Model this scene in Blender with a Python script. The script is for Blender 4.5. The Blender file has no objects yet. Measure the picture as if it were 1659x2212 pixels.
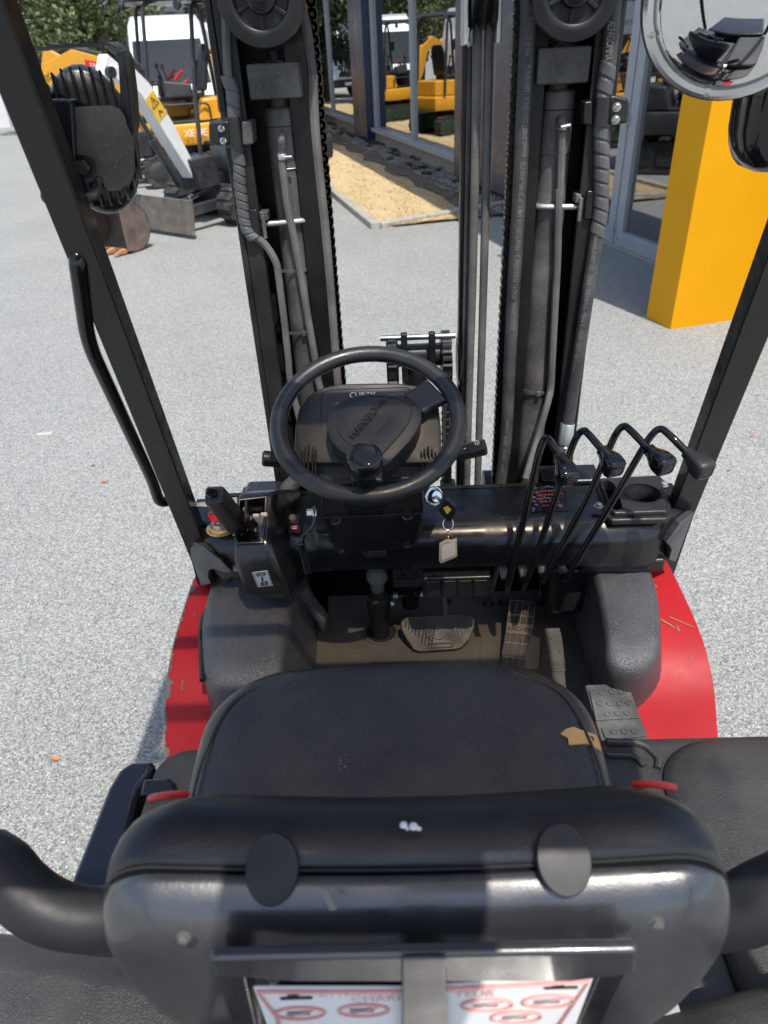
import bpy, bmesh, math, random
from mathutils import Vector, Matrix, Euler, Quaternion
random.seed(7)
scene = bpy.context.scene
COL = scene.collection
V3 = Vector
R = math.radians

# ---------------------------------------------------------------- camera
CAM_POS = V3((-0.04, 0.0, 2.0))
PITCH, YAW, ROLL = R(33.5), R(2.0), R(3.0)
FOCAL = 1534.0                                   # focal length in units of a 1659 x 2212 picture
_fh = V3((-math.sin(YAW), math.cos(YAW), 0)); _r0 = V3((math.cos(YAW), math.sin(YAW), 0))
_fw = _fh*math.cos(PITCH) + V3((0, 0, -math.sin(PITCH)))
_u0 = _r0.cross(_fw)
_rt = _r0*math.cos(ROLL) - _u0*math.sin(ROLL)
_up = _u0*math.cos(ROLL) + _r0*math.sin(ROLL)
cam_data = bpy.data.cameras.new('camera')
cam = bpy.data.objects.new('camera', cam_data); COL.objects.link(cam)
m = Matrix((_rt, _up, -_fw)).transposed().to_4x4(); m.translation = CAM_POS
cam.matrix_world = m
cam_data.sensor_fit = 'VERTICAL'; cam_data.sensor_height = 36.0; cam_data.sensor_width = 27.0
cam_data.lens = 36.0*FOCAL/2212.0
cam_data.clip_start = 0.05; cam_data.clip_end = 900
cam_data.dof.use_dof = True; cam_data.dof.focus_distance = 1.4; cam_data.dof.aperture_fstop = 6.6
scene.camera = cam

# ---------------------------------------------------------------- daylight
SUN_EL = R(65); SUN_H = V3((0.397, -0.918, 0)).normalized()
SUNV = SUN_H*math.cos(SUN_EL) + V3((0, 0, math.sin(SUN_EL)))
world = bpy.data.worlds.new('World'); scene.world = world; world.use_nodes = True
nt = world.node_tree
sky = nt.nodes.new('ShaderNodeTexSky'); sky.sky_type = 'NISHITA'; sky.sun_disc = False
sky.sun_elevation = SUN_EL; sky.sun_rotation = math.atan2(SUN_H.x, SUN_H.y); sky.dust_density = 1.5; sky.air_density = 1.0
bg = nt.nodes['Background']; bg.inputs['Strength'].default_value = 0.15
nt.links.new(sky.outputs[0], bg.inputs['Color'])
sun_d = bpy.data.lights.new('sun', 'SUN'); sun_d.energy = 3.4; sun_d.angle = R(0.53); sun_d.color = (1.0, 0.95, 0.87)
sun = bpy.data.objects.new('sun', sun_d); COL.objects.link(sun)
sun.location = (6, -7, 20); sun.rotation_euler = SUNV.to_track_quat('Z', 'Y').to_euler()
vs = scene.view_settings
vs.view_transform = 'Standard'; vs.look = 'None'; vs.gamma = 1.0; vs.use_curve_mapping = False
vs.exposure = 0.70
scene.render.engine = 'CYCLES'
cy = scene.cycles
cy.max_bounces = 8; cy.diffuse_bounces = 4; cy.glossy_bounces = 5; cy.transparent_max_bounces = 12
cy.use_denoising = True
cy.sample_clamp_indirect = 6.0

# ---------------------------------------------------------------- measuring helpers: a sight line meets a real plane
def ray(u, v):
    return _rt*((u-829.5)/FOCAL) - _up*((v-1106)/FOCAL) + _fw
def at(u, v, x=None, y=None, z=None):
    d = ray(u, v); i, t = (0, x) if x is not None else (1, y) if y is not None else (2, z)
    return CAM_POS + d*((t - CAM_POS[i])/d[i])
def hit(u, v, p, n):
    d = ray(u, v); return CAM_POS + d*((V3(p)-CAM_POS).dot(n)/d.dot(n))

# ---------------------------------------------------------------- mesh builder
def fillet(pts, r, n=6):
    pts = [V3(p) for p in pts]; out = [pts[0]]
    for i in range(1, len(pts)-1):
        a, b, c = pts[i-1], pts[i], pts[i+1]
        d1 = (a-b); d2 = (c-b); q = min(r, d1.length*.49, d2.length*.49)
        p0 = b+d1.normalized()*q; p2 = b+d2.normalized()*q
        for k in range(n+1):
            t = k/n; out.append(p0*(1-t)**2 + b*2*t*(1-t) + p2*t*t)
    out.append(pts[-1]); return out
def curve(pts, n=8):
    pts = [V3(p) for p in pts]; P = [pts[0]*2-pts[1]] + pts + [pts[-1]*2-pts[-2]]; out = []
    for i in range(1, len(P)-2):
        a, b, c, d = P[i-1:i+3]
        for k in range(n):
            t = k/n
            out.append(.5*((2*b)+(c-a)*t+(2*a-5*b+4*c-d)*t*t+(3*b-a-3*c+d)*t**3))
    out.append(pts[-1]); return out
def frame_of(ax):
    ax = V3(ax).normalized(); t = V3((0, 0, 1)) if abs(ax.z) < .9 else V3((1, 0, 0))
    e1 = t.cross(ax).normalized(); return e1, ax.cross(e1), ax
def rrect(w, h, r, n=5):
    r = min(r, w/2-1e-5, h/2-1e-5); out = []
    for cx, cy_, a0 in ((w/2-r, h/2-r, 0), (-w/2+r, h/2-r, 90), (-w/2+r, -h/2+r, 180), (w/2-r, -h/2+r, 270)):
        for k in range(n+1):
            a = R(a0+90*k/n); out.append((cx+r*math.cos(a), cy_+r*math.sin(a)))
    return out

class MB:
    def __init__(s): s.bm = bmesh.new()
    def vs(s, pts): return [s.bm.verts.new(V3(p)) for p in pts]
    def face(s, vs_):
        try: return s.bm.faces.new(vs_)
        except ValueError: return None
    def poly(s, pts): s.face(s.vs(pts)); return s
    def box(s, c, size, rot=None):
        M = rot.to_matrix() if isinstance(rot, (Euler, Quaternion)) else rot if rot is not None else Matrix.Identity(3)
        c = V3(c); v = []
        for sx in (-.5, .5):
            for sy in (-.5, .5):
                for sz in (-.5, .5): v.append(s.bm.verts.new(c + M @ V3((sx*size[0], sy*size[1], sz*size[2]))))
        for f in ((0,1,3,2),(4,6,7,5),(0,4,5,1),(2,3,7,6),(0,2,6,4),(1,5,7,3)): s.face([v[i] for i in f])
        return s
    def span(s, a, b):
        a, b = V3(a), V3(b); return s.box((a+b)/2, [abs(b[i]-a[i]) for i in range(3)])
    def bar(s, p0, p1, w, h, side=(1, 0, 0)):
        p0, p1 = V3(p0), V3(p1); ax = (p1-p0).normalized(); e = V3(side); e = (e-ax*e.dot(ax)).normalized(); f = ax.cross(e)
        return s.box((p0+p1)/2, (w, h, (p1-p0).length), Matrix((e, f, ax)).transposed())
    def loft(s, rings, cap0=True, cap1=True, closed=True):
        L = [s.vs(r) for r in rings]
        for a, b in zip(L, L[1:]):
            n = len(a)
            for i in range(n if closed else n-1): s.face((a[i], a[(i+1) % n], b[(i+1) % n], b[i]))
        if cap0: s.face(L[0][::-1])
        if cap1: s.face(L[-1])
        return s
    def prism(s, pts, vec):
        pts = [V3(p) for p in pts]; vec = V3(vec); return s.loft([pts, [p+vec for p in pts]])
    def cyl(s, p0, p1, r0, r1=None, n=16, caps=True):
        p0, p1 = V3(p0), V3(p1); r1 = r0 if r1 is None else r1; e1, e2, ax = frame_of(p1-p0)
        ring = lambda p, r: [p+(e1*math.cos(2*math.pi*k/n)+e2*math.sin(2*math.pi*k/n))*r for k in range(n)]
        return s.loft([ring(p0, r0), ring(p1, r1)], caps, caps)
    def lathe(s, o, ax, prof, n=24, caps=True):
        o = V3(o); e1, e2, ax = frame_of(ax)
        rings = [[o+ax*h+(e1*math.cos(2*math.pi*k/n)+e2*math.sin(2*math.pi*k/n))*max(r, 1e-5) for k in range(n)] for r, h in prof]
        return s.loft(rings, caps, caps)
    def tube(s, pts, r, n=10, closed=False, caps=True, flat=None):
        pts = [V3(p) for p in pts]; N = len(pts); rr = r if isinstance(r, (list, tuple)) else [r]*N
        rings = []; e1 = None
        for i, p in enumerate(pts):
            t = (pts[(i+1) % N]-pts[i-1]) if (closed or 0 < i < N-1) else (pts[1]-pts[0] if i == 0 else pts[-1]-pts[-2])
            t.normalize()
            if e1 is None: e1 = frame_of(t)[0]
            e1 = (e1-t*e1.dot(t)).normalized(); e2 = t.cross(e1)
            rings.append([p+(e1*math.cos(2*math.pi*k/n)+e2*math.sin(2*math.pi*k/n))*rr[i] for k in range(n)])
        if closed: rings.append(rings[0]); L = [s.vs(q) for q in rings[:-1]]; L.append(L[0])
        else: L = [s.vs(q) for q in rings]
        for a, b in zip(L, L[1:]):
            for i in range(n): s.face((a[i], a[(i+1) % n], b[(i+1) % n], b[i]))
        if caps and not closed: s.face(L[0][::-1]); s.face(L[-1])
        return s
    def sphere(s, c, r, n=12, sc=(1, 1, 1)):
        c = V3(c); rings = []
        for j in range(1, n//2):
            a = math.pi*j/(n//2)
            rings.append([c+V3((math.sin(a)*math.cos(2*math.pi*k/n)*sc[0], math.sin(a)*math.sin(2*math.pi*k/n)*sc[1], -math.cos(a)*sc[2]))*r for k in range(n)])
        return s.loft(rings)
    def sheet(s, rows):
        L = [s.vs(r) for r in rows]
        for a, b in zip(L, L[1:]):
            for i in range(len(a)-1): s.face((a[i], a[i+1], b[i+1], b[i]))
        return s
    def bolt(s, p, ax, r=.008, h=.006):
        s.lathe(p, ax, [(r*1.35, 0), (r*1.35, h*.25)], 14); s.lathe(V3(p)+V3(ax).normalized()*h*.25, ax, [(r, 0), (r, h), (r*.8, h*1.15)], 6)
        return s
    def mesh(s, name):
        bmesh.ops.recalc_face_normals(s.bm, faces=s.bm.faces)
        me = bpy.data.meshes.new(name); s.bm.to_mesh(me); s.bm.free(); return me
    def build(s, name, mt, parent=None, bevel=0, seg=2, smooth=True, sharp=38, sub=0, label=None, solid=0, recalc=True):
        bm = s.bm
        if recalc: bmesh.ops.recalc_face_normals(bm, faces=bm.faces)
        if smooth:
            th = R(sharp)
            for f in bm.faces: f.smooth = True
            if not bevel:
                for e in bm.edges:
                    if len(e.link_faces) == 2 and e.calc_face_angle(0) > th: e.smooth = False
        me = bpy.data.meshes.new(name); bm.to_mesh(me); bm.free()
        o = bpy.data.objects.new(name, me); COL.objects.link(o)
        for q in (mt if isinstance(mt, (list, tuple)) else [mt]): me.materials.append(q)
        if solid:
            md = o.modifiers.new('solid', 'SOLIDIFY'); md.thickness = solid; md.offset = 0
        if sub:
            md = o.modifiers.new('sub', 'SUBSURF'); md.levels = sub; md.render_levels = sub
        if bevel:
            md = o.modifiers.new('bevel', 'BEVEL'); md.width = bevel; md.segments = seg; md.limit_method = 'ANGLE'; md.angle_limit = R(30)
            md.harden_normals = smooth
        adopt(o, parent)
        if label: o['label'] = label
        return o
def adopt(o, parent):
    if parent is not None:
        o.parent = parent; o.matrix_parent_inverse = full(parent).inverted()
def full(o):
    return (full(o.parent) @ o.matrix_parent_inverse if o.parent else Matrix.Identity(4)) @ o.matrix_basis
def thing(name, label, cat, loc=(0, 0, 0), rz=0, group=None):
    o = bpy.data.objects.new(name, None); COL.objects.link(o); o.location = loc; o.rotation_euler = (0, 0, rz); o.empty_display_size = .1
    return tag(o, label, cat, group)
def tag(o, label, cat, group=None):
    o['label'] = label; o['category'] = cat
    if group: o['group'] = group
    return o
def kind(o, k): o['kind'] = k; return o
def copy_tree(o, parent=None):
    c = o.copy(); COL.objects.link(c); c.parent = parent
    for ch in list(o.children): copy_tree(ch, c)
    return c
def rpoly(pts, r, n=4, N=48):
    """closed outline with rounded corners, resampled to N points from its first corner"""
    pts = [V3(p) for p in pts]; k = len(pts); out = []
    for i in range(k):
        a, b, c = pts[i-1], pts[i], pts[(i+1) % k]; d1 = a-b; d2 = c-b
        q = min(r if not isinstance(r, list) else r[i], d1.length*.48, d2.length*.48)
        p0 = b+d1.normalized()*q; p2 = b+d2.normalized()*q
        for j in range(n+1): t = j/n; out.append(p0*(1-t)**2+b*2*t*(1-t)+p2*t*t)
    L = [0]
    for a, b in zip(out, out[1:]+out[:1]): L.append(L[-1]+(b-a).length)
    res = []; j = 0
    for i in range(N):
        d = L[-1]*i/N
        while L[j+1] < d: j += 1
        t = (d-L[j])/max(1e-9, L[j+1]-L[j]); res.append(out[j].lerp(out[(j+1) % len(out)], t))
    return res
def cut(o, mb):
    """cut a solid out of a finished mesh"""
    bmesh.ops.recalc_face_normals(mb.bm, faces=mb.bm.faces); me = bpy.data.meshes.new('cutter'); mb.bm.to_mesh(me); mb.bm.free()
    c = bpy.data.objects.new('cutter', me); COL.objects.link(c)
    md = o.modifiers.new('cut', 'BOOLEAN'); md.operation = 'DIFFERENCE'; md.object = c; md.solver = 'EXACT'
    bpy.context.view_layer.update()
    new = bpy.data.meshes.new_from_object(o.evaluated_get(bpy.context.evaluated_depsgraph_get()))
    o.modifiers.clear(); o.data = new; bpy.data.objects.remove(c); return o
def text(name, body, o, ex, ey, size, mt, parent=None, depth=0.0, align='CENTER', sx=1.0, lift=.0006, spacing=1.0):
    cu = bpy.data.curves.new(name, 'FONT'); cu.body = body; cu.size = size; cu.align_x = align; cu.align_y = 'CENTER'
    cu.extrude = depth; cu.resolution_u = 3; cu.space_character = spacing
    tmp = bpy.data.objects.new('tmp_text', cu); COL.objects.link(tmp)
    bpy.context.view_layer.update()
    me = bpy.data.meshes.new_from_object(tmp.evaluated_get(bpy.context.evaluated_depsgraph_get()))
    bpy.data.objects.remove(tmp); bpy.data.curves.remove(cu)
    ex = V3(ex).normalized(); ey = V3(ey); ey = (ey-ex*ey.dot(ex)).normalized(); n = ex.cross(ey)
    M = Matrix((ex*sx, ey, n)).transposed().to_4x4(); M.translation = V3(o)+n*(lift+depth)
    me.transform(M); me.materials.clear(); me.materials.append(mt); me.name = name
    ob = bpy.data.objects.new(name, me); COL.objects.link(ob); adopt(ob, parent); return ob

# ---------------------------------------------------------------- materials
def _n(nt, t, **kw):
    nd = nt.nodes.new(t)
    for k, v in kw.items(): setattr(nd, k, v)
    return nd
def mat(name, col, rough=.5, metal=0.0, vary=.25, vscale=9.0, bump=None, dust=None, spec=.5, coat=0, wear=None, leather=None, aniso=None, rvar=.12):
    """base colour with slow variation, fine relief, optional dust speckle / chipped wear"""
    mt = bpy.data.materials.new(name); mt.use_nodes = True; nt = mt.node_tree; b = nt.nodes['Principled BSDF']
    b.inputs['Metallic'].default_value = metal; b.inputs['Specular IOR Level'].default_value = spec
    if coat: b.inputs['Coat Weight'].default_value = coat; b.inputs['Coat Roughness'].default_value = .08
    tc = _n(nt, 'ShaderNodeTexCoord').outputs['Object']; L = nt.links.new
    n1 = _n(nt, 'ShaderNodeTexNoise'); n1.inputs['Scale'].default_value = vscale; n1.inputs['Detail'].default_value = 6; L(tc, n1.inputs['Vector'])
    mr = _n(nt, 'ShaderNodeMapRange'); mr.inputs['From Min'].default_value = .3; mr.inputs['From Max'].default_value = .7
    mr.inputs['To Min'].default_value = 1-vary; mr.inputs['To Max'].default_value = 1+vary; L(n1.outputs['Fac'], mr.inputs['Value'])
    mx = _n(nt, 'ShaderNodeMix', data_type='RGBA', blend_type='MULTIPLY'); mx.inputs['Factor'].default_value = 1
    mx.inputs['A'].default_value = (*col, 1); L(mr.outputs[0], mx.inputs['B']); cur = mx.outputs['Result']
    rr = _n(nt, 'ShaderNodeMapRange'); rr.inputs['From Min'].default_value = .3; rr.inputs['From Max'].default_value = .7
    rr.inputs['To Min'].default_value = max(.02, rough-rvar); rr.inputs['To Max'].default_value = min(1, rough+rvar)
    n2 = _n(nt, 'ShaderNodeTexNoise'); n2.inputs['Scale'].default_value = vscale*2.7; n2.inputs['Detail'].default_value = 5; L(tc, n2.inputs['Vector'])
    L(n2.outputs['Fac'], rr.inputs['Value']); rcur = rr.outputs[0]
    def layer(cur, rcur, fac, c2, r2):
        k = _n(nt, 'ShaderNodeMix', data_type='RGBA'); L(fac, k.inputs['Factor']); L(cur, k.inputs['A']); k.inputs['B'].default_value = (*c2, 1)
        q = _n(nt, 'ShaderNodeMix', data_type='FLOAT'); L(fac, q.inputs['Factor']); L(rcur, q.inputs['A']); q.inputs['B'].default_value = r2
        return k.outputs['Result'], q.outputs['Result']
    if dust:                                        # (amount, colour, patch scale): soft film in patches plus bright grains
        amt, dc, ds = dust
        a = _n(nt, 'ShaderNodeTexNoise'); a.inputs['Scale'].default_value = ds; a.inputs['Detail'].default_value = 8; a.inputs['Roughness'].default_value = .65; L(tc, a.inputs['Vector'])
        f = _n(nt, 'ShaderNodeMapRange'); f.inputs['From Min'].default_value = .42; f.inputs['From Max'].default_value = .72; f.inputs['To Max'].default_value = amt; L(a.outputs['Fac'], f.inputs['Value'])
        cur, rcur = layer(cur, rcur, f.outputs[0], dc, .85)
        g = _n(nt, 'ShaderNodeTexNoise'); g.inputs['Scale'].default_value = 420; g.inputs['Detail'].default_value = 2; L(tc, g.inputs['Vector'])
        h = _n(nt, 'ShaderNodeMapRange'); h.inputs['From Min'].default_value = .66; h.inputs['From Max'].default_value = .74; h.inputs['To Max'].default_value = min(1, amt*1.2); L(g.outputs['Fac'], h.inputs['Value'])
        cur, rcur = layer(cur, rcur, h.outputs[0], tuple(min(1, x*1.5) for x in dc), .9)
    if wear:                                        # (threshold, colour, scale)
        th, wc, ws = wear
        a = _n(nt, 'ShaderNodeTexNoise'); a.inputs['Scale'].default_value = ws; a.inputs['Detail'].default_value = 9; a.inputs['Roughness'].default_value = .7; L(tc, a.inputs['Vector'])
        f = _n(nt, 'ShaderNodeMapRange'); f.inputs['From Min'].default_value = th; f.inputs['From Max'].default_value = th+.02; L(a.outputs['Fac'], f.inputs['Value'])
        cur, rcur = layer(cur, rcur, f.outputs[0], wc, .8)
    L(cur, b.inputs['Base Color']); L(rcur, b.inputs['Roughness'])
    if bump or leather:
        bp = _n(nt, 'ShaderNodeBump')
        if leather:
            sc, st = leather; vo = _n(nt, 'ShaderNodeTexVoronoi', feature='SMOOTH_F1'); vo.inputs['Scale'].default_value = sc; L(tc, vo.inputs['Vector'])
            nz = _n(nt, 'ShaderNodeTexNoise'); nz.inputs['Scale'].default_value = 6; nz.inputs['Detail'].default_value = 3; L(tc, nz.inputs['Vector'])
            ad = _n(nt, 'ShaderNodeMath', operation='MULTIPLY_ADD'); L(nz.outputs['Fac'], ad.inputs[0]); ad.inputs[1].default_value = 3.0; L(vo.outputs['Distance'], ad.inputs[2])
            L(ad.outputs[0], bp.inputs['Height'])
        else:
            sc, st = bump; nz = _n(nt, 'ShaderNodeTexNoise'); nz.inputs['Scale'].default_value = sc; nz.inputs['Detail'].default_value = 3; L(tc, nz.inputs['Vector']); L(nz.outputs['Fac'], bp.inputs['Height'])
        bp.inputs['Strength'].default_value = st; bp.inputs['Distance'].default_value = .002
        L(bp.outputs[0], b.inputs['Normal'])
    return mt
def glow(name, col, s):
    mt = bpy.data.materials.new(name); mt.use_nodes = True; b = mt.node_tree.nodes['Principled BSDF']
    b.inputs['Emission Color'].default_value = (*col, 1); b.inputs['Emission Strength'].default_value = s; return mt

DUST = (.30, .27, .23)
M = {}
M['plastic'] = mat('black_plastic', (.015, .015, .0155), .40, bump=(700, .25), dust=(.05, DUST, 5))
M['plastic_s'] = mat('smooth_black_plastic', (.013, .013, .014), .28, vary=.1, dust=(.02, DUST, 6))
M['paint'] = mat('black_paint', (.0095, .0095, .0105), .24, vary=.12, bump=(60, .02), dust=(.03, DUST, 7))
M['paint_d'] = mat('dark_grey_paint', (.032, .033, .036), .4, bump=(300, .05), dust=(.03, DUST, 5))
M['gloss'] = mat('gloss_black', (.008, .008, .009), .09, vary=.1, rvar=.04)
M['mast'] = mat('dusty_mast_paint', (.0075, .0075, .008), .42, spec=.4, bump=(250, .2), dust=(.07, DUST, 6), wear=(.76, (.16, .12, .08), 14))
M['mast_dk'] = mat('oily_mast_steel', (.006, .006, .006), .32, spec=.35, dust=(.02, DUST, 9))
M['cyl'] = mat('dusty_cylinder', (.055, .053, .050), .52, bump=(180, .25), dust=(.7, (.24, .225, .205), 6))
M['hose'] = mat('rubber_hose', (.030, .030, .030), .62, bump=(500, .3), dust=(.30, (.23, .22, .20), 11))
M['hose_g'] = mat('dusty_grey_hose', (.095, .091, .086), .68, bump=(400, .3), dust=(.5, (.22, .21, .19), 14))
M['wrap'] = mat('spiral_wrap_plastic', (.070, .070, .072), .42, dust=(.3, (.2, .19, .18), 12))
M['chain'] = mat('oily_chain', (.05, .048, .045), .25, metal=.8, dust=(.12, (.1, .08, .06), 20))
M['steel'] = mat('bright_steel', (.62, .62, .60), .22, metal=1.0, vary=.12, wear=(.66, (.32, .27, .22), 60))
M['zinc'] = mat('zinc_plate', (.62, .62, .59), .36, metal=.9, vary=.15, dust=(.2, (.4, .38, .34), 30))
M['leather'] = mat('black_vinyl', (.0125, .0135, .0165), .30, leather=(430, .36), dust=(.05, DUST, 3.5), vary=.2, rvar=.08)
M['vinyl'] = mat('smooth_black_vinyl', (.0135, .014, .016), .38, leather=(420, .12), dust=(.03, DUST, 5), vary=.15)
M['shell'] = mat('scuffed_seat_shell', (.0185, .0195, .023), .32, spec=1.0, coat=.4, bump=(500, .10), dust=(.06, (.3, .3, .3), 7))
M['mat_r'] = mat('rubber_floor_mat', (.066, .061, .053), .60, bump=(350, .15), dust=(.28, (.17, .145, .11), 4))
M['step_r'] = mat('worn_step_rubber', (.060, .060, .059), .7, bump=(300, .2), dust=(.45, (.24, .235, .225), 9))
M['pedal'] = mat('pedal_rubber', (.032, .031, .029), .55, dust=(.34, (.20, .165, .12), 9))
M['red'] = mat('red_truck_paint', (.33, .0115, .0155), .46, spec=.22, vary=.10, vscale=5, bump=(35, .05), wear=(.70, (.10, .08, .07), 23), dust=(.04, (.42, .15, .12), 6))
M['red_s'] = mat('red_plastic', (.60, .012, .012), .3, vary=.06)
M['boxcov'] = mat('grained_cover_plastic', (.050, .050, .053), .31, spec=1.0, bump=(520, 1.0), dust=(.06, DUST, 6), wear=(.79, (.16, .15, .14), 30))
M['hood'] = mat('grained_hood_plastic', (.030, .0295, .029), .44, bump=(480, .6), dust=(.12, (.26, .23, .19), 5))
M['navy'] = mat('dark_blue_black_gloss', (.010, .012, .022), .12, vary=.08, rvar=.05)
M['white'] = mat('white_print', (.78, .78, .76), .5, vary=.05)
M['print_g'] = mat('grey_print', (.17, .167, .16), .6, vary=.2)
M['cream'] = mat('aged_paper', (.62, .58, .50), .75, vary=.1)
M['orange_p'] = mat('orange_print', (.75, .17, .06), .55, vary=.1)
M['red_p'] = mat('red_print', (.62, .10, .09), .55, vary=.1)
M['blue_p'] = mat('blue_print', (.08, .16, .45), .5)
M['ink'] = mat('black_ink', (.012, .012, .012), .6, vary=.05)
M['gold'] = mat('brass_ring', (.50, .36, .14), .45, metal=.2, vary=.1)
M['yellow_p'] = mat('yellow_plastic', (.72, .45, .05), .45, vary=.06)
M['foam'] = mat('torn_tan_patch', (.26, .17, .075), .8, bump=(160, .5), vary=.25)
M['totem'] = mat('yellow_totem_paint', (.66, .295, .003), .45, vary=.04, vscale=2.0, bump=(12, .02), spec=.15)
M['plug'] = mat('satin_black_rubber', (.0135, .0135, .0145), .5, spec=.4, vary=.08)
M['pulley'] = mat('black_pulley_plastic', (.009, .009, .0095), .38, spec=.4, bump=(300, .1))
M['pedal_b'] = mat('tan_dusty_pedal', (.12, .095, .065), .7, vary=.25, vscale=25)
M['bracket_g'] = mat('satin_grey_plate', (.060, .062, .064), .45, vary=.1)

# ================================================================ ground
def gravel_material(name, ramp, scale=150.0):
    mt = bpy.data.materials.new(name); mt.use_nodes = True; nt = mt.node_tree; b = nt.nodes['Principled BSDF']; L = nt.links.new
    tc = _n(nt, 'ShaderNodeTexCoord').outputs['Object']
    vo = _n(nt, 'ShaderNodeTexVoronoi'); vo.inputs['Scale'].default_value = scale; vo.inputs['Randomness'].default_value = 1; L(tc, vo.inputs['Vector'])
    sep = _n(nt, 'ShaderNodeSeparateColor'); L(vo.outputs['Color'], sep.inputs[0])
    cr = _n(nt, 'ShaderNodeValToRGB'); cr.color_ramp.interpolation = 'CONSTANT'
    e = cr.color_ramp.elements; e[0].position = 0; e[0].color = (*ramp[0][1], 1); e[1].position = ramp[1][0]; e[1].color = (*ramp[1][1], 1)
    for p, c in ramp[2:]: k = e.new(p); k.color = (*c, 1)
    L(sep.outputs[0], cr.inputs[0])
    ed = _n(nt, 'ShaderNodeTexVoronoi', feature='DISTANCE_TO_EDGE'); ed.inputs['Scale'].default_value = scale; L(tc, ed.inputs['Vector'])
    gap = _n(nt, 'ShaderNodeMapRange'); gap.inputs['From Min'].default_value = .0; gap.inputs['From Max'].default_value = .09; gap.inputs['To Min'].default_value = .42; L(ed.outputs['Distance'], gap.inputs['Value'])
    big = _n(nt, 'ShaderNodeTexNoise'); big.inputs['Scale'].default_value = .9; big.inputs['Detail'].default_value = 7; L(tc, big.inputs['Vector'])
    bm_ = _n(nt, 'ShaderNodeMapRange'); bm_.inputs['From Min'].default_value = .3; bm_.inputs['From Max'].default_value = .7; bm_.inputs['To Min'].default_value = .95; bm_.inputs['To Max'].default_value = 1.06; L(big.outputs['Fac'], bm_.inputs['Value'])
    mu = _n(nt, 'ShaderNodeMath', operation='MULTIPLY'); L(gap.outputs[0], mu.inputs[0]); L(bm_.outputs[0], mu.inputs[1])
    mx = _n(nt, 'ShaderNodeMix', data_type='RGBA', blend_type='MULTIPLY'); mx.inputs['Factor'].default_value = 1; L(cr.outputs[0], mx.inputs['A']); L(mu.outputs[0], mx.inputs['B'])
    L(mx.outputs['Result'], b.inputs['Base Color']); b.inputs['Roughness'].default_value = .85; b.inputs['Specular IOR Level'].default_value = .3
    h = _n(nt, 'ShaderNodeMath', operation='MULTIPLY_ADD'); L(sep.outputs[1], h.inputs[0]); h.inputs[1].default_value = .5; L(ed.outputs['Distance'], h.inputs[2])
    bp = _n(nt, 'ShaderNodeBump'); bp.inputs['Strength'].default_value = .7; bp.inputs['Distance'].default_value = .006; L(h.outputs[0], bp.inputs['Height']); L(bp.outputs[0], b.inputs['Normal'])
    return mt
M['gravel'] = gravel_material('pale_stone_chippings', [(0, (.17, .180, .174)), (.14, (.25, .260, .250)), (.36, (.318, .326, .309)), (.60, (.378, .383, .358)), (.80, (.458, .459, .428)), (.94, (.37, .345, .29)), (.975, (.52, .515, .49))], 165)
M['gravel_d'] = gravel_material('mixed_river_gravel', [(0, (.12, .10, .085)), (.25, (.22, .19, .16)), (.5, (.32, .28, .24)), (.8, (.50, .46, .41))], 45)
g = MB(); N = 24
g.sheet([[(-220+440*i/N, -160+480*j/N, 0) for i in range(N+1)] for j in range(N+1)])
kind(g.build('ground', M['gravel'], smooth=False), 'structure')

# ---------------------------------------------------------------- line of the showroom front: s runs along it, p out of it towards the yard
FQ = V3((2.585, 7.5, 0)); FT = V3((-.26, .9656, 0)); FN = V3((-FT.y, FT.x, 0))     # FN points to the yard
def fp(s, p, z): return FQ + FT*s + FN*p + V3((0, 0, z))
FROT = Matrix((FT, FN, V3((0, 0, 1)))).transposed()
def fbox(mb, s0, s1, p0, p1, z0, z1): return mb.box(fp((s0+s1)/2, (p0+p1)/2, (z0+z1)/2), (abs(s1-s0), abs(p1-p0), abs(z1-z0)), FROT)

# dry grass strip
corner, kr = V3((-.289, 9.587, 0)), V3((.785, 10.22, 0))
mt = bpy.data.materials.new('dry_straw_turf'); mt.use_nodes = True; nt = mt.node_tree; b = nt.nodes['Principled BSDF']; L = nt.links.new
tc = _n(nt, 'ShaderNodeTexCoord').outputs['Object']
mp = _n(nt, 'ShaderNodeMapping'); mp.inputs['Rotation'].default_value = (0, 0, R(20)); mp.inputs['Scale'].default_value = (70, 220, 1); L(tc, mp.inputs[0])
n1 = _n(nt, 'ShaderNodeTexNoise'); n1.inputs['Scale'].default_value = 1.4; n1.inputs['Detail'].default_value = 8; n1.inputs['Roughness'].default_value = .7; L(mp.outputs[0], n1.inputs['Vector'])
cr = _n(nt, 'ShaderNodeValToRGB'); e = cr.color_ramp.elements; e[0].position = .3; e[0].color = (.33, .24, .12, 1); e[1].position = .62; e[1].color = (.62, .49, .28, 1); k = e.new(.47); k.color = (.50, .38, .20, 1)
L(n1.outputs['Fac'], cr.inputs[0])
n2 = _n(nt, 'ShaderNodeTexNoise'); n2.inputs['Scale'].default_value = 3.5; n2.inputs['Detail'].default_value = 7; L(tc, n2.inputs['Vector'])
f = _n(nt, 'ShaderNodeMapRange'); f.inputs['From Min'].default_value = .62; f.inputs['From Max'].default_value = .74; f.inputs['To Max'].default_value = .6; L(n2.outputs['Fac'], f.inputs['Value'])
mx = _n(nt, 'ShaderNodeMix', data_type='RGBA'); L(f.outputs[0], mx.inputs['Factor']); L(cr.outputs[0], mx.inputs['A']); mx.inputs['B'].default_value = (.13, .13, .04, 1)
L(mx.outputs['Result'], b.inputs['Base Color']); b.inputs['Roughness'].default_value = .9
bp = _n(nt, 'ShaderNodeBump'); bp.inputs['Strength'].default_value = .8; bp.inputs['Distance'].default_value = .008; L(n1.outputs['Fac'], bp.inputs['Height']); L(bp.outputs[0], b.inputs['Normal'])
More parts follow.
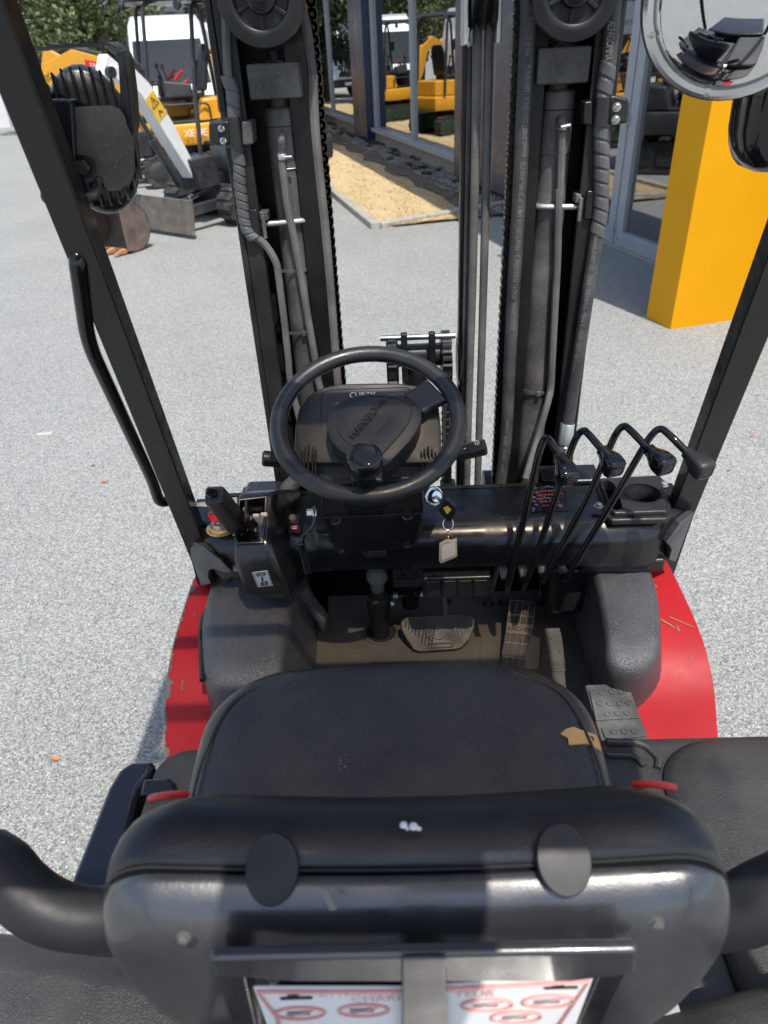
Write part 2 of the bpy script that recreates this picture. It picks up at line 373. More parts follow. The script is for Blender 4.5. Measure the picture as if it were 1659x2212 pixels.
M['straw'] = mt
back = 24.0
strip = MB(); W0 = 2.15
rows = []
for j in range(33):
    t = j/32; s = 2.75 + back*t
    rows.append([fp(s, .02+(W0)*i/10, .035 + .012*math.sin(i*2.1+j*1.7)) for i in range(11)])
strip.sheet(rows)
kind(strip.build('dry_grass', M['straw']), 'stuff')
M['mulch'] = mat('brown_dead_turf', (.115, .085, .055), .95, vary=.45, vscale=7, bump=(60, .8), dust=(.3, (.20, .17, .09), 5))
mu_ = MB(); mu_.sheet([[fp(2.76+back*j/48, .45+(.42+.07*math.sin(j*1.7)+.05*math.sin(j*4.3))*i/5, .050+.012*math.sin(i*2.7+j*1.9)) for i in range(6)] for j in range(49)])
kind(mu_.build('dead_turf_strip', M['mulch']), 'stuff')
# upright straw blades over the strip (uncountable)
bl = MB(); rnd = random.Random(3)
for i in range(34000):
    s = 2.75 + 15*rnd.random()**1.5; p = .5+(W0-.5)*rnd.random(); c = fp(s, p, .03); a = rnd.random()*6.28; h = .010+.022*rnd.random(); w = .003+.003*rnd.random()
    d = V3((math.cos(a), math.sin(a), 0)); q = V3((-d.y, d.x, 0))
    bl.poly([c-q*w, c+q*w, c+d*h*1.2+V3((0, 0, h))])
kind(bl.build('dry_grass_blades', M['straw'], smooth=False, recalc=False), 'stuff')
# stone bed along the plinth
gb = MB(); rows = []
for j in range(41):
    s = 2.7 + back*j/40
    rows.append([fp(s, -.02 + (.60+.09*math.sin(j*2.3)+.06*math.sin(j*5.1))*i/4, .05+.01*math.sin(i*3+j*2)) for i in range(5)])
gb.sheet(rows); kind(gb.build('gravel_bed', M['gravel_d']), 'stuff')
pb = MB()
for i in range(900):
    s = 2.9+16*rnd.random()**1.4; p = .05+.85*rnd.random()*rnd.random()+.05; r = .012+.022*rnd.random()
    pb.sphere(fp(s, p, .05+r*.3), r, 6, (1, .8, .6))
kind(pb.build('loose_pebbles_gravel', M['gravel_d']), 'stuff')
M['weed'] = mat('weed_green', (.05, .075, .02), .7, vary=.4)
wd = MB()
for i in range(46):
    s = 3+14*rnd.random(); p = .06+.5*rnd.random()**2
    for k in range(26):
        a = rnd.random()*6.28; h = .025+.06*rnd.random(); d = V3((math.cos(a), math.sin(a), 0)); c = fp(s, p, .04)+d*.06*rnd.random(); q = V3((-d.y, d.x, 0))*(.008+.008*rnd.random())
        wd.poly([c, c+d*h*.5+q+V3((0, 0, h*.7)), c+d*h*.9+V3((0, 0, h)), c+d*h*.5-q+V3((0, 0, h*.7))])
kind(wd.build('weeds', M['weed'], smooth=False, recalc=False), 'stuff')
# kerb edging stones
M['kerb'] = mat('weathered_concrete_edging', (.33, .315, .27), .85, vary=.2, vscale=14, bump=(120, .4))
kd = (fp(10, 0, 0)-fp(0, 0, 0)).normalized()
ed = thing('kerb_edging', 'pale concrete edging round the corner of the dry grass strip', 'kerb', corner)
for i in range(13):
    a = corner+kd*(i*1.0); MB().bar(a+V3((0, 0, .035)), a+kd*.992+V3((0, 0, .035)), .10, .13, (0, 0, 1)).build('edging_stone', M['kerb'], ed, bevel=.02)
rd = (kr-corner).normalized(); ln = 2.0
for i in range(3):
    a = corner+rd*(i*.7+.06); MB().bar(a+V3((0, 0, .03)), a+rd*.693+V3((0, 0, .03)), .10, .12, (0, 0, 1)).build('edging_stone', M['kerb'], ed, bevel=.02)

# ================================================================ showroom
M['plinth'] = mat('beige_rendered_plinth', (.36, .31, .235), .9, vary=.16, vscale=6, bump=(90, .4), dust=(.3, (.25, .21, .16), 3))
M['alu'] = mat('grey_lacquered_aluminium', (.36, .37, .39), .38, vary=.05, metal=.15)
M['alu_d'] = mat('bronze_grey_cladding', (.105, .100, .115), .38, vary=.05, metal=.35, vscale=3)
M['blue_d'] = mat('dark_blue_trim', (.016, .024, .072), .35, vary=.1)
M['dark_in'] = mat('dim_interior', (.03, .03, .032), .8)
def glass_material(name, tint, refl, span=.45):
    mt = bpy.data.materials.new(name); mt.use_nodes = True; nt = mt.node_tree; nt.nodes.remove(nt.nodes['Principled BSDF']); L = nt.links.new
    gl = _n(nt, 'ShaderNodeBsdfGlossy'); gl.inputs['Roughness'].default_value = .0; gl.inputs['Color'].default_value = (.92, .95, .96, 1)
    tr = _n(nt, 'ShaderNodeBsdfTransparent'); tr.inputs['Color'].default_value = (*tint, 1)
    lw = _n(nt, 'ShaderNodeLayerWeight'); lw.inputs['Blend'].default_value = .35
    mr = _n(nt, 'ShaderNodeMapRange'); mr.inputs['To Min'].default_value = refl; mr.inputs['To Max'].default_value = min(1, refl+span); L(lw.outputs['Fresnel'], mr.inputs['Value'])
    mx = _n(nt, 'ShaderNodeMixShader'); L(mr.outputs[0], mx.inputs[0]); L(tr.outputs[0], mx.inputs[1]); L(gl.outputs[0], mx.inputs[2]); L(mx.outputs[0], nt.nodes['Material Output'].inputs[0])
    return mt
M['glass'] = glass_material('coated_glass', (.28, .30, .31), .60)
M['glass_d'] = glass_material('door_glass', (.42, .44, .45), .34)
M['windscreen'] = glass_material('windscreen_glass', (.22, .30, .34), .03, .14)
M['roof_tint'] = glass_material('smoked_roof_sheet', (.68, .63, .56), .03)
sh = thing('showroom_building', 'glass fronted showroom with bronze grey columns and beige plinth beside the yard', 'building', fp(5, -1, 0))
TOP = 3.7
def part(name, mats, parent, boxes, bevel=.004, label=None):
    mb = MB()
    for q in boxes: fbox(mb, *q)
    return mb.build(name, mats, parent, bevel=bevel, seg=1, label=label)
part('plinth', M['plinth'], sh, [(2.9, 28, -.32, .02, -.2, .30)])
for s0, s1 in ((3.30, 5.55), (11.55, 12.95), (19.5, 21.3)):
    c = part('column', M['alu_d'], sh, [(s0+.03, s1, -.3, .20, .12, TOP)])
    part('column_trim', M['blue_d'], c, [(s0-.02, s0+.028, -.3, .212, .10, TOP)])
    part('column_joint', M['alu'], c, [(s0+.62, s0+.63, .195, .203, .12, TOP)], bevel=0)
def bay(s0, s1, mull, zb=.33):
    part('window_sill', M['alu'], sh, [(s0, s1, -.1, .13, zb-.05, zb+.03)])
    w = part('window_frame', M['alu'], sh, [(s0, s0+.07, -.1, .045, zb+.03, TOP-.1), (s1-.07, s1, -.1, .045, zb+.03, TOP-.1), (s0, s1, -.1, .04, TOP-.1, TOP)])
    xs = [s0+.07]+mull+[s1-.07]
    for a, b_ in zip(xs, xs[1:]): part('glass_pane', M['glass'], w, [(a+.02, b_-.02, -.035, -.02, zb+.03, TOP-.1)], bevel=0)
    for q in mull: part('mullion', M['alu'], w, [(q-.03, q+.03, -.1, .045, zb+.03, TOP-.1)])
bay(5.57, 11.5, [8.48]); bay(12.98, 19.47, [16.6]); bay(21.3, 27, [24])
# glazed entrance: two doors beside the totem
for k, (s0, s1) in enumerate(((.76, 3.27), (-2.2, .74))):
    d = part('entrance_door', M['alu'], sh, [(s0, s0+.14, -.06, .03, .02, 3.0), (s1-.14, s1, -.06, .03, .02, 3.0), (s0+.14, s1-.14, -.06, .03, .02, .17), (s0+.14, s1-.14, -.06, .03, 2.9, 3.0)])
    part('glass_pane', M['glass_d'], d, [(s0+.14, s1-.14, -.03, -.016, .17, 2.9)], bevel=0)
    if k == 0:
        for z in (.22, 1.22, 2.3):
            hg = MB(); q = fp(.75, .05, z); hg.cyl(q-V3((0, 0, .05)), q+V3((0, 0, .05)), .018, n=12); fbox(hg, .71, .79, .028, .042, z-.045, z+.045); hg.build('hinge', M['alu'], d, bevel=.002)
        q = fp(.68, .032, .10); MB().cyl(q, q+FN*.012, .012).build('drain_cap', M['alu'], d)
part('door_header', M['alu_d'], sh, [(-2.4, 3.27, -.2, .06, 3.0, TOP)])
part('threshold', M['plinth'], sh, [(-2.4, 2.89, -.3, .05, -.2, .018)])
part('fascia', M['alu_d'], sh, [(-2.6, 28, -.4, .88, TOP, TOP+.35)])
part('roof', M['alu_d'], sh, [(-2.6, 28, -8, -.4, TOP+.1, TOP+.25)])
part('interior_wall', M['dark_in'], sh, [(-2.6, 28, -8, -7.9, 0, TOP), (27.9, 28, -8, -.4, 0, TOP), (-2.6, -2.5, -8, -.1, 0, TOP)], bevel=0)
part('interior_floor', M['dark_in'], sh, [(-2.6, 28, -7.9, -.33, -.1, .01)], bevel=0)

# ================================================================ yellow totem
t0, t1, t2 = V3((2.109, 5.498, 0)), V3((2.012, 5.816, 0)), V3((2.75, 5.69, 0))
dA = (V3((2.70, 5.671, 0))-t0).normalized(); dB = (t1-t0).normalized()
pA, pB, pC, pD = t0, t0+dA*1.15, t0+dA*1.15+dB*.33, t0+dB*.33
tot = MB(); tot.loft([[p+V3((0, 0, -.1)) for p in (pA, pB, pC, pD)], [p+V3((0, 0, 5.2)) for p in (pA, pB, pC, pD)]])
tm = tot.build('totem_sign', M['totem'], bevel=.006)
tag(tm, 'tall plain yellow totem pillar standing by the showroom door', 'totem')

# ================================================================ trees
def leaf_material(name, col):
    mt = bpy.data.materials.new(name); mt.use_nodes = True; nt = mt.node_tree; b = nt.nodes['Principled BSDF']; L = nt.links.new
    tc = _n(nt, 'ShaderNodeTexCoord').outputs['Object']
    n = _n(nt, 'ShaderNodeTexNoise'); n.inputs['Scale'].default_value = 2.2; n.inputs['Detail'].default_value = 6; L(tc, n.inputs['Vector'])
    cr = _n(nt, 'ShaderNodeValToRGB'); e = cr.color_ramp.elements; e[0].position = .35; e[0].color = (*[c*.6 for c in col], 1); e[1].position = .68; e[1].color = (*[min(1, c*1.5) for c in col], 1)
    L(n.outputs['Fac'], cr.inputs[0]); L(cr.outputs[0], b.inputs['Base Color']); b.inputs['Roughness'].default_value = .55
    b.inputs['Transmission Weight'].default_value = 0
    b.inputs['Subsurface Weight'].default_value = 0
    return mt
M['leaf'] = leaf_material('oak_leaf', (.075, .095, .028)); M['leaf2'] = leaf_material('yellow_green_leaf', (.12, .13, .035)); M['leaf3'] = leaf_material('dark_leaf', (.045, .065, .022))
M['bark'] = mat('grey_brown_bark', (.10, .075, .055), .9, vary=.3, bump=(60, .8))
def crown_mesh(seed, rx, rz, n, leaf):
    rn = random.Random(seed); mb = MB(); cl = []
    for i in range(26):
        while True:
            p = V3((rn.uniform(-1, 1), rn.uniform(-1, 1), rn.uniform(-1, 1)))
            if .25 < p.length < 1: break
        cl.append((V3((p.x*rx, p.y*rx, p.z*rz)), rn.uniform(.22, .42)*rx))
    for i in range(n):
        c, r = rn.choice(cl); d = V3((rn.gauss(0, 1), rn.gauss(0, 1), rn.gauss(0, .8))).normalized(); p = c+d*r*rn.random()**.35
        a = V3((rn.gauss(0, 1), rn.gauss(0, 1), rn.gauss(0, 1))).normalized(); b_ = a.cross(V3((rn.gauss(0, 1), rn.gauss(0, 1), rn.gauss(0, 1)))).normalized(); l = leaf*rn.uniform(.6, 1.3)
        mb.poly([p-a*l, p+b_*l*.5, p+a*l, p-b_*l*.5])
    me = bpy.data.meshes.new('leafy_crown'); mb.bm.to_mesh(me); mb.bm.free(); return me, cl
def tree_proto(seed, h, rx, rz, n, leaf, lm, label, name='broadleaf_tree'):
    root = thing(name, label, 'tree', (0, 0, 0), 0, 'trees beyond the yard')
    me, cl = crown_mesh(seed, rx, rz, n, leaf); me.materials.append(lm)
    o = bpy.data.objects.new('crown', me); COL.objects.link(o); o.location = (0, 0, h-rz); adopt(o, None); o.parent = root
    tr = MB(); rn = random.Random(seed+1); base = V3((0, 0, -.3)); top = V3((rn.uniform(-.3, .3), rn.uniform(-.3, .3), h-rz))
    tr.tube(curve([base, V3((.1, 0, h*.25)), top], 6), [.20-.010*i for i in range(13)], 8)
    t_ = tr.build('trunk', M['bark'], root)
    lb = MB()
    for c, r in cl[:16]:
        q = top*(.45+.5*rn.random()); e_ = c+V3((0, 0, h-rz)); mid = (q+e_)/2+V3((rn.uniform(-.2, .2), rn.uniform(-.2, .2), .25))
        lb.tube(curve([q, mid, e_], 4), [.08, .075, .07, .06, .055, .045, .04, .03, .015], 6)
    lb.build('limb', M['bark'], root); return root
TREES = [tree_proto(11, 4.6, 2.3, 1.7, 15000, .085, M['leaf'], 'dark green oak with spreading crown behind the yellow boom'),
         tree_proto(23, 5.5, 2.6, 2.3, 15000, .09, M['leaf2'], 'sunlit yellow green tree at the top left edge'),
         tree_proto(37, 6.0, 2.8, 2.6, 15000, .10, M['leaf3'], 'dense dark tree behind the white van')]
TREES[0].location = (-9.6, 25.5, 0); TREES[1].location = (-15.8, 33, 0); TREES[2].location = (-6.2, 33, 0)
extra = [(1, (-20, 37), 1.0, 'olive tree left of the sunlit yellow green tree'), (2, (-2.2, 40, ), 1.1, 'dark tree seen past the left mast channel'), (0, (-12.5, 36), 1.15, 'oak standing farther back between the two front trees'),
         (2, (-20, 46), 1.2, 'tall dark tree mirrored in the far window'), (1, (-14, 50), 1.2, 'yellow green tree mirrored beside the column'), (0, (-8, 52), 1.3, 'wide oak mirrored in the middle window'), (2, (-27, 40), 1.3, 'dark tree mirrored at the window top'), (0, (2, 58), 1.4, 'far oak beyond the end of the showroom'),
         (1, (-32, 30), 1.2, 'pale tree at the far left of the yard edge'), (2, (-24, 26), 1.0, 'dark tree outside the left edge seen only in the glass')]
for k, (x, y), s, lb_ in extra:
    c = copy_tree(TREES[k]); c.location = (x, y, 0); c.scale = (s, s, s*1.05); c.rotation_euler = (0, 0, x*1.7); c['label'] = lb_

# ================================================================ pale warehouse behind the trees
M['clad'] = mat('white_sheet_cladding', (.62, .62, .62), .6, vary=.06)
M['roofg'] = mat('dark_grey_roof', (.13, .14, .16), .5, vary=.1)
wh = thing('warehouse', 'long white clad warehouse with grey roof behind the trees', 'building', (-14, 42, 0))
wb = MB(); wb.span((-30, 40, -.2), (-2.5, 52, 3.6)); wb.build('wall', M['clad'], wh)
wr = MB(); wr.prism([(-30.6, 39.4, 3.55), (-30.6, 46, 5.2), (-30.6, 52.6, 3.55), (-30.6, 52.6, 3.75), (-30.6, 46, 5.4), (-30.6, 39.4, 3.75)], (28.8, 0, 0)); wr.build('roof', M['roofg'], wh)
for i in range(28):
    MB().span((-29.8+i*.98, 39.93, -.1), (-29.5+i*.98, 39.997, 3.5)).build('cladding_rib', M['clad'], wh)
w2 = thing('site_hut', 'low white hut with sloping grey roof at the left end of the yard', 'building', (-20, 30, 0))
MB().span((-24, 29, -.1), (-13.8, 33, 2.2)).build('wall', M['clad'], w2)
MB().prism([(-24.3, 28.6, 2.2), (-24.3, 33.4, 3.0), (-24.3, 33.4, 3.12), (-24.3, 28.6, 2.32)], (10.9, 0, 0)).build('roof', M['roofg'], w2)
for x in (-22, -19, -16): MB().span((x, 28.93, .9), (x+1.1, 28.998, 1.8)).build('window', M['windscreen'], w2)
bk = thing('hedge_bank', 'rough green hedge running along the far end of the yard', 'hedge', (-5, 62, 0))
me, _c = crown_mesh(91, 9, 1.6, 26000, .13); me.materials.append(M['leaf3'])
for i, x in enumerate((-30, -14, 2, 18)):
    o = bpy.data.objects.new('hedge_clump', me); COL.objects.link(o); o.parent = bk; o.location = (x+5, (i % 2)*3, 1.4)

# ================================================================ vans
M['vanw'] = mat('white_van_paint', (.78, .78, .78), .3, vary=.03, coat=.4)
M['vanb'] = mat('van_black_trim', (.02, .02, .022), .5)
M['tyre'] = mat('tyre_rubber', (.025, .025, .025), .8, bump=(60, .5), dust=(.25, (.2, .18, .15), 8))
M['rim'] = mat('grey_rim', (.28, .28, .29), .4, metal=.4)
M['lamp'] = mat('clear_lamp', (.55, .57, .58), .12, vary=.1)
def make_van(label):
    root = thing('delivery_van', label, 'van', (0, 0, 0), 0, 'white vans in the yard')     # front faces -Y
    def sec(y, zt, hw, zb=.42, top=.80):
        pts = []
        for (fx, fz) in ((-.92, 0), (-1, .12), (-1, .42), (-.97, .55), (-top, .94), (-top+.09, 1.0), (top-.09, 1.0), (top, .94), (.97, .55), (1, .42), (1, .12), (.92, 0)):
            pts.append((fx*hw, y, zb+(zt-zb)*fz))
        return pts
    b_ = MB(); b_.loft([sec(-2.72, .98, .84, .5, .9), sec(-2.66, 1.12, .93, .42, .9), sec(-2.2, 1.28, .98, .40, .88), sec(-1.95, 1.42, .99, .40, .86), sec(-1.25, 2.28, .99, .40, .80), sec(-1.0, 2.62, .99, .40, .78), sec(-.5, 2.70, .99, .40, .8), sec(2.9, 2.70, .99, .40, .82), sec(3.0, 2.66, .96, .44, .82)])
    b_.build('body', M['vanw'], root, bevel=.03, seg=2)
    ws = MB(); ws.loft([[(-.80, -1.985, 1.44), (.80, -1.985, 1.44), (.72, -1.335, 2.24), (-.72, -1.335, 2.24)], [(-.78, -1.955, 1.44), (.78, -1.955, 1.44), (.70, -1.305, 2.24), (-.70, -1.305, 2.24)]])
    w = ws.build('windscreen', M['windscreen'], root)
    MB().loft([[(-.79, -1.965, 1.44), (.79, -1.965, 1.44), (.715, -1.33, 2.23), (-.715, -1.33, 2.23)], [(-.79, -1.94, 1.43), (.79, -1.94, 1.43), (.715, -1.30, 2.22), (-.715, -1.30, 2.22)]]).build('cabin', M['vanb'], w)
    for s in (-1, 1):
        MB().prism([(s*1.0, -1.72, 1.42), (s*1.0, -1.25, 1.98), (s*1.0, -.62, 1.98), (s*1.0, -.62, 1.42)], (s*.012, 0, 0)).build('side_window', M['vanb'], root)
        hl = MB(); hl.prism([(s*.55, -2.64, 1.02), (s*.93, -2.42, 1.16), (s*.95, -2.44, .98), (s*.60, -2.70, .90)], (0, -.05, 0)); hl.build('headlight', M['lamp'], root)
        mm = MB(); mm.bar((s*.98, -1.62, 1.5), (s*1.16, -1.62, 1.55), .05, .04); mm.span((s*1.08, -1.70, 1.42), (s*1.26, -1.60, 1.82)); mm.build('wing_mirror', M['vanb'], root, bevel=.02)
        for y in (-1.75, 1.9):
            t_ = MB(); t_.lathe((s*.78, y, .35), (s, 0, 0), [(.22, 0), (.34, .01), (.355, .05), (.355, .17), (.34, .21), (.22, .215)], 22); wl = t_.build('wheel', M['tyre'], root)
            MB().lathe((s*.98, y, .35), (s, 0, 0), [(.225, 0), (.20, .02), (.08, .008), (.03, .02)], 16).build('rim', M['rim'], wl)
            MB().lathe((s*.95, y, .37), (s, 0, 0), [(.42, 0), (.42, .046), (.37, .05)], 22).build('wheel_arch', M['vanb'], root)
    gr = MB(); gr.span((-.5, -2.76, .78), (.5, -2.70, .94)); gr.build('grille', M['vanb'], root, bevel=.02)
    MB().loft([[(-.9, -2.74, .38), (.9, -2.74, .38), (.95, -2.2, .36), (-.95, -2.2, .36)], [(-.92, -2.77, .70), (.92, -2.77, .70), (.985, -2.2, .64), (-.985, -2.2, .64)]]).build('bumper', M['vanb'], root, bevel=.03)
    MB().span((-.26, -2.79, .46), (.26, -2.772, .57)).build('number_plate', M['white'], root)
    for s in (-1, 1): MB().tube([(s*.1, -2.0, 1.43), (s*.35, -1.92, 1.5), (s*.7, -1.9, 1.5)], .012, 6).build('wiper', M['vanb'], root)
    return root
van = make_van('white high roof van parked behind the mini excavators')
van.location = (-5.2, 19.8, 0); van.rotation_euler = (0, 0, R(14))
for (x, y, rz, lb_) in ((-7.7, 37.5, -8, 'white van mirrored in the far window beside the mast'), (-5.1, 26.4, 26, 'grey white van mirrored above the yellow excavator'), (-5.0, 12.2, 60, 'white van mirrored in the door glass past the right mast')):
    if lb_.startswith('white van mirrored in the door'): continue
    c = copy_tree(van); c.location = (x, y, 0); c.rotation_euler = (0, 0, R(rz)); c['label'] = lb_

# ================================================================ mini excavators
M['ex_y'] = mat('excavator_yellow', (.66, .30, .012), .38, vary=.06, coat=.2, dust=(.06, (.4, .33, .22), 5))
M['ex_w'] = mat('excavator_white', (.74, .74, .73), .38, vary=.05, coat=.2)
M['ex_g'] = mat('excavator_charcoal', (.022, .024, .028), .38, dust=(.12, DUST, 5))
M['track'] = mat('rubber_track', (.018, .018, .018), .75, dust=(.3, (.20, .18, .15), 9))
M['blade'] = mat('worn_blade_steel', (.15, .13, .11), .55, metal=.3, vary=.3, dust=(.3, (.28, .22, .15), 5))
M['blade_t'] = mat('tan_blade_steel', (.28, .20, .11), .6, vary=.3)
M['bucket'] = mat('rusty_bucket_steel', (.16, .12, .10), .55, metal=.3, vary=.3, dust=(.4, (.26, .19, .14), 5))
M['tooth'] = mat('orange_worn_tooth', (.42, .20, .08), .6, vary=.3)
M['ex_gn'] = mat('machine_dark_green', (.012, .045, .02), .5)
def make_excavator(label, body, boomc, lower, boom, arm, bucket=True, swing=0.0, posts=True, number=None, bladec='blade', th=1.0, plate=None, bly=0.0, pvy=0.0, front=True, sticker=False):
    """front faces +Y; boom and arm are (y, z) polylines in the boom's own upright plane, turned by swing"""
    root = thing('mini_excavator', label, 'excavator', (0, 0, 0), 0, 'tracked mini excavators')
    for s in (-1, 1):
        L_, r_, w_ = .62, .21, .24; prof = []
        for k in range(13): a = R(-90+180*k/12); prof.append((L_+r_*math.cos(a), r_+.02+r_*math.sin(a)))
        for k in range(13): a = R(90+180*k/12); prof.append((-L_+r_*math.cos(a), r_+.02+r_*math.sin(a)))
        x0 = s*.50; tk = MB(); tk.loft([[(x0-w_/2, y, z) for y, z in prof], [(x0+w_/2, y, z) for y, z in prof]])
        t_ = tk.build('track', M['track'], root)
        n = 34; lug = MB(); per = [V3((0, y, z)) for y, z in prof]; seg = []
        for i in range(len(per)): seg.append((per[i], per[(i+1) % len(per)]))
        tot_ = sum((b_-a).length for a, b_ in seg)
        for k in range(n):
            d = tot_*k/n
            for a, b_ in seg:
                l = (b_-a).length
                if d <= l: break
                d -= l
            p = a+(b_-a).normalized()*d; tan = (b_-a).normalized(); nrm = tan.cross(V3((1, 0, 0)))
            if (p+nrm*.02-V3((0, 0, r_+.02))).length < (p-V3((0, 0, r_+.02))).length: nrm = -nrm
            lug.bar(p+V3((x0-w_/2, 0, 0)), p+V3((x0+w_/2, 0, 0)), .05, .035, tan)
        kind(lug.build('track_lug', M['track'], t_, smooth=False), 'stuff')
        for y in (-L_, L_):
            MB().lathe((s*(.5+.09), y, r_+.02), (s, 0, 0), [(.15, 0), (.15, .03), (.10, .05), (.04, .055)], 18).build('sprocket', M[lower], t_)
        MB().span((s*.60, -.45, .12), (s*.64, .45, .32)).build('side_frame', M[lower], t_, bevel=.01)
    und = MB(); und.span((-.4, -.5, .16), (.4, .5, .42)); und.cyl((0, 0, .42), (0, 0, .56), .34, n=24); und.build('undercarriage', M[lower], root, bevel=.01)
    bl_ = MB()
    prof = [(.0+.05*math.cos(R(k))-.02*math.sin(R(2*k)), .05+.38*k/90) for k in range(0, 91, 15)]
    bl_.loft([[(x, 1.32+bly+y, z) for y, z in prof]+[(x, 1.29+bly+y, z) for y, z in reversed(prof)] for x in (-.66, .66)])
    bl_.build('dozer_blade', M[bladec], root, bevel=.004)
    for s in (-1, 1): MB().bar((s*.30, .45, .26), (s*.36, 1.31+bly, .25), .08, .12).build('blade_arm', M[lower], root, bevel=.01)
    MB().cyl((0, .5, .42), (0, .92, .33), .04).cyl((0, .9, .335), (0, 1.28+bly, .27), .022).build('blade_cylinder', M['steel'], root)
    # upper house
    hz = MB(); pl = [(-.52, .42), (-.58, -.35), (-.42, -.82), (.42, -.82), (.58, -.35), (.52, .42), (.25, .62), (-.25, .62)]
    hz.loft([[(x, y, .56) for x, y in pl], [(x*1.02, y*1.02, .62) for x, y in pl], [(x*1.02, y*1.02, .82) for x, y in pl], [(x*.99, y*.99, .86) for x, y in pl]])
    hz.build('house', M[body], root, bevel=.02)
    MB().loft([[(x, y, .86) for x, y in ((-.5, -.1), (-.5, -.5), (-.36, -.78), (.36, -.78), (.5, -.5), (.5, -.1))], [(x, y, 1.18) for x, y in ((-.47, -.22), (-.48, -.5), (-.34, -.76), (.34, -.76), (.48, -.5), (.47, -.22))]]).build('engine_cover', M[body], root, bevel=.04)
    MB().span((-.5, -.18, .862), (.5, .55, .90)).build('floor_plate', M['vanb'], root, bevel=.01)
    MB().span((.24, -.1, .9), (.5, .42, 1.12)).build('side_cover', M[body], root, bevel=.03)
    st = MB(); st.span((-.24, -.30, 1.16), (.24, .18, 1.28)); seat_ = st.build('seat', M['vinyl'], root, bevel=.05, seg=3)
    MB().loft([[(-.23, -.26, 1.26), (.23, -.26, 1.26), (.23, -.36, 1.26), (-.23, -.36, 1.26)], [(-.22, -.36, 1.75), (.22, -.36, 1.75), (.22, -.46, 1.75), (-.22, -.46, 1.75)], [(-.14, -.38, 1.88), (.14, -.38, 1.88), (.14, -.46, 1.88), (-.14, -.46, 1.88)]]).build('seat_back', M['vinyl'], seat_, bevel=.04, seg=3)
    for s in (-1, 1):
        MB().loft([[(s*.28, -.1, 1.2), (s*.44, -.1, 1.2), (s*.44, .3, 1.2), (s*.28, .3, 1.2)], [(s*.28, -.1, 1.38), (s*.42, -.1, 1.38), (s*.42, .3, 1.44), (s*.28, .3, 1.44)]]).build('arm_console', M['ex_g'], root, bevel=.03)
        MB().tube([(s*.35, .22, 1.42), (s*.35, .26, 1.58)], .015, 8).sphere((s*.35, .27, 1.62), .03, 8, (1, 1, 1.6)).build('joystick', M['vanb'], root)
        MB().tube([(s*.36, .12, 1.43), (s*.42, .0, 1.55)], .022, 8).build('red_lever', M['red_s'], root)
    if front:
        cons = MB(); cons.span((-.3, .46, .9), (.3, .58, 1.28)); cons.build('front_console', M['vanb'], root, bevel=.03)
        for s in (-1, 1): MB().tube([(s*.14, .54, 1.26), (s*.14, .5, 1.55)], .012, 8).sphere((s*.14, .5, 1.57), .028, 8).build('travel_lever', M['vanb'], root)
    if posts:
        for s in (-1, 1):
            MB().tube(fillet([(s*.52, -.62, .9), (s*.52, -.55, 2.36), (s*.46, -.3, 2.42)], .12), .03, 8).build('canopy_post', M['ex_g'], root)
            MB().tube(fillet([(s*.52, .60, .75), (s*.53, .52, 1.5), (s*.50, .40, 2.38), (s*.46, .2, 2.42)], .12), .028, 8).build('canopy_post', M['ex_g'], root)
            MB().tube(fillet([(s*.525, .56, 1.12), (s*.525, -.3, 1.12), (s*.525, -.3, .9)], .1), .015, 8).build('guard_rail', M['ex_g'], root)
        for z in ((1.05, 1.45) if front else ()): MB().tube([(-.52, .56, z), (.52, .56, z)], .016, 8).build('front_bar', M['ex_g'], root)
        for x in ((-.26, 0, .26) if front else ()): MB().tube([(x, .565, 1.05), (x, .565, 1.45)], .012, 8).build('front_bar', M['ex_g'], root)
        MB().loft([[(-.55, -.66, 2.40), (.55, -.66, 2.40), (.55, .62, 2.40), (-.55, .62, 2.40)], [(-.57, -.68, 2.43), (.57, -.68, 2.43), (.57, .64, 2.43), (-.57, .64, 2.43)], [(-.5, -.6, 2.49), (.5, -.6, 2.49), (.5, .56, 2.49), (-.5, .56, 2.49)]]).build('canopy_roof', M['ex_g'], root, bevel=.02)
        for s in (-1, 1): MB().lathe((s*.42, .66, 2.36), (0, 1, 0), [(.04, -.03), (.06, 0), (.055, .02)], 14).build('work_lamp', M['vanb'], root)
        MB().span((.5, .60, 1.75), (.64, .63, 1.98)).build('rear_mirror', M['ex_g'], root, bevel=.02)
    # swing bracket, boom, arm
    c, s_ = math.cos(swing), math.sin(swing)
    def W(x, y, z): return V3((x*c - y*s_, .62 + pvy + x*s_ + y*c, z))
    MB().loft([[W(-.17, -.10-pvy, .42), W(.17, -.10-pvy, .42), W(.17, .16, .42), W(-.17, .16, .42)], [W(-.15, -.10-pvy, .78), W(.15, -.10-pvy, .78), W(.15, .24, .78), W(-.15, .24, .78)]]).build('swing_bracket', M[lower], root, bevel=.02)
    def beam(name, pts, ws, hs, mk, par):
        rings = []
        for i, (y, z) in enumerate(pts):
            a, b_ = pts[max(0, i-1)], pts[min(len(pts)-1, i+1)]; t = V3((0, b_[0]-a[0], b_[1]-a[1])).normalized(); nn_ = V3((0, -t.z, t.y))
            q = V3((0, y, z)); rings.append([W(*(q+nn_*hs[i]/2+V3((x_, 0, 0)))) for x_ in (-ws[i]/2, ws[i]/2)]+[W(*(q-nn_*hs[i]/2+V3((x_, 0, 0)))) for x_ in (ws[i]/2, -ws[i]/2)])
        return MB().loft(rings).build(name, M[mk], par, bevel=.012)
    nb = len(boom); bo = beam('boom', boom, [.17]*nb, [.16*th]+[.25*th]*(nb-2)+[.15*th], boomc, root)
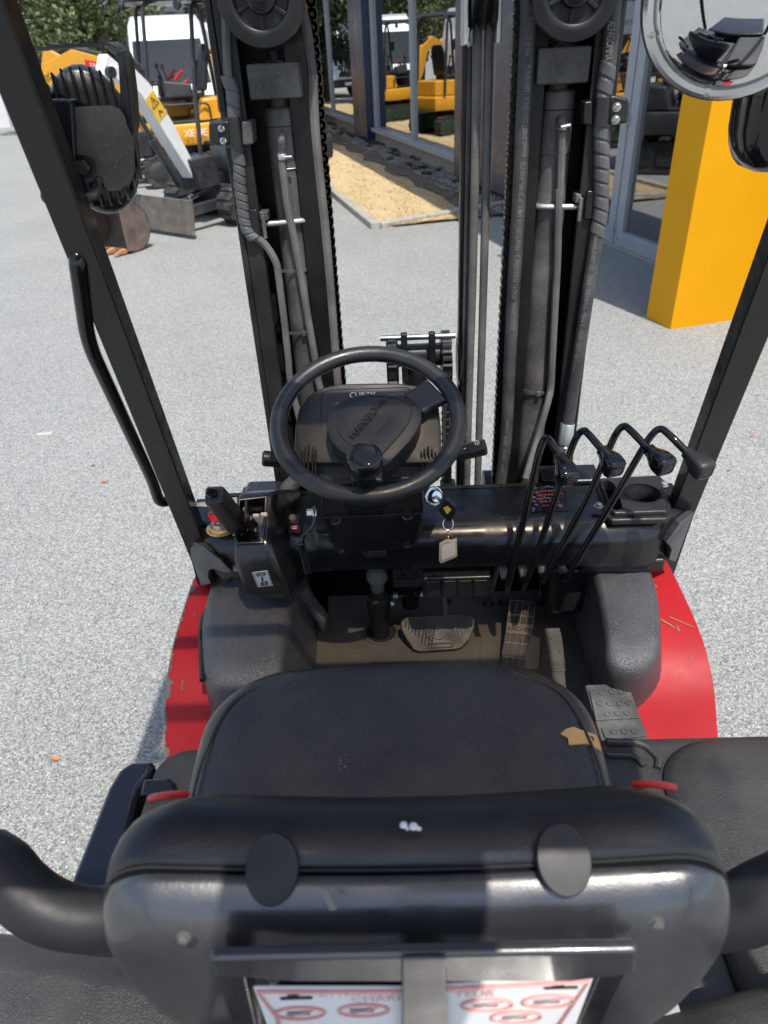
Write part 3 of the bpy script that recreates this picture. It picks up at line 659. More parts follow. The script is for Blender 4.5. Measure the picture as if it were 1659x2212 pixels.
    MB().cyl(W(-.12, *boom[-1]), W(.12, *boom[-1]), .055).build('pivot_pin', M['ex_g'] if boomc == 'ex_w' else M[boomc], bo); MB().cyl(W(-.13, *boom[0]), W(.13, *boom[0]), .06).build('pivot_pin', M['ex_g'] if boomc == 'ex_w' else M[boomc], bo)
    if sticker:
        a_, b_ = boom[1], boom[2]; dy, dz = b_[0]-a_[0], b_[1]-a_[1]; l_ = math.hypot(dy, dz); dy, dz = dy/l_, dz/l_
        def bs(u_, w_): return W(-.0875, a_[0]+dy*u_-dz*w_, a_[1]+dz*u_+dy*w_)
        d3 = W(-.0015, 0, 0)-W(0, 0, 0)
        q_ = MB().prism([bs(.16, -.09), bs(.16, .085), bs(.44, .085), bs(.44, -.09)], d3).build('warning_sticker', M['yellow_p'], bo)
        MB().tube([p_+d3*1.5 for p_ in (bs(.31, -.06), bs(.31, .055), bs(.41, 0))], .006, 5, closed=True).tube([bs(.33, 0)+d3*1.5, bs(.375, 0)+d3*1.5], .006, 5).tube([bs(.19, -.03)+d3*1.5, bs(.25, .0)+d3*1.5, bs(.21, .035)+d3*1.5], .008, 5).build('warning_symbol', M['ink'], q_)
    am = beam('dipper_arm', arm, [.13]*len(arm), [.22*th]+[.16*th]*(len(arm)-2)+[.12], boomc, root)
    if plate:
        y_, z_ = boom[2]
        for sd in (1, -1):
            pl_ = [W(sd*.088, y_-.25, z_-.10), W(sd*.088, y_+.28, z_+.0), W(sd*.088, y_+.28, z_+.14), W(sd*.088, y_-.25, z_+.04)]
            q_ = MB().prism(pl_, W(sd*.004, 0, 0)-W(0, 0, 0)).build('name_plate', M['red_s'], bo)
            text('plate_name', plate, W(sd*.0925, y_, z_+.02), W(0, sd, sd*.18)-W(0, 0, 0), (0, 0, 1), .10, M['white'], bo)
    p0, p1 = boom[0], boom[len(boom)//2]
    lc = MB(); a_ = W(0, p0[0]+.22, p0[1]-.06); b2 = W(0, p1[0]+.16, p1[1]-.14); mid = a_.lerp(b2, .6)
    lc.cyl(a_, mid, .05).cyl(mid, b2, .026); lc.build('boom_cylinder', M['ex_g'], root)
    ac = MB(); a_ = W(0, p1[0]-.05, p1[1]+.2); b2 = W(0, arm[0][0], arm[0][1]+.12); mid = a_.lerp(b2, .65); ac.cyl(a_, mid, .045).cyl(mid, b2, .024); ac.build('arm_cylinder', M['ex_g'], root)
    if bucket:
        y0, z0 = arm[-1]; bk_ = MB(); rr = .26; cy_, cz = y0-.02, max(z0-.16, .24)
        pr = [(cy_+rr*math.cos(R(a)), cz+rr*math.sin(R(a))) for a in range(60, 301, 24)]
        inn = [(cy_+(rr-.02)*math.cos(R(a)), cz+(rr-.02)*math.sin(R(a))) for a in range(60, 301, 24)]
        bk_.loft([[W(x, y, z) for y, z in pr]+[W(x, y, z) for y, z in reversed(inn)] for x in (-.3, .3)])
        for x in (-.3, .285): bk_.prism([W(x, y, z) for y, z in pr], W(.015, 0, 0)-W(0, 0, 0))
        bo_ = bk_.build('bucket', M['bucket'], root, bevel=.004)
        for x in (-.24, -.08, .08, .24):
            ty, tz = pr[-1]; MB().loft([[W(x-.03, ty, tz-.02), W(x+.03, ty, tz-.02), W(x+.03, ty, tz+.03), W(x-.03, ty, tz+.03)], [W(x-.018, ty+.15, tz-.01), W(x+.018, ty+.15, tz-.01), W(x+.018, ty+.15, tz), W(x-.018, ty+.15, tz)]]).build('tooth', M['tooth'], bo_)
    if number:
        for s in (1, -1):
            text('model_number', number, (s*.605, -.02, .73), (0, s, 0), (0, 0, 1), .14, M['white'], root, spacing=.9)
            MB().span((s*.50, .34, .93), (s*.512, .42, 1.08)).build('sticker', M['white'], root)
    return root
# the grey machine with the white boom laid out to the left, bucket on the stones
HA = math.atan2(.58, -.81)                      # heading of its tracks
exa = make_excavator('charcoal mini excavator with a white boom and its dozer blade towards the yard', 'ex_g', 'ex_w', 'ex_g',
                     [(.12, .56), (.42, 1.12), (.68, 1.56), (.84, 1.70), (1.12, 1.74)], [(1.02, 1.86), (1.2, 1.62), (1.50, .42)], swing=R(9), bladec='blade', bly=.10, pvy=.10, front=False, sticker=True, th=.74)
exa.location = (-2.20, 11.18, 0); exa.rotation_euler = (0, 0, math.atan2(.58, -.81)+R(0)); exa.rotation_euler = (0, 0, R(143)); exa.scale = (1.12, 1.12, 1.06)
for o in list(exa.children):
    if o.name.split('.')[0] in ('canopy_post', 'rear_mirror', 'guard_rail') and sum(v.co.x for v in o.data.vertices)/len(o.data.vertices) < .1 or o.name.startswith('rear_mirror'): bpy.data.objects.remove(o)
_off = Matrix.Rotation(-R(143), 3, 'Z') @ V3((.34, .06, 0))/1.12
for o in exa.children:
    if o.name.split('.')[0] in ('house', 'engine_cover', 'floor_plate', 'side_cover', 'seat', 'arm_console', 'joystick', 'red_lever', 'travel_lever', 'canopy_post', 'guard_rail', 'canopy_roof', 'work_lamp', 'rear_mirror'): o.location = _off
exb = make_excavator('yellow mini excavator with XE19E on its flank, parked behind the charcoal one', 'ex_y', 'ex_y', 'ex_g',
                     [(.12, .62), (.35, .98), (.65, 1.22), (1.0, 1.25)], [(.9, 1.38), (1.1, 1.1), (.95, .55)], number='XE19E', bladec='blade_t', swing=R(10))
exb.location = (-3.72, 14.5, 0); exb.rotation_euler = (0, 0, R(112)); exb.scale = (1.15, 1.15, 1.12)
exc = make_excavator('larger yellow excavator whose raised boom reaches across the top left', 'ex_y', 'ex_y', 'ex_g',
                     [(.12, .62), (.45, 1.35), (.85, 1.82), (1.35, 1.95), (1.95, 1.80)], [(1.75, 2.12), (1.98, 1.75), (1.75, .75)], posts=False, swing=R(0), th=1.45, plate='YANMAR')
exc.location = tuple(V3((1, 1, 0))*at(400, 235, y=15.6)); exc.rotation_euler = (0, 0, R(84))
exd = make_excavator('yellow and dark green excavator mirrored in the middle window', 'ex_y', 'ex_y', 'ex_gn',
                     [(.12, .62), (.5, 1.2), (.7, 1.75), (1.0, 1.95), (1.5, 1.8)], [(1.4, 1.95), (1.55, 1.75), (1.7, .7)], posts=True)
exd.location = (-3.5, 23.3, 0); exd.rotation_euler = (0, 0, R(80))
c = copy_tree(exd); c.location = (-2.7, 19.0, 0); c.rotation_euler = (0, 0, R(84)); c['label'] = 'second yellow excavator mirrored beside the grey column'

# ================================================================ the forklift
FK = thing('forklift', 'black and red counterbalance forklift seen from behind its driver seat', 'forklift', (0.01, 1.0, 0))
def z6(x, y): return (950.4+.3958*x, 993.6+.3958*y)      # reading aids: coordinates noted on enlarged crops
def z5(x, y): return (345.6+.3958*x, 993.6+.3958*y)
def zl(x, y): return (1071.4+.3125*x, 898.6+.3125*y)
def zw(x, y): return (553+.3125*x, 691.2+.3125*y)
def z8(x, y): return (639.4+.3645*x, 1157.8+.3645*y)
def zp(x, y): return (380.2+.2083*x, 1019.5+.2083*y)     # crop of the brake console

# ---- chassis under the floor (seen past the fenders and in other views)
ch = MB(); ch.span((-.50, .55, .28), (.52, 1.62, .66)); ch.span((-.545, -.9, .30), (.565, .72, .62)); ch.build('chassis', M['mast_dk'], FK, bevel=.02)
cw = MB(); cw.loft([[(-.50, -.75, .35), (.52, -.75, .35), (.52, -1.25, .35), (-.50, -1.25, .35)], [(-.54, -.70, .6), (.56, -.70, .6), (.50, -1.38, .6), (-.48, -1.38, .6)], [(-.54, -.62, 1.0), (.56, -.62, 1.0), (.48, -1.35, .98), (-.46, -1.35, .98)]]); cw.build('counterweight', M['paint'], FK, bevel=.06, seg=3)
for s, cx in ((-1, -.43), (1, .45)):
    w = MB().lathe((cx-.09*s, 1.46, .335), (s, 0, 0), [(.2, 0), (.31, .01), (.335, .04), (.335, .16), (.31, .19), (.2, .2)], 26).build('front_wheel', M['tyre'], FK)
    MB().lathe((cx+.08*s, 1.46, .335), (s, 0, 0), [(.21, .025), (.17, .0), (.07, .01), (.07, .03)], 20).build('rim', M['red'], w)
    w = MB().lathe((cx*.95-.06*s, -.55, .26), (s, 0, 0), [(.15, 0), (.24, .01), (.26, .04), (.26, .12), (.24, .15), (.15, .16)], 24).build('rear_wheel', M['tyre'], FK)

# ---- red front fenders: a plate curving over the wheel
def fender(x0, x1, dirx, name_label):
    prof = [(.90, .62), (.93, .70), (.99, .765), (1.04, .825), (1.09, .862), (1.15, .886), (1.25, .900), (1.40, .905), (1.52, .885), (1.62, .83)]
    cur = curve([(0, y, z) for y, z in prof], 4)
    f = MB(); n = len(cur); top = []; bot = []
    for i, p in enumerate(cur):
        q = p-V3((0, 0, .006)); top.append((V3((x0, p.y, p.z)), V3((x1, p.y, p.z))))
    f.loft([[a for a, b_ in top]+[a-V3((0, 0, .008)) for a, b_ in reversed(top)], [b_ for a, b_ in top]+[b_-V3((0, 0, .008)) for a, b_ in reversed(top)]])
    o = f.build('fender', M['red'], FK, bevel=.003, label=name_label)
    # side skirt below the fender edge
    sk = MB(); sk.prism([(x1-dirx*.002, p.y, p.z-.01) for p in cur]+[(x1-dirx*.002, 1.62, .62), (x1-dirx*.002, .93, .62)], (-dirx*.01, 0, 0)); sk.build('fender_skirt', M['red'], o)
    return o
fl = fender(-.44, -.57, -1, 'red left fender with chipped paint along its edge')
fr = fender(.43, .60, 1, 'red right fender with a scratch on top')
M['chip'] = mat('bare_chipped_metal', (.15, .13, .12), .7, vary=.3)
rn = random.Random(5)
FPROF = [(.90, .62), (.93, .70), (.99, .765), (1.04, .825), (1.09, .862), (1.15, .886), (1.25, .900), (1.40, .905), (1.52, .885)]
FCUR = curve([(0, y, z) for y, z in FPROF], 8)
def fz(y):
    for a, b_ in zip(FCUR, FCUR[1:]):
        if a.y <= y <= b_.y: return a.z+(b_.z-a.z)*(y-a.y)/max(1e-6, b_.y-a.y)
    return .9
def chip(x, y, ly, w, sgn, par, edge=True):
    mb = MB(); n = 22; ph = [rn.uniform(0, 6.28) for _ in range(4)]; ed = []; inn = []
    for k in range(n+1):
        t = k/n; yy = y+ly*(t-.5); prof = math.sin(math.pi*t)**.6
        j = .45+.28*math.sin(7*t+ph[0])+.2*math.sin(17*t+ph[1])+.14*math.sin(37*t+ph[2])+rn.uniform(-.1, .1)
        d = max(.0006, .75*w*prof*max(.08, j)); z = fz(yy)+.0012
        ed.append(V3((x-(0 if edge else sgn*d*.8), yy, z))); inn.append(V3((x+sgn*d, yy, z)))
    mb.sheet([ed, inn]); mb.build('paint_chip', M['chip'], par, smooth=False, recalc=False)
for (y, ly, w) in ((1.335, .09, .020), (1.27, .05, .010), (1.225, .06, .013), (1.185, .04, .011), (1.135, .08, .016), (1.085, .075, .028), (1.02, .03, .016), (.975, .05, .020)): chip(-.5705, y, ly, w, 1, fl)
for (x, y, ly, w) in ((-.535, 1.075, .018, .008), (-.50, 1.12, .012, .005), (-.54, 1.25, .012, .006), (-.515, 1.20, .01, .004)): chip(x, y, ly, w, 1, fl, False)
for (x, y, ly, w) in ((.545, 1.30, .012, .006), (.555, 1.17, .016, .007), (.565, 1.10, .010, .004)): chip(x, y, ly, w, -1, fr, False)
scr = MB()
for a, b_ in (((1.20, .545), (1.17, .59)), ((1.225, .50), (1.175, .545)), ((1.19, .525), (1.17, .548))):
    za = .893; scr.bar((a[1], a[0], .8975), (b_[1], b_[0], .8925), .0022, .0010, (0, 0, 1))
scr.build('scratch', mat('bare_scratch', (.36, .24, .17), .6), fr)

# ---- floor, mat, firewall
MB().span((-.47, .80, .66), (.36, 1.56, .700)).build('floor_plate', M['mast_dk'], FK)
fwl = MB(); fwl.span((-.52, 1.515, .68), (.58, 1.53, 1.06)); fwl.build('firewall', M['mast_dk'], FK)
mo = [z8(190, 350), z8(420, 336), z8(445, 400), z8(560, 400), z8(580, 322), z8(760, 318), z8(890, 308), z8(1530, 296), z8(1575, 330), z8(1659, 575), z8(1760, 850), z8(1830, 990), z8(1830, 1060), (600, 1500), (640, 1480), z8(30, 780), z8(66, 520), z8(170, 500), z8(190, 480)]
mm = MB(); mm.prism([at(u, v, z=.712) for u, v in mo][::-1], (0, 0, .010))
fm = mm.build('floor_mat', M['mat_r'], FK, bevel=.003)
def flat_ring(mb, c, r0, r1, z, n=28): mb.lathe((c.x, c.y, z), (0, 0, 1), [(r0, 0), (r0, .004), (r1, .004), (r1, 0)], n, caps=False)
def pit(c, r, z, par, name='mat_hole'):
    mb = MB(); mb.lathe((c.x, c.y, z), (0, 0, 1), [(r*1.16, 0), (r*1.14, .0035), (r, .0035), (r*.98, -.001)], 28, caps=False); mb.build(name+'_rim', M['mat_r'], par)
    return MB().lathe((c.x, c.y, z+.0008), (0, 0, 1), [(r, 0), (r*.2, .0002)], 28).build(name, M['ink'], par)
pit(at(*z8(505, 572), z=.722), .040, .722, fm)
for q in ((1140, 405), (1230, 400), (1448, 400)): pit(at(*z8(*q), z=.722), .016, .722, fm)
pit(at(*z8(895, 392), z=.722), .013, .722, fm)
# raised outline on the mat and the treads at the right
ol = MB(); ol.tube([at(*z8(*q), z=.7222) for q in ((140, 775), (150, 740), (180, 715), (430, 700), (640, 690))], .0016, 6); ol.tube([at(*z8(*q), z=.7222) for q in ((1090, 760), (1095, 640), (1100, 580))], .0015, 6)
ol.build('mat_ridge', M['mat_r'], fm)
tp = [at(*z8(*q), z=.7235) for q in ((1460, 590), (1500, 570), (1575, 572), (1600, 600), (1650, 745), (1640, 790), (1590, 805), (1465, 800), (1447, 770))]
MB().prism(tp, (0, 0, .002)).build('heel_pad', M['mat_r'], fm, bevel=.001)
for q in ((1522, 608), (1503, 685), (1570, 682), (1492, 756), (1547, 756), (1600, 752)):
    c = at(*z8(*q), z=.726); MB().lathe(c, (0, 0, 1), [(.007, 0), (.006, .0025), (.003, .0028), (.0028, .0012)], 14).build('tread_dot', M['mat_r'], fm)
# ribbed step by the right fender
sp = [at(*z6(*q), z=.865) for q in ((790, 1225), (1020, 1215), (1045, 1260), (1130, 1500), (1150, 1560), (900, 1600), (870, 1500))]
st = MB().prism(sp, (0, 0, -.14)).build('side_step', M['step_r'], FK, bevel=.004)
for quad in (((815, 1262), (1030, 1240), (1090, 1410), (850, 1424)), ((880, 1465), (1105, 1440), (1130, 1510), (905, 1530))):
    MB().prism([at(*z6(*q), z=.8665) for q in quad], (0, 0, .0025)).build('step_tread', M['step_r'], st, bevel=.0012)
for q in ((885, 1272), (938, 1268), (990, 1268), (874, 1330), (928, 1330), (982, 1328), (1032, 1328), (915, 1388), (970, 1384), (1022, 1382), (1005, 1482), (1062, 1480), (950, 1484)):
    c = at(*z6(*q), z=.869); MB().lathe(c, (0, 0, 1), [(.0072, 0), (.0068, .0024), (.0046, .0026), (.0042, .001)], 16).build('tread_dot', M['step_r'], st)

# ---- moulded covers over the wheel arches
def ring_rr(x0, x1, y0, y1, z, r, n=6):
    cx, cy_ = (x0+x1)/2, (y0+y1)/2; return [(cx+a, cy_+b_, z) for a, b_ in rrect(x1-x0, y1-y0, r, n)]
def blend(a, b_, t): return [p.lerp(q, t) for p, q in zip(a, b_)]
def shrink(a, k, dz): c = sum(a, V3())/len(a); return [V3((p.x+(c.x-p.x)*k, p.y+(c.y-p.y)*k, p.z+dz)) for p in a]
def cover(top, bot, rt, rbm):
    T, B = rpoly(top, rt, 5, 64), rpoly(bot, rbm, 5, 64); mb = MB()
    mb.loft([B, blend(B, T, .3), blend(B, T, .6), blend(B, T, .85), T, shrink(T, .04, .016), shrink(T, .12, .027), shrink(T, .25, .031)]); return mb
rb = cover([(.40, 1.49, .930), (.385, 1.22, .930), at(1309, 1450, z=.925), at(1388, 1460, z=.925), at(1428, 1425, z=.925), at(1424, 1300, z=.925), (.545, 1.49, .930)],
           [(.315, 1.49, .712), at(1226, 1325, z=.712), at(1269, 1468, z=.712), (.40, 1.01, .735), at(1388, 1548, z=.765), at(1432, 1514, z=.775), (.545, 1.22, .86)], [.02, .06, .06, .06, .06, .06, .02], [.02, .05, .05, .05, .05, .06, .02])
rbo = rb.build('wheel_arch_cover', M['boxcov'], FK, sharp=60, label='right wheel arch cover of grained black plastic, half in the sun')
lb = cover([(-.515, 1.49, .915), (-.512, 1.20, .915), (-.46, 1.0, .91), (-.30, 1.0, .91), (-.30, 1.18, .915), (-.315, 1.49, .915)],
           [(-.515, 1.49, .715), (-.512, 1.20, .715), (-.465, .99, .715), (-.272, .99, .715), (-.268, 1.18, .715), (-.28, 1.49, .715)], [.02, .06, .05, .05, .05, .02], .04)
lbo = lb.build('wheel_arch_cover', M['boxcov'], FK, sharp=60, label='left wheel arch cover of grained black plastic')
MB().tube(curve([(-.470, 1.03, .915), (-.505, 1.18, .922), (-.500, 1.24, .930), (-.470, 1.29, .938), (-.46, 1.36, .944), (-.46, 1.44, .944)], 5), .006, 8).build('cover_ridge', M['plastic'], lbo)

# ---- dashboard cross beam
def dash_sec(x, top=1.10, front=1.27, drop=1.0, back=1.445, r=.062):
    pts = [(back, top-.06), (back, top)]
    for k in range(0, 9):
        a = R(90*k/8); pts.append((front+r-r*math.sin(a), top-r+r*math.cos(a)))
    pts += [(front-.002, drop+.004), (front+.012, drop), (front+.03, drop+.02)]
    return [(x, y, z) for y, z in pts]
db = MB()
db.loft([dash_sec(-.548, 1.085, 1.345, 1.0), dash_sec(-.540, 1.098, 1.335, .99), dash_sec(-.46, 1.10, 1.275, .985), dash_sec(-.2, 1.10, 1.272, 1.0), dash_sec(.25, 1.10, 1.27, 1.0), dash_sec(.45, 1.10, 1.272, .985), dash_sec(.505, 1.10, 1.275, .985), dash_sec(.595, 1.098, 1.335, .99), dash_sec(.605, 1.085, 1.345, 1.0)])
dash = db.build('dashboard', M['paint'], FK, sharp=50)
for x, y in ((.121, 1.418), (.166, 1.325), (.20, 1.43), (-.105, 1.43)):
    MB().lathe((x, y, 1.1006), (0, 0, 1), [(.009 if x == .121 else .003, 0), (.0005, .0001)], 14).build('panel_hole', M['ink'], dash)
# lower storage lip at the right
lp = MB(); lp.loft([[(x, 1.285, .995), (x, 1.283, .962), (x, 1.30, .948), (x, 1.44, .948), (x, 1.44, .995)] for x in (.36, .375, .535, .55)]); lp.build('storage_tray', M['plastic_s'], dash, bevel=.008)
MB().span((.30, 1.32, .80), (.50, 1.50, .95)).build('valve_cover', M['paint'], FK, bevel=.02)
# side brackets joining beam and pillars
for s, x, q in ((-1, -.549, 'left'), (1, .606, 'right')):
    if s < 0: bp2 = [at(*z5(*c), y=yy) for c, yy in (((132, 428), 1.335), ((235, 472), 1.285), ((330, 545), 1.262), ((392, 612), 1.262), ((350, 618), 1.265), ((290, 596), 1.275), ((268, 604), 1.28), ((264, 640), 1.28), ((278, 676), 1.28), ((224, 688), 1.325))]
    else: bp2 = [at(*z6(*c), y=yy) for c, yy in (((1388, 285), 1.335), ((1286, 556), 1.325), ((1250, 546), 1.285), ((1262, 492), 1.28), ((1252, 468), 1.277), ((1235, 452), 1.275), ((1310, 345), 1.288))]
    br = MB(); br.prism(bp2, (0, .03, -.01)); br.build('beam_bracket', M['bracket_g'], dash, bevel=.002)
# fuse strip panel hanging under the beam
fu = MB(); c0, c1 = at(1000-88, 1222, y=1.262), at(1063, 1205, y=1.262)
fu.span((c0.x, 1.255, .925), (c1.x, 1.30, .985)); fuse = fu.build('switch_panel', M['plastic_s'], dash, bevel=.006)
for k in range(4):
    x0 = c0.x+.006+(c1.x-c0.x-.012)*k/4; MB().span((x0+.003, 1.2515, .932), (x0+(c1.x-c0.x)/4-.006, 1.256, .977)).build('blank_switch', M['plastic'], fuse, bevel=.002)

# ---- front pillars of the overhead guard
def pillar(b0, b1, t, w, d, side, label):
    b0, b1, t = V3(b0), V3(b1), V3(t); ax = (t-b1).normalized()
    e = V3((1, 0, 0)); e = (e-ax*e.dot(ax)).normalized(); f = ax.cross(e)
    sec = [(-w/2, -d/2), (-w*.16, -d/2), (-w*.12, -d*.36), (w*.12, -d*.36), (w*.16, -d/2), (w/2, -d/2), (w/2, d/2), (-w/2, d/2)]
    pm = MB(); pm.loft([[p+e*a+f*-b_ for a, b_ in sec] for p in (b0, b1, t)])
    return pm.build('guard_pillar', M['paint'], FK, bevel=.004, label=label), e, f, ax
pL, eL, fL, aL = pillar((-.553, 1.435, .68), at(437, 1200, y=1.36), at(-12, 100, y=.95)+V3((0, -.01, .16)), .046, .040, -1, 'left front guard pillar with grab handle')
pR, eR, fR, aR = pillar((.612, 1.46, .70), at(1470, 1100, y=1.38), at(1884, 100, y=.95)+V3((0, -.01, .16)), .052, .040, 1, 'right front guard pillar')
for (u, v) in ((106, 425), ):
    c = at(u, v, y=1.045); n = (CAM_POS-c).normalized()
    MB().lathe(c-n*.004, n, [(.011, 0), (.010, .004), (.006, .005), (.0055, -.004)], 16).build('threaded_hole', M['paint'], pL)
def grab(u, v, y): return at(u, v, y=y)
gh = fillet([grab(172, 532, 1.10), grab(166, 560, 1.065), grab(190, 740, 1.12), grab(330, 1040, 1.33), grab(345, 1088, 1.355), grab(385, 1075, 1.385)], .045)
MB().tube(gh, .0125, 14).build('grab_handle', M['gloss'], pL)
# left work lamp on the pillar
lc = at(200, 303, y=1.15); ln = V3((.30, -1, .16)).normalized(); lx = V3((0, 0, 1)).cross(ln).normalized()*-1; lz = ln.cross(lx)
if lx.x < 0: lx = -lx
lz = V3((0, 0, 1)); lz = (lz-ln*lz.dot(ln)).normalized()
def lp_(a, b_, c): return lc+lx*a+lz*b_+ln*c
lamp = MB()
lamp.loft([[lp_(.068*sx*k1, .106*sz*k2, c) for sx, sz in ((math.cos(R(a)), math.sin(R(a))) for a in range(0, 360, 12))] for k1, k2, c in ((.88, .90, -.062), (.92, .94, -.055), (.92, .94, -.035), (.84, .88, -.02), (.78, .83, -.016))])
lampo = lamp.build('work_lamp', M['plastic_s'], FK, label='left work lamp with cooling fins on the pillar')
for k in range(10):
    a = -.056+.0125*k; hh = .088*math.sqrt(max(.08, 1-abs(a/.070)**2.6))
    f = MB(); f.box(lp_(a, 0, .002), (.0034, .050, hh*2), Matrix((lx, -ln, lz)).transposed()); f.build('cooling_fin', M['plastic_s'], lampo, bevel=.001, seg=1)
# U bracket strap round the lamp
U_ = [at(u, v, y=yy) for u, v, yy in ((72, 112, 1.12), (150, 103, 1.12), (250, 98, 1.12), (272, 118, 1.12), (283, 200, 1.12), (288, 275, 1.12), (280, 308, 1.12))]
uf = MB(); rows = []
path = fillet(U_, .012, 4)
nrm_ = V3((0, -1, 0))
uf.loft([[p+V3((0, -.022, .004)), p+V3((0, .022, .004)), p+V3((.003, .022, 0)), p+V3((.003, -.022, 0))] for p in path]); uf.build('lamp_yoke', M['plastic'], lampo)
yk = MB(); yk.prism([at(u, v, y=1.10) for u, v in ((253, 110), (274, 104), (284, 190), (290, 285), (282, 300), (270, 307), (262, 300), (258, 240), (258, 190))], (0, .004, 0)); yk.build('lamp_yoke_side', M['plastic'], lampo, bevel=.002)
plate = [(152, 232), (238, 228), (258, 236), (268, 252), (272, 270), (287, 300), (291, 370), (282, 395), (258, 412), (232, 414), (222, 398), (206, 390), (186, 398), (176, 372), (158, 362)]
MB().prism([at(u, v, y=1.085) for u, v in plate], (0, .005, 0)).build('lamp_plate', M['cyl'], lampo, bevel=.0015)
MB().prism([at(u, v, y=1.075) for u, v in ((104, 215), (148, 216), (156, 226), (164, 372), (150, 340), (120, 262))], (0, .03, 0)).build('lamp_bracket', M['plastic_s'], lampo, bevel=.003)
b_ = at(184, 360, y=1.083); MB().bolt(b_, (0, -1, 0), .011, .010).build('bolt', M['plastic_s'], lampo)
b_ = at(213, 391, y=1.083); MB().lathe(b_, (0, -1, 0), [(.006, 0), (.005, .002), (.003, .0025)], 12).build('rivet', M['plastic_s'], lampo)
MB().tube(curve([at(215, 402, y=1.10), at(195, 425, y=1.085), at(165, 425, y=1.10), at(140, 410, y=1.10)], 6), .007, 8).build('lamp_cable', M['hose'], lampo)
# right work lamp (only its lower left shows)
rc = at(1702, 226, y=1.12); rl = MB()
rl.loft([[rc+V3((.062*k*math.copysign(abs(math.cos(R(a)))**.7, math.cos(R(a))), d, .085*k*math.copysign(abs(math.sin(R(a)))**.7, math.sin(R(a))))) for a in range(0, 360, 15)] for k, d in ((.82, -.04), (.96, -.025), (1, 0), (1, .03), (.9, .05))])
rlo = rl.build('work_lamp', M['gloss'], FK, label='right work lamp with smooth black housing, cut by the picture edge')
MB().span(rc+V3((-.01, .0, .06)), rc+V3((.04, .03, .13))).build('lamp_bracket', M['paint'], rlo, bevel=.004)

# ---- round convex mirror
mc = at(1600, -12, y=.98); mn = V3((-.30, -1, -.16)).normalized()
mr_ = .1045
m1 = MB(); m1.lathe(mc, mn, [(mr_*.6, -.035), (mr_*.9, -.028), (mr_*1.0, -.012), (mr_*1.01, 0), (mr_*.99, .008), (mr_*.97, .006)], 56); mir = m1.build('mirror', M['plastic_s'], FK, label='round convex mirror at the top right')
MB().lathe(mc, mn, [(mr_*.985, .004), (mr_*.98, .009), (mr_*.93, .014), (mr_*.87, .014), (mr_*.855, .009)], 56, caps=False).build('mirror_ring', mat('scuffed_chrome_ring', (.74, .76, .77), .24, metal=.9, vary=.1, dust=(.3, (.55, .52, .48), 22), wear=(.70, (.25, .2, .16), 45)), mir)
prof = [(mr_*.86, .009)]+[(mr_*.86*math.cos(R(a)), .009+.028*math.sin(R(a))) for a in range(10, 91, 10)]
mg = bpy.data.materials.new('convex_mirror_glass'); mg.use_nodes = True; b_ = mg.node_tree.nodes['Principled BSDF']; b_.inputs['Metallic'].default_value = 1; b_.inputs['Base Color'].default_value = (.74, .75, .76, 1); b_.inputs['Roughness'].default_value = .02
MB().lathe(mc, mn, prof, 56).build('mirror_glass', mg, mir)
e1, e2, _a = frame_of(mn)
for a in (0, 60, 120, 180, 240, 300):
    p = mc+mn*.013+(e1*math.cos(R(a+20))+e2*math.sin(R(a+20)))*mr_*.90; MB().bolt(p, mn, .0035, .002).build('screw', M['zinc'], mir)
MB().tube(fillet([mc-mn*.03, mc-mn*.06+V3((.03, 0, .03)), mc+V3((-.02, .02, .24))], .03), .008, 8).build('mirror_arm', M['paint'], mir)

# ---- overhead guard roof above the camera: frame, bars and smoked rain sheet
og = MB(); zr = 2.17
og.span((-.575, .004, zr), (-.515, 1.0, zr+.06)); og.prism([(.475, .004, zr), (.530, .004, zr), (.605, 1.0, zr), (.545, 1.0, zr)], (0, 0, .06))
og.span((-.513, .94, zr+.002), (.543, .998, zr+.058)); og.span((-.513, .006, zr+.002), (.474, .06, zr+.058))
ogo = og.build('guard_roof', M['paint'], FK, bevel=.01)
for y in (.44, .61, .78): MB().span((-.514, y-.013, zr+.01), (.50+.075*y, y+.013, zr+.045)).build('roof_bar', M['paint'], ogo, bevel=.004)
MB().prism([(-.57, .01, zr+.062), (.525, .01, zr+.062), (.60, .99, zr+.062), (-.57, .99, zr+.062)], (0, 0, .004)).build('rain_sheet', M['roof_tint'], ogo)
rp = MB(); rp.span((-.052, -.32, zr), (.145, .003, zr+.05)); rp.build('shade_box', M['plastic_s'], ogo, bevel=.01)  # no lamp: unseen box added to shade the middle of the seat back
for x in (-.52, .55): MB().tube(fillet([(x, .0, zr+.02), (x*1.03, -.28, 1.7), (x*1.02, -.55, 1.05)], .2), .035, 10).build('rear_leg', M['paint'], ogo)

# ================================================================ seat
cu = MB()
def cush(z, k, front=.812, back=None, cx=-.062, hw=.300, rf=.125):
    back = .30+(1-k)*.30 if back is None else back; hw *= k; f = front-(1-k)*.26; pts = []; b1, b2 = back+(f-back)*.62, back+(f-back)*.4; rf = min(rf, hw*.6)
    for q in range(13): a = R(90*q/12); pts.append((cx+hw-rf*(1-math.cos(a)), f-rf*.95*(1-math.sin(a)), 0))
    n2 = 10
    for q in range(1, n2): t = q/n2; pts.append((cx+(hw-rf)*(1-2*t), f+.012*math.sin(math.pi*t), 0))
    for q in range(13): a = R(90+90*q/12); pts.append((cx-hw+rf*(1+math.cos(a)), f-rf*.95*(1-math.sin(a)), 0))
    bw = hw-.015
    pts += [(cx-hw, b1-.04, 0), (cx-hw, b2, 0), (cx-bw, back, 0), (cx, back, 0), (cx+bw, back, 0), (cx+hw, b2, 0), (cx+hw, b1-.04, 0)]
    return [(x, y, z+(.020*max(0, (y-.60)/.2) if z > 1.12 else 0)) for x, y, _z in pts]
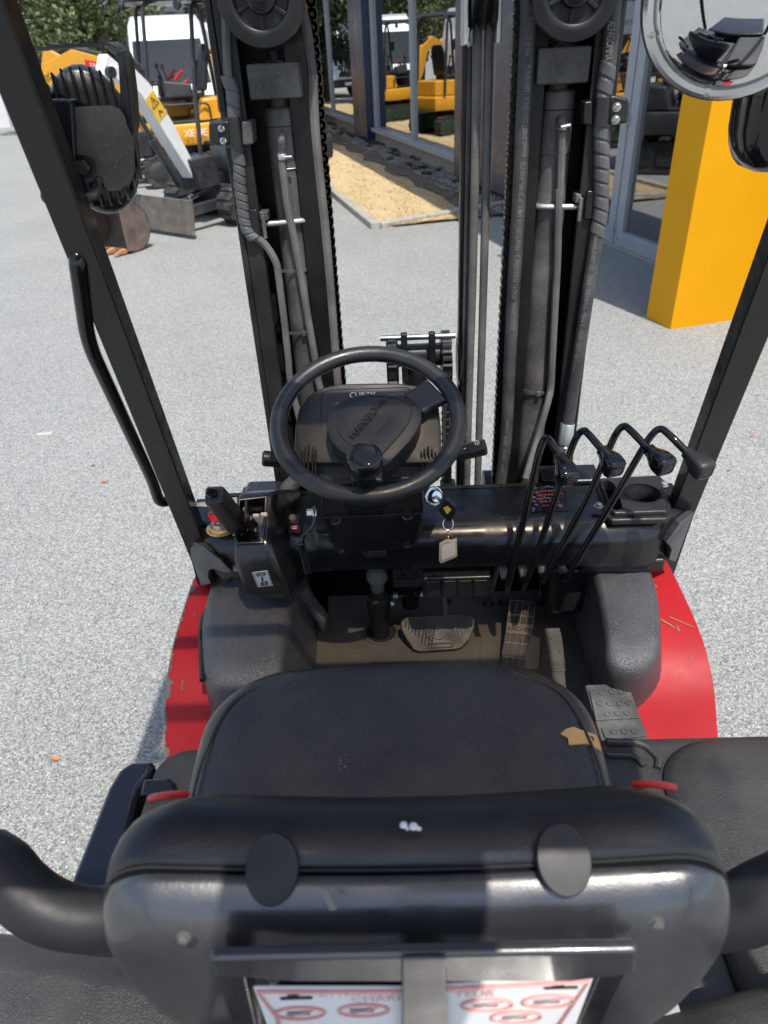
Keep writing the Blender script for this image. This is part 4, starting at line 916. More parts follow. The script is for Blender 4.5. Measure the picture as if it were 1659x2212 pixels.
cu.loft([cush(1.02, .93), cush(1.05, .985), cush(1.085, 1.0), cush(1.115, .998), cush(1.140, .978), cush(1.158, .945), cush(1.169, .90), cush(1.1755, .83), cush(1.1775, .72, rf=.10), cush(1.1775, .5, rf=.06), cush(1.178, .25, rf=.03), cush(1.178, .06, rf=.01)])
seat = cu.build('seat_cushion', M['leather'], FK, sharp=80, sub=1)
# welt lines along both sides
for s in (-1, 1):
    MB().tube(curve([(-.062+s*.268, .40, 1.1705), (-.062+s*.272, .55, 1.1735), (-.062+s*.270, .64, 1.177), (-.062+s*.245, .730, 1.184), (-.062+s*.18, .770, 1.187)], 6), .0022, 6).build('seam', M['vinyl'], seat)
sc_ = MB(); rs_ = random.Random(4)
for k in range(44):
    q = at(742+rs_.gauss(0, 9), 1650+rs_.gauss(0, 12), z=1.1815); w = rs_.uniform(.0003, .0011); sc_.poly([q+V3((w*math.cos(a)*rs_.uniform(.5, 1), w*math.sin(a)*rs_.uniform(.5, 1), 0)) for a in (0, 1.2, 2.5, 3.7, 5)])
sc_.build('pale_scuff', mat('dusty_scuff', (.10, .10, .098), .8), seat, smooth=False, recalc=False)
tpz = 1.178
tq = [(1222, 1582), (1238, 1577), (1255, 1580), (1290, 1577), (1298, 1586), (1302, 1606), (1285, 1608), (1268, 1606), (1240, 1612), (1228, 1613), (1226, 1600), (1210, 1592)]
tpm = MB(); pts = [at(u, v, z=tpz) for u, v in tq]
def onseat(p):
    T_ = [(-1, 1.178), (.150, 1.1775), (.187, 1.1755), (.208, 1.169), (.2215, 1.158), (.231, 1.140), (.24, 1.11)]
    for (xa, za), (xb, zb) in zip(T_, T_[1:]):
        if xa <= p.x <= xb: return V3((p.x, p.y, za+(zb-za)*(p.x-xa)/(xb-xa)+.020*max(0, (p.y-.60)/.2)+.0006))
    return V3((p.x, p.y, 1.10))
tpm.prism([onseat(p) for p in pts], (0, 0, .0025)); tpm.build('torn_patch', M['foam'], seat, label='torn tan patch at the right front of the cushion')
MB().prism([(.20, .60, 1.10), (.24, .60, 1.10), (.24, .30, 1.10), (.20, .30, 1.10)], (0, 0, .012)).build('seat_rail', M['zinc'], seat)
MB().tube([(-.05, .80, 1.08), (-.05, .86, 1.05)], .03, 12).build('seat_catch', M['gloss'], seat)

# backrest: padded front, hard rear shell
bx = -.044
def brow(y, z0, z1, hw, r, z_bot_hw, dz=0):
    """outline in x,z of the backrest at depth y"""
    pts = []
    for k in range(9): a = R(90*k/8); pts.append((bx+hw-r*(1-math.cos(a)), y, z1-r*(1-math.sin(a))))
    for k in range(1, 8): t = k/8; pts.append((bx+(hw-r)*(1-2*t), y, z1-.010*math.sin(math.pi*t)))
    for k in range(9): a = R(90+90*k/8); pts.append((bx-hw+r*(1+math.cos(a)), y, z1-r*(1-math.sin(a))))
    h = z1-r-z0
    for k in range(1, 7):
        t = k/7; pts.append((bx-hw+(hw-z_bot_hw)*t**1.15, y, z1-r-h*t))
    pts += [(bx-z_bot_hw, y, z0), (bx, y, z0), (bx+z_bot_hw, y, z0)]
    for k in range(6, 0, -1):
        t = k/7; pts.append((bx+hw-(hw-z_bot_hw)*t**1.15, y, z1-r-h*t))
    return pts
pd = MB(); pd.loft([brow(.3000, 1.10, 1.4865, .2425, .045, .12), brow(.3010, 1.10, 1.4885, .2435, .045, .12), brow(.318, 1.09, 1.500, .2435, .05, .12), brow(.342, 1.09, 1.501, .240, .055, .12), brow(.366, 1.10, 1.484, .226, .06, .11), brow(.382, 1.14, 1.45, .19, .07, .10)])
bkr = pd.build('backrest', M['vinyl'], FK, sharp=80, sub=1)
shl = MB(); shl.loft([brow(.2990, 1.10, 1.4845, .2430, .045, .12), brow(.2975, 1.10, 1.4850, .2435, .045, .12), brow(.280, 1.095, 1.478, .2425, .048, .12), brow(.266, 1.10, 1.458, .236, .05, .115), brow(.256, 1.12, 1.42, .215, .06, .10), brow(.250, 1.16, 1.36, .18, .06, .08)])
shell = shl.build('backrest_shell', M['shell'], bkr, sharp=80, sub=1)
MB().tube([(p[0], .2995, p[2]) for p in brow(.2995, 1.10, 1.4855, .2428, .045, .12)[:25]], .0012, 6).build('shell_seam', M['ink'], bkr)
for u, v in ((588, 1877), (1218, 1856)):
    c = at(u, v, y=.2965); nn_ = V3((0, -.55, .83)).normalized(); t2 = nn_.cross(V3((1, 0, 0)))
    pm = MB(); pm.loft([[c+V3((1, 0, 0))*(.0200*k*math.cos(R(a)))+t2*(.0252*k*math.sin(R(a)))+nn_*h for a in range(0, 360, 12)] for k, h in ((1, -.012), (1, .0012), (.96, .0022), (.5, .0026))]); pm.build('round_plug', M['plug'], bkr)
for s in (-1, 1):
    MB().tube(curve([(bx+s*.226, .374, 1.462), (bx+s*.215, .370, 1.471), (bx+s*.200, .368, 1.4765), (bx+s*.185, .367, 1.4785)], 5), [.0015]+[.0030]*14+[.0015], 8).build('red_side_trim', M['red_s'], bkr)
sm = MB()
for (u, v, w, h) in ((872, 1782, .006, .008), (893, 1785, .007, .005), (880, 1790, .003, .003), (905, 1790, .004, .006)):
    p = at(u, v, y=.335); q = V3((p.x, .30+.0, p.z)); q = at(u, v, y=.3155); sm.sphere(q, w/2, 8, (1, 1, .5))
sm.build('paint_spot', M['white'], bkr)
c = at(710, 1940, y=.254); MB().bar(c+V3((-.002, 0, .012)), c+V3((.002, 0, -.014)), .005, .0016, (1, 0, 0)).build('white_scuff', M['print_g'], bkr)
# document pocket frame on the shell
def onsh(u, v, y=.247): return at(u, v, y=y)
fr_ = MB(); rl_ = [[onsh(455, 2040), onsh(1372, 2022), onsh(1366, 2075), onsh(1225, 2092), onsh(640, 2092), onsh(468, 2080)]]
fr_.prism(rl_[0], (0, -.010, 0)); pk = fr_.build('document_pocket', M['shell'], bkr, bevel=.004)
for a, b_ in (((500, 2080), (545, 2260)), ((1330, 2060), (1240, 2260))):
    p, q = onsh(*a), onsh(*b_, y=.252); MB().bar(p, q, .022, .012).build('pocket_edge', M['plastic_s'], pk, bevel=.003)
MB().prism([onsh(868, 2062, .234), onsh(962, 2060, .234), onsh(968, 2300, .2315), onsh(868, 2300, .2315)], (0, -.003, 0)).build('pocket_strap', M['shell'], pk, bevel=.001)
for u, v in ((398, 2023), (1418, 1990), (590, 2120), (1340-80, 2105)):
    MB().bolt(onsh(u, v, .246), (0, -1, .2), .0038, .003).build('screw', M['cyl'], bkr)

# ================================================================ hood and body behind the seat
hd = MB(); hd.loft([ring_rr(-.47, .60, -.35, .775, .62, .05), ring_rr(-.48, .62, -.35, .80, .93, .05), ring_rr(-.478, .618, -.35, .80, .985, .05), ring_rr(-.472, .612, -.34, .794, .994, .05), ring_rr(-.45, .59, -.3, .775, .997, .05)])
hood = hd.build('engine_hood', M['hood'], FK, sharp=60)
# right hand console hump and its groove
hp = MB(); hp.loft([ring_rr(.34, .64, .18, .792, .985, .10), ring_rr(.35, .635, .20, .785, 1.006, .10), ring_rr(.38, .62, .24, .755, 1.018, .09), ring_rr(.43, .60, .30, .70, 1.021, .07)])
hp.build('hood_bulge', M['hood'], hood, sharp=80, sub=1)
MB().tube(fillet([at(1310, 1602, z=1.0), at(1390, 1605, z=1.0), at(1425, 1640, z=1.0), at(1420, 1660, z=1.0)], .03), .006, 8).build('hood_ridge', M['hood'], hood)
MB().tube(fillet([at(1310, 1630, z=1.0), at(1370, 1632, z=1.0), at(1392, 1655, z=1.0)], .02), .005, 8).build('hood_ridge', M['hood'], hood)
# left glossy side panel
sd_ = [at(u, v, z=.97) for u, v in ((283, 1642), (336, 1640), (322, 1672), (300, 1700), (262, 1850), (240, 2000), (95, 2100), (150, 1905), (232, 1700), (256, 1660))]
MB().prism(sd_[::-1], (0, 0, -.30)).build('side_panel', M['navy'], hood, bevel=.012, seg=3)
lt = MB(); c0 = at(325, 1700, z=1.0); lt.loft([[at(u, v, z=1.012) for u, v in ((312, 1684), (362, 1682), (375, 1694), (378, 1715), (305, 1718))], [at(u, v, z=.99) for u, v in ((305, 1684), (368, 1680), (385, 1694), (388, 1725), (300, 1725))]]); lt.build('hood_latch', M['gloss'], hood, bevel=.004)
# hip guards and rear shroud either side of the backrest
def shroud(pts, name, y0, r, mk, label=None):
    return MB().tube(curve(pts, 6), r, 12).build(name, M[mk], FK, label=label)
hl = MB(); hl.tube(curve([at(-60, 1800, z=1.32), at(30, 1910, z=1.30), at(110, 1968, z=1.28), at(215, 1985, z=1.26), at(330, 1960, z=1.24)], 6), [.004, .018, .026, .030, .032, .032]+[.031]*19, 14); hl.build('hip_restraint', M['plug'], FK, label='left curved hip restraint beside the backrest')
hl = MB(); hl.tube(curve([at(1740, 1900, z=1.30), at(1660, 1935, z=1.28), at(1600, 1965, z=1.26), at(1520, 1980, z=1.24)], 6), .034, 14); hl.build('hip_restraint', M['plug'], FK, label='right curved hip restraint beside the backrest')
rs = MB(); rs.loft([[(-.60, .46, .99), (-.27, .44, .99), (-.24, -.4, 1.0), (-.60, -.4, 1.0)], [(-.60, .44, 1.12), (-.275, .40, 1.13), (-.25, -.4, 1.12), (-.60, -.4, 1.12)], [(-.59, .40, 1.155), (-.29, .35, 1.16), (-.26, -.4, 1.13), (-.59, -.4, 1.13)]]); rs.build('rear_shroud', M['hood'], hood, bevel=.02, seg=3)
rs = MB(); rs.loft([[(.17, .36, .99), (.60, .44, .99), (.60, -.4, 1.0), (.14, -.4, 1.0)], [(.185, .34, 1.11), (.595, .42, 1.12), (.58, -.4, 1.08), (.16, -.4, 1.08)], [(.20, .30, 1.135), (.585, .38, 1.15), (.57, -.4, 1.1), (.18, -.4, 1.1)]]); rs.build('rear_shroud', M['hood'], hood, bevel=.02, seg=3)
MB().span((-.26, .14, 1.16), (-.215, .19, 1.19)).build('fuse_box', M['print_g'], hood, bevel=.003)
MB().span((-.21, -.3, .99), (.14, .24, 1.05)).build('battery_tray', M['shell'], hood, bevel=.02)

# ================================================================ mast
YM = 1.70
def z3(x, y): return (466.6+.2033*x, 414.7+.2033*y)
def z4(x, y): return (449.3+.1875*x, .1875*y)
def z2(x, y): return (967.7+.25*x, .25*y)
def zr_(x, y): return (1036.8+.28125*x, 414.7+.28125*y)
for s in (-1, 1):
    X_ = lambda a: .012 + s*abs(a)
    oc = MB()
    oc.span((X_(.404), 1.665, .12), (X_(.389), 1.83, 2.32)); oc.span((X_(.389), 1.665, .12), (X_(.350), 1.682, 2.32)); oc.span((X_(.389), 1.812, .12), (X_(.25), 1.83, 2.32))
    side = 'left' if s < 0 else 'right'
    ch_ = oc.build('mast_channel', M['mast'], FK, bevel=.004, label=side+' outer mast channel of black steel')
    ic = MB(); ic.span((X_(.252), 1.69, .14), (X_(.232), 1.811, 2.30)); ic.span((X_(.262), 1.685, .14), (X_(.218), 1.70, 2.30)); ic.build('inner_channel', M['mast_dk'], ch_, bevel=.003)
# cross members low down and the tilt housings beside the dash
cm = MB(); cm.span((-.40, 1.78, .30), (.42, 1.86, .48)); cm.span((-.36, 1.84, 2.16), (.385, 1.88, 2.28)); cm.build('mast_crossbeam', M['mast'], FK, bevel=.01)
MB().prism([(-.42, 1.53, 2.20), (-.15, 1.53, 2.20), (-.08, 1.53, 2.46), (.20, 1.53, 2.46), (.24, 1.53, 2.22), (.445, 1.53, 2.22), (.445, 1.53, 2.66), (-.42, 1.53, 2.66)], (0, .07, 0)).build('mast_crossbeam', M['mast'], FK, bevel=.01)
for x in (-.40, .425): MB().span((x-.015, 1.60, 2.28), (x+.015, 1.664, 2.5)).build('crossbeam_lug', M['mast'], FK)
a_ = at(530, 1062, y=1.62); b_ = at(610, 1062, y=1.62); tb = MB(); tb.span((a_.x, 1.58, a_.z-.07), (b_.x, 1.66, a_.z+.012)); tbo = tb.build('tilt_bracket', M['paint'], FK, bevel=.012, seg=3)
MB().span((a_.x-.012, 1.585, a_.z-.05), (a_.x-.001, 1.655, a_.z-.005)).build('bracket_cap', M['mast'], tbo, bevel=.003)
a_ = at(1265, 1050, y=1.50); MB().span((.30, 1.49, 1.09), (.44, 1.56, a_.z+.025)).build('tilt_bracket', M['paint'], FK, bevel=.006)
a_ = at(1062, 1045, y=1.75); MB().cyl((a_.x-.02, 1.78, a_.z-.03), (a_.x+.06, 1.78, a_.z-.03), .05, n=18).build('tilt_pin', M['mast'], FK)
a_ = at(613, 1060, y=1.60); MB().tube(curve([a_+V3((0, 0, -.06)), a_+V3((.01, 0, 0)), a_+V3((.05, .01, .04)), a_+V3((.07, .03, .09))], 6), .022, 12).build('tilt_hose', M['hose'], FK)

def lift_side(s):
    A = (lambda u, v, y=YM: at(u, v, y=y))
    side = 'left' if s < 0 else 'right'
    if s < 0:
        ct, cb = A(612, 245), A(657, 700); blockc, top_gland = A(587, 171), A(601, 232)
        cx = (A(609, 263).x+A(645, 618).x)/2
    else:
        cx = (A(1207, 212).x+A(1160, 800).x)/2; blockc, top_gland = A(1222, 137), A(1209, 195)
    gz = top_gland.z
    cyl = MB(); cyl.lathe((cx, YM+.02, .45), (0, 0, 1), [(.036, 0), (.036, gz-.45-.115), (.0372, gz-.45-.114), (.0372, gz-.45-.062), (.0365, gz-.45-.060), (.0365, gz-.45-.035), (.0378, gz-.45-.034), (.0378, gz-.45-.004), (.034, gz-.45)], 28)
    co = cyl.build('lift_cylinder', M['cyl'], FK, sharp=30, label=side+' lift cylinder with dusty grey film')
    for dz in (.034, .115): MB().lathe((cx, YM+.02, gz-dz), (0, 0, 1), [(.0372, -.0012), (.0386, 0), (.0372, .0012)], 28, caps=False).build('collar_groove', M['zinc'] if dz > .1 else M['ink'], co)
    MB().cyl((cx, YM+.02, gz), (cx, YM+.02, gz+.06), .022, n=20).build('piston_rod', M['cyl'], co)
    bz = blockc.z; bl_ = MB()
    bl_.prism([(cx-.054, 1.665, bz-.034), (cx+.050, 1.665, bz-.034), (cx+.056, 1.70, bz-.034), (cx+.056, 1.78, bz-.034), (cx-.056, 1.78, bz-.034)], (0, 0, .062)); bo = bl_.build('cylinder_head_block', M['cyl'], co, bevel=.004)
    bp_ = MB(); bp_.lathe((cx, 1.71, bz+.0285), (0, 0, 1), [(.030, 0), (.028, .004)], 20); bp_.bolt((cx, 1.71, bz+.0325), (0, 0, 1), .010, .012); bp_.build('bolt', M['mast'], bo)
    MB().span((cx-.052, 1.795, bz+.03), (cx+.045, 1.805, 2.3)).build('stay_plate', M['mast_dk'], co)
    # hose pulley facing the driver
    pc = A(564, -8, 1.60) if s < 0 else A(1243, -22, 1.60); r = .080
    p_ = MB(); p_.lathe(pc, (0, -1, 0), [(r*.8, -.022), (r*.98, -.022), (r, -.018), (r*.92, -.006), (r*.92, -.002), (r*.995, .004), (r, .009), (r*.985, .0125), (r*.80, .0135), (r*.67, .013), (r*.645, .011), (r*.63, .005), (r*.60, .002), (r*.36, .002), (r*.345, .008), (r*.33, .0135), (r*.27, .0145), (r*.25, .012), (r*.14, .012)], 48)
    po = p_.build('hose_pulley', M['pulley'], FK, sharp=50, label=side+' black hose pulley at the top of the mast')
    for k in range(6):
        a = R(60*k+25); d = V3((math.cos(a), 0, math.sin(a))); q = V3((-d.z, 0, d.x)); MB().bar(pc+d*r*.33+V3((0, -.004, 0)), pc+d*r*.64+V3((0, -.004, 0)), .008, .005, q).build('pulley_rib', M['pulley'], po, bevel=.002)
    MB().bolt(pc+V3((0, -.012, 0)), (0, -1, 0), .012, .008).build('pulley_bolt', M['mast'], po)
    return cx, gz, co
cxL, gzL, cylL = lift_side(-1)
cxR, gzR, cylR = lift_side(1)

# ---- hoses and wraps
def hose(pts, r, mk, name='hose', par=FK, n=8, sm=8, label=None, closed=False):
    return MB().tube(curve(pts, sm), r, n).build(name, M[mk], par, label=label)
def wrap(pts, r, pitch, mk='wrap', label=None, par=FK):
    P = curve(pts, 40); ds = [0]
    for a, b_ in zip(P, P[1:]): ds.append(ds[-1]+(b_-a).length)
    rr = []; dens = []
    N = int(ds[-1]/pitch)*6; j = 0
    for i in range(N+1):
        d = ds[-1]*i/N
        while j < len(ds)-2 and ds[j+1] < d: j += 1
        t = (d-ds[j])/max(1e-9, ds[j+1]-ds[j]); dens.append(P[j].lerp(P[j+1], t)); ph = i % 6; rr.append(r*(.90 if ph == 0 else 1.0+.045*ph/5))
    mb = MB(); mb.tube(dens, rr, 14)
    # skew each ring a little so the turns run round as a helix
    n = 14
    vv = list(mb.bm.verts)
    for i in range(len(dens)):
        t = (dens[min(i+1, len(dens)-1)]-dens[max(0, i-1)]).normalized()
        for k in range(n):
            if i*n+k < len(vv):
                v = vv[i*n+k]; v.co += t*((v.co-dens[i]).x*.42)
    return mb.build('spiral_wrap', M[mk], par, sharp=20, label=label)
A = lambda u, v, y=1.66: at(u, v, y=y)
wl = [A(*z4(225, 880)), A(*z4(280, 1060)), A(*z4(290, 1200)), A(*z4(300, 1330)), A(*z4(315, 1550)), A(*z4(340, 1740)), A(*z4(362, 1900)), A(*z4(368, 2120)), A(*z3(278, 110)), A(*z3(305, 300)), A(*z3(345, 420)), A(*z3(420, 500), y=1.66)]
wrap(wl[:7], .0135, .026, label='left grey spiral hose wrap, coarse upper turns'); wrap(wl[6:], .0130, .0165, label='left grey spiral hose wrap, tight lower turns')
hose([A(*z4(200, -60)), A(*z4(210, 400)), A(*z4(230, 860)), A(*z4(285, 1100)), A(*z4(340, 1740)), A(*z3(278, 110)), A(*z3(345, 420)), A(*z3(480, 520)), A(*z3(560, 610)), A(*z3(640, 760)), A(*z3(665, 900)), A(*z3(690, 1100)), A(*z3(730, 1420)), A(*z3(770, 1800)), A(*z3(800, 2050)), A(660, 960), A(690, 1090)], .0085, 'hose_g', label='brownish grey hose coming out of the left wrap')
hose([A(*z4(1205, 860), y=1.69), A(*z4(1215, 1200), y=1.69), A(*z4(1240, 1600), y=1.69), A(*z4(1290, 2100), y=1.69), A(*z3(1150, 320), y=1.69), A(*z3(1195, 800), y=1.69), A(*z3(1235, 1300), y=1.69), A(*z3(1275, 1800), y=1.69), A(*z3(1310, 2150), y=1.69), A(760, 960, y=1.69)], .0105, 'hose_g', label='flat grey hose in front of the left chain')
hose([A(*z4(1030, -60), y=1.69), A(*z4(1130, 300), y=1.69), A(*z4(1190, 750), y=1.69), A(*z4(1205, 880), y=1.69)], .0100, 'hose')
# thin return hose running down the left cylinder
el = A(*z4(850, 1600), y=1.665)
hl_ = hose([A(*z4(848, 1690), y=1.668), A(*z4(850, 1850), y=1.672), A(*z4(880, 2100), y=1.672), A(*z3(760, 150), y=1.672), A(*z3(830, 500), y=1.672), A(*z3(905, 900), y=1.672), A(*z3(970, 1300), y=1.672), A(*z3(1040, 1700), y=1.672), A(*z3(1100, 2060), y=1.672), A(715, 900, y=1.672)], .0088, 'hose_g', par=cylL, label='thin grey hose crossing down the left cylinder')
MB().tube(fillet([el+V3((0, .03, .004)), el+V3((0, -.004, .004)), A(*z4(848, 1700), y=1.668)], .02), .0095, 10).build('elbow_fitting', M['cyl'], cylL)
hc = MB(); q = A(*z4(852, 1805), y=1.672); hc.lathe(q-V3((0, 0, .006)), (0, 0, 1), [(.0098, 0), (.0105, .001), (.0105, .011), (.0098, .012)], 16); hc.cyl(q+V3((.006, -.008, 0)), q+V3((.022, -.008, 0)), .003, n=8); hc.build('hose_clip', M['zinc'], cylL)
# same on the right
el = A(*z2(980, 1060), y=1.665)
hr_ = hose([A(*z2(985, 1120), y=1.668), A(*z2(980, 1350), y=1.672), A(*z2(965, 1700), y=1.672), A(*zr_(605, 0), y=1.672), A(*zr_(595, 500), y=1.672), A(*zr_(575, 900), y=1.672), A(*zr_(555, 1300), y=1.672), A(*zr_(545, 1500), y=1.672), A(*zr_(520, 1620), y=1.66), A(*zr_(440, 1900), y=1.64), A(*zr_(350, 2200), y=1.60)], .0088, 'hose_g', par=cylR, label='thin grey hose running down the right cylinder')
MB().tube(fillet([el+V3((0, .03, .004)), el+V3((0, -.004, .004)), A(*z2(985, 1130), y=1.668)], .02), .0092, 10).build('elbow_fitting', M['cyl'], cylR)
hc = MB(); hc.cyl(A(*z2(975, 1098), y=1.655), A(*z2(1058, 1080), y=1.655), .0035, n=8); hc.lathe(A(*z2(985, 1120), y=1.668), (0, 0, 1), [(.0105, 0), (.0112, .002), (.0105, .014)], 14); hc.build('hose_clip', M['zinc'], cylR)
# strap and ties
def tie(par, u, v, rx=.040, cx=0, y=YM+.02, mk='wrap', h=.007, hl=.0, tilt=0, name='zip_tie'):
    z = at(u, v, y=YM).z; mb = MB(); rings = []; pts = []
    for k in range(29): a = 2*math.pi*k/28; pts.append(V3((cx+hl*(math.cos(a) < -.2)*-1+rx*math.cos(a), y+rx*1.02*math.sin(a), z+tilt*math.cos(a))))
    mb.loft([[p+V3((0, 0, -h/2)), p+V3((0, 0, h/2)), p+V3((math.cos(2*math.pi*i/28)*.0018, math.sin(2*math.pi*i/28)*.0018, h/2)), p+V3((math.cos(2*math.pi*i/28)*.0018, math.sin(2*math.pi*i/28)*.0018, -h/2))] for i, p in enumerate(pts)], False, False)
    o = mb.build(name, M[mk], par)
    MB().span((cx-.002, y-rx-.008, z-h*.8), (cx+.010, y-rx-.0005, z+h*.8)).build('tie_head', M[mk], o, bevel=.001); return o
tie(cylL, *z3(830, 815), rx=.0385, cx=cxL, hl=.018); tie(cylL, *z3(900, 1470), rx=.0385, cx=cxL, hl=.018)
tie(cylR, *zr_(450, 1520), rx=.0395, cx=cxR, mk='wrap', h=.008, tilt=-.004)
# U bolts holding the cylinders
def ubolt(par, cx, z, s):
    mb = MB(); pts = []
    for k in range(17): a = R(-90*1+180*k/16) if s < 0 else R(270-180*k/16); pts.append(V3((cx+.041*math.cos(a), YM+.02+.041*math.sin(a), z)))
    pts = pts if True else pts
    tail = V3((cx+s*.105, YM-.021, z-.004)); mb.tube([tail]+pts, .0065, 10); o = mb.build('u_bolt', M['zinc'], par)
    MB().span((cx+s*.068, YM-.045, z-.026), (cx+s*.086, YM+.06, z+.034)).build('clamp_plate', M['paint'], o, bevel=.004)
    nb = MB(); nb.lathe((cx+s*.087, YM-.021, z-.004), (s, 0, 0), [(.0105, 0), (.0105, .009)], 6); nb.lathe((cx+s*.097, YM-.021, z-.004), (s, 0, 0), [(.0115, 0), (.0115, .011), (.008, .016)], 6); nb.build('nut', M['zinc'], o)
    b2 = MB(); b2.span((cx+s*.048, YM-.035, z+.008), (cx+s*.066, YM+.0, z+.026)); b2.span((cx+s*.054, YM-.042, z-.03), (cx+s*.062, YM-.034, z+.02)); b2.build('clamp_shim', M['cyl'], o, bevel=.002)
ubolt(cylL, cxL, at(*z3(760, 320), y=YM-.02).z, -1); ubolt(cylR, cxR, at(*z2(850, 1790), y=YM-.02).z, 1)
# hose brackets with two bolts each
def bracket(pts, yb, dep, bolts, bolt_ax, label):
    o = MB().prism([at(u, v, y=yb) for u, v in pts], (0, dep, 0)).build('hose_bracket', M['mast'], FK, bevel=.006, seg=3, label=label)
    return o
bL = bracket([z4(0, 1420), z4(60, 1395), z4(240, 1390), z4(250, 1675), z4(90, 1680), z4(10, 1640)], 1.635, .07, None, None, 'left hose bracket with two socket screws')
for q in ((160, 1480), (182, 1622)): MB().lathe(at(*z4(*q), y=1.636), (0, -1, 0), [(.0068, 0), (.0068, .006), (.0045, .0065), (.003, .003)], 14).build('socket_screw', M['steel'], bL)
MB().prism([at(*z4(*q), y=1.645) for q in ((380, 1400), (500, 1392), (520, 1665), (400, 1680))], (0, .06, 0)).build('bracket_jaw', M['cyl'], bL, bevel=.004)
MB().lathe(at(*z4(320, 1695), y=1.655), (0, 0, 1), [(.0175, 0), (.0175, .055)], 20).build('hose_sleeve', M['plastic'], bL)
bR = bracket([z2(1395, 830), z2(1450, 822), z2(1560, 850), z2(1575, 900), z2(1555, 1068), z2(1395, 1080)], 1.635, .07, None, None, 'right hose bracket with two zinc bolts')
for q in ((1458, 925), (1448, 1034)): MB().bolt(at(*z2(*q), y=1.635), (0, -1, 0), .0065, .006).build('bolt', M['steel'], bR)
MB().prism([at(*z2(*q), y=1.645) for q in ((1180, 880), (1250, 870), (1248, 1085), (1170, 1080))], (0, .05, 0)).build('bracket_jaw', M['mast'], bR, bevel=.004)
MB().lathe(at(*z2(1325, 1090), y=1.655), (0, 0, 1), [(.0185, 0), (.0185, .052)], 20).build('hose_sleeve', M['plastic'], bR)
# extension springs
def spring(p, q, r, n, par):
    p, q = V3(p), V3(q); pts = []; e1, e2, ax = frame_of(q-p)
    for k in range(n*8+1): a = 2*math.pi*k/8; pts.append(p.lerp(q, k/(n*8))+e1*r*math.cos(a)+e2*r*math.sin(a))
    MB().tube(pts, .0014, 5).build('spring', M['mast'], par)
spring(at(*z4(465, 1960), y=1.69), at(*z4(480, 2300), y=1.69), .008, 24, bL); spring(at(*z2(1215, 1270), y=1.69), at(*z2(1215, 1545), y=1.69), .008, 22, bR)
# right hoses
hrL = hose([at(*z2(690, -80), y=1.67), at(*z2(690, 200), y=1.67), at(*z2(670, 600), y=1.67), at(*z2(640, 1200), y=1.67), at(*z2(605, 1900), y=1.67), at(*zr_(285, 300), y=1.67), at(*zr_(250, 900), y=1.67), at(*zr_(225, 1400), y=1.67), at(*zr_(200, 1900), y=1.67), at(1079, 1060, y=1.67)], .0152, 'hose', n=14, label='thick black hydraulic hose left of the right cylinder')
wrR = wrap([at(*z2(1390, 540), y=1.655), at(*z2(1365, 700), y=1.655), at(*z2(1345, 850), y=1.655), at(*z2(1330, 1100), y=1.655), at(*z2(1328, 1400), y=1.655), at(*z2(1320, 1800), y=1.655), at(*zr_(895, 340), y=1.655)], .0160, .0265, label='right grey spiral hose wrap')
hrR = hose([at(*z2(1440, -60), y=1.66), at(*z2(1425, 150), y=1.655), at(*z2(1390, 540), y=1.655), at(*z2(1330, 1100), y=1.655), at(*z2(1320, 1800), y=1.655), at(*zr_(890, 380), y=1.655), at(*zr_(840, 700), y=1.65), at(*zr_(775, 1150), y=1.645), at(*zr_(705, 1600), y=1.635), at(*zr_(675, 1790), y=1.63)], .0146, 'hose', n=14, label='hydraulic hose leaving the right spiral wrap')
f0, f1, f2 = at(*zr_(675, 1775), y=1.63), at(*zr_(655, 1925), y=1.625), at(*zr_(640, 2040), y=1.62); ax = (f1-f0).normalized()
ff = MB(); ff.lathe(f0, ax, [(.0165, 0), (.0178, .002), (.0178, .055), (.0150, .058), (.0130, .066)], 18); ff.lathe(f0+ax*.064, ax, [(.0165, 0), (.0165, .024)], 6); ff.lathe(f0+ax*.089, ax, [(.0125, 0), (.0125, .03)], 12); ff.build('hose_fitting', M['zinc'], hrR)
# printing along the hoses
def print_line(body, u0, v0, u1, v1, y, size, mk, par, flip=False, rad=.0155):
    p, q = at(u0, v0, y=y), at(u1, v1, y=y); ex = (q-p).normalized(); n = V3((0, -1, 0)); n = (n-ex*n.dot(ex)).normalized(); ey = n.cross(ex)
    o = text('hose_print', body, (p+q)/2, ex, ey, size, M[mk], par, lift=.0004)
    xs = [ex.dot(v.co) for v in o.data.vertices]; w = max(xs)-min(xs); k = (q-p).length/w; c = (p+q)/2
    for v in o.data.vertices: d = ex.dot(v.co-c); v.co += ex*(d*(k-1))
    return o
Z2 = lambda x, y: z2(x, y)
print_line('MSHR IC-152/16 - 2019', *z2(690, 480), *z2(735, 0), 1.6535, .014, 'print_g', hrL)
print_line('- MAX UP 28 MPa (4000 PSI) - exceeds EN857 2SC - DN16 - SAE100 R16', *z2(622, 1880), *z2(700, 560), 1.6535, .0145, 'print_g', hrL)
print_line('ALFAGOMMA - ITALY - FLEXOPAK 2 - MINETUFF -10 5/8"', *zr_(252, 1060), *zr_(312, 130), 1.6535, .0150, 'print_g', hrL)
print_line('2019_152/16 - 2019 - 91A091', *zr_(172, 2150), *zr_(215, 1740), 1.6535, .012, 'print_g', hrL)
print_line('exceeds EN857 2SC - DN16 - SAE100 R16 - MSHA IC-152/16 - 2Q19 - 2019_15201 - 91A91', *zr_(895, 340), *zr_(712, 1480), 1.630, .0145, 'print_g', hrR)
print_line('ALFAGOMMA', *z2(1412, 180), *z2(1385, 520), 1.6375, .020, 'print_g', hrR)

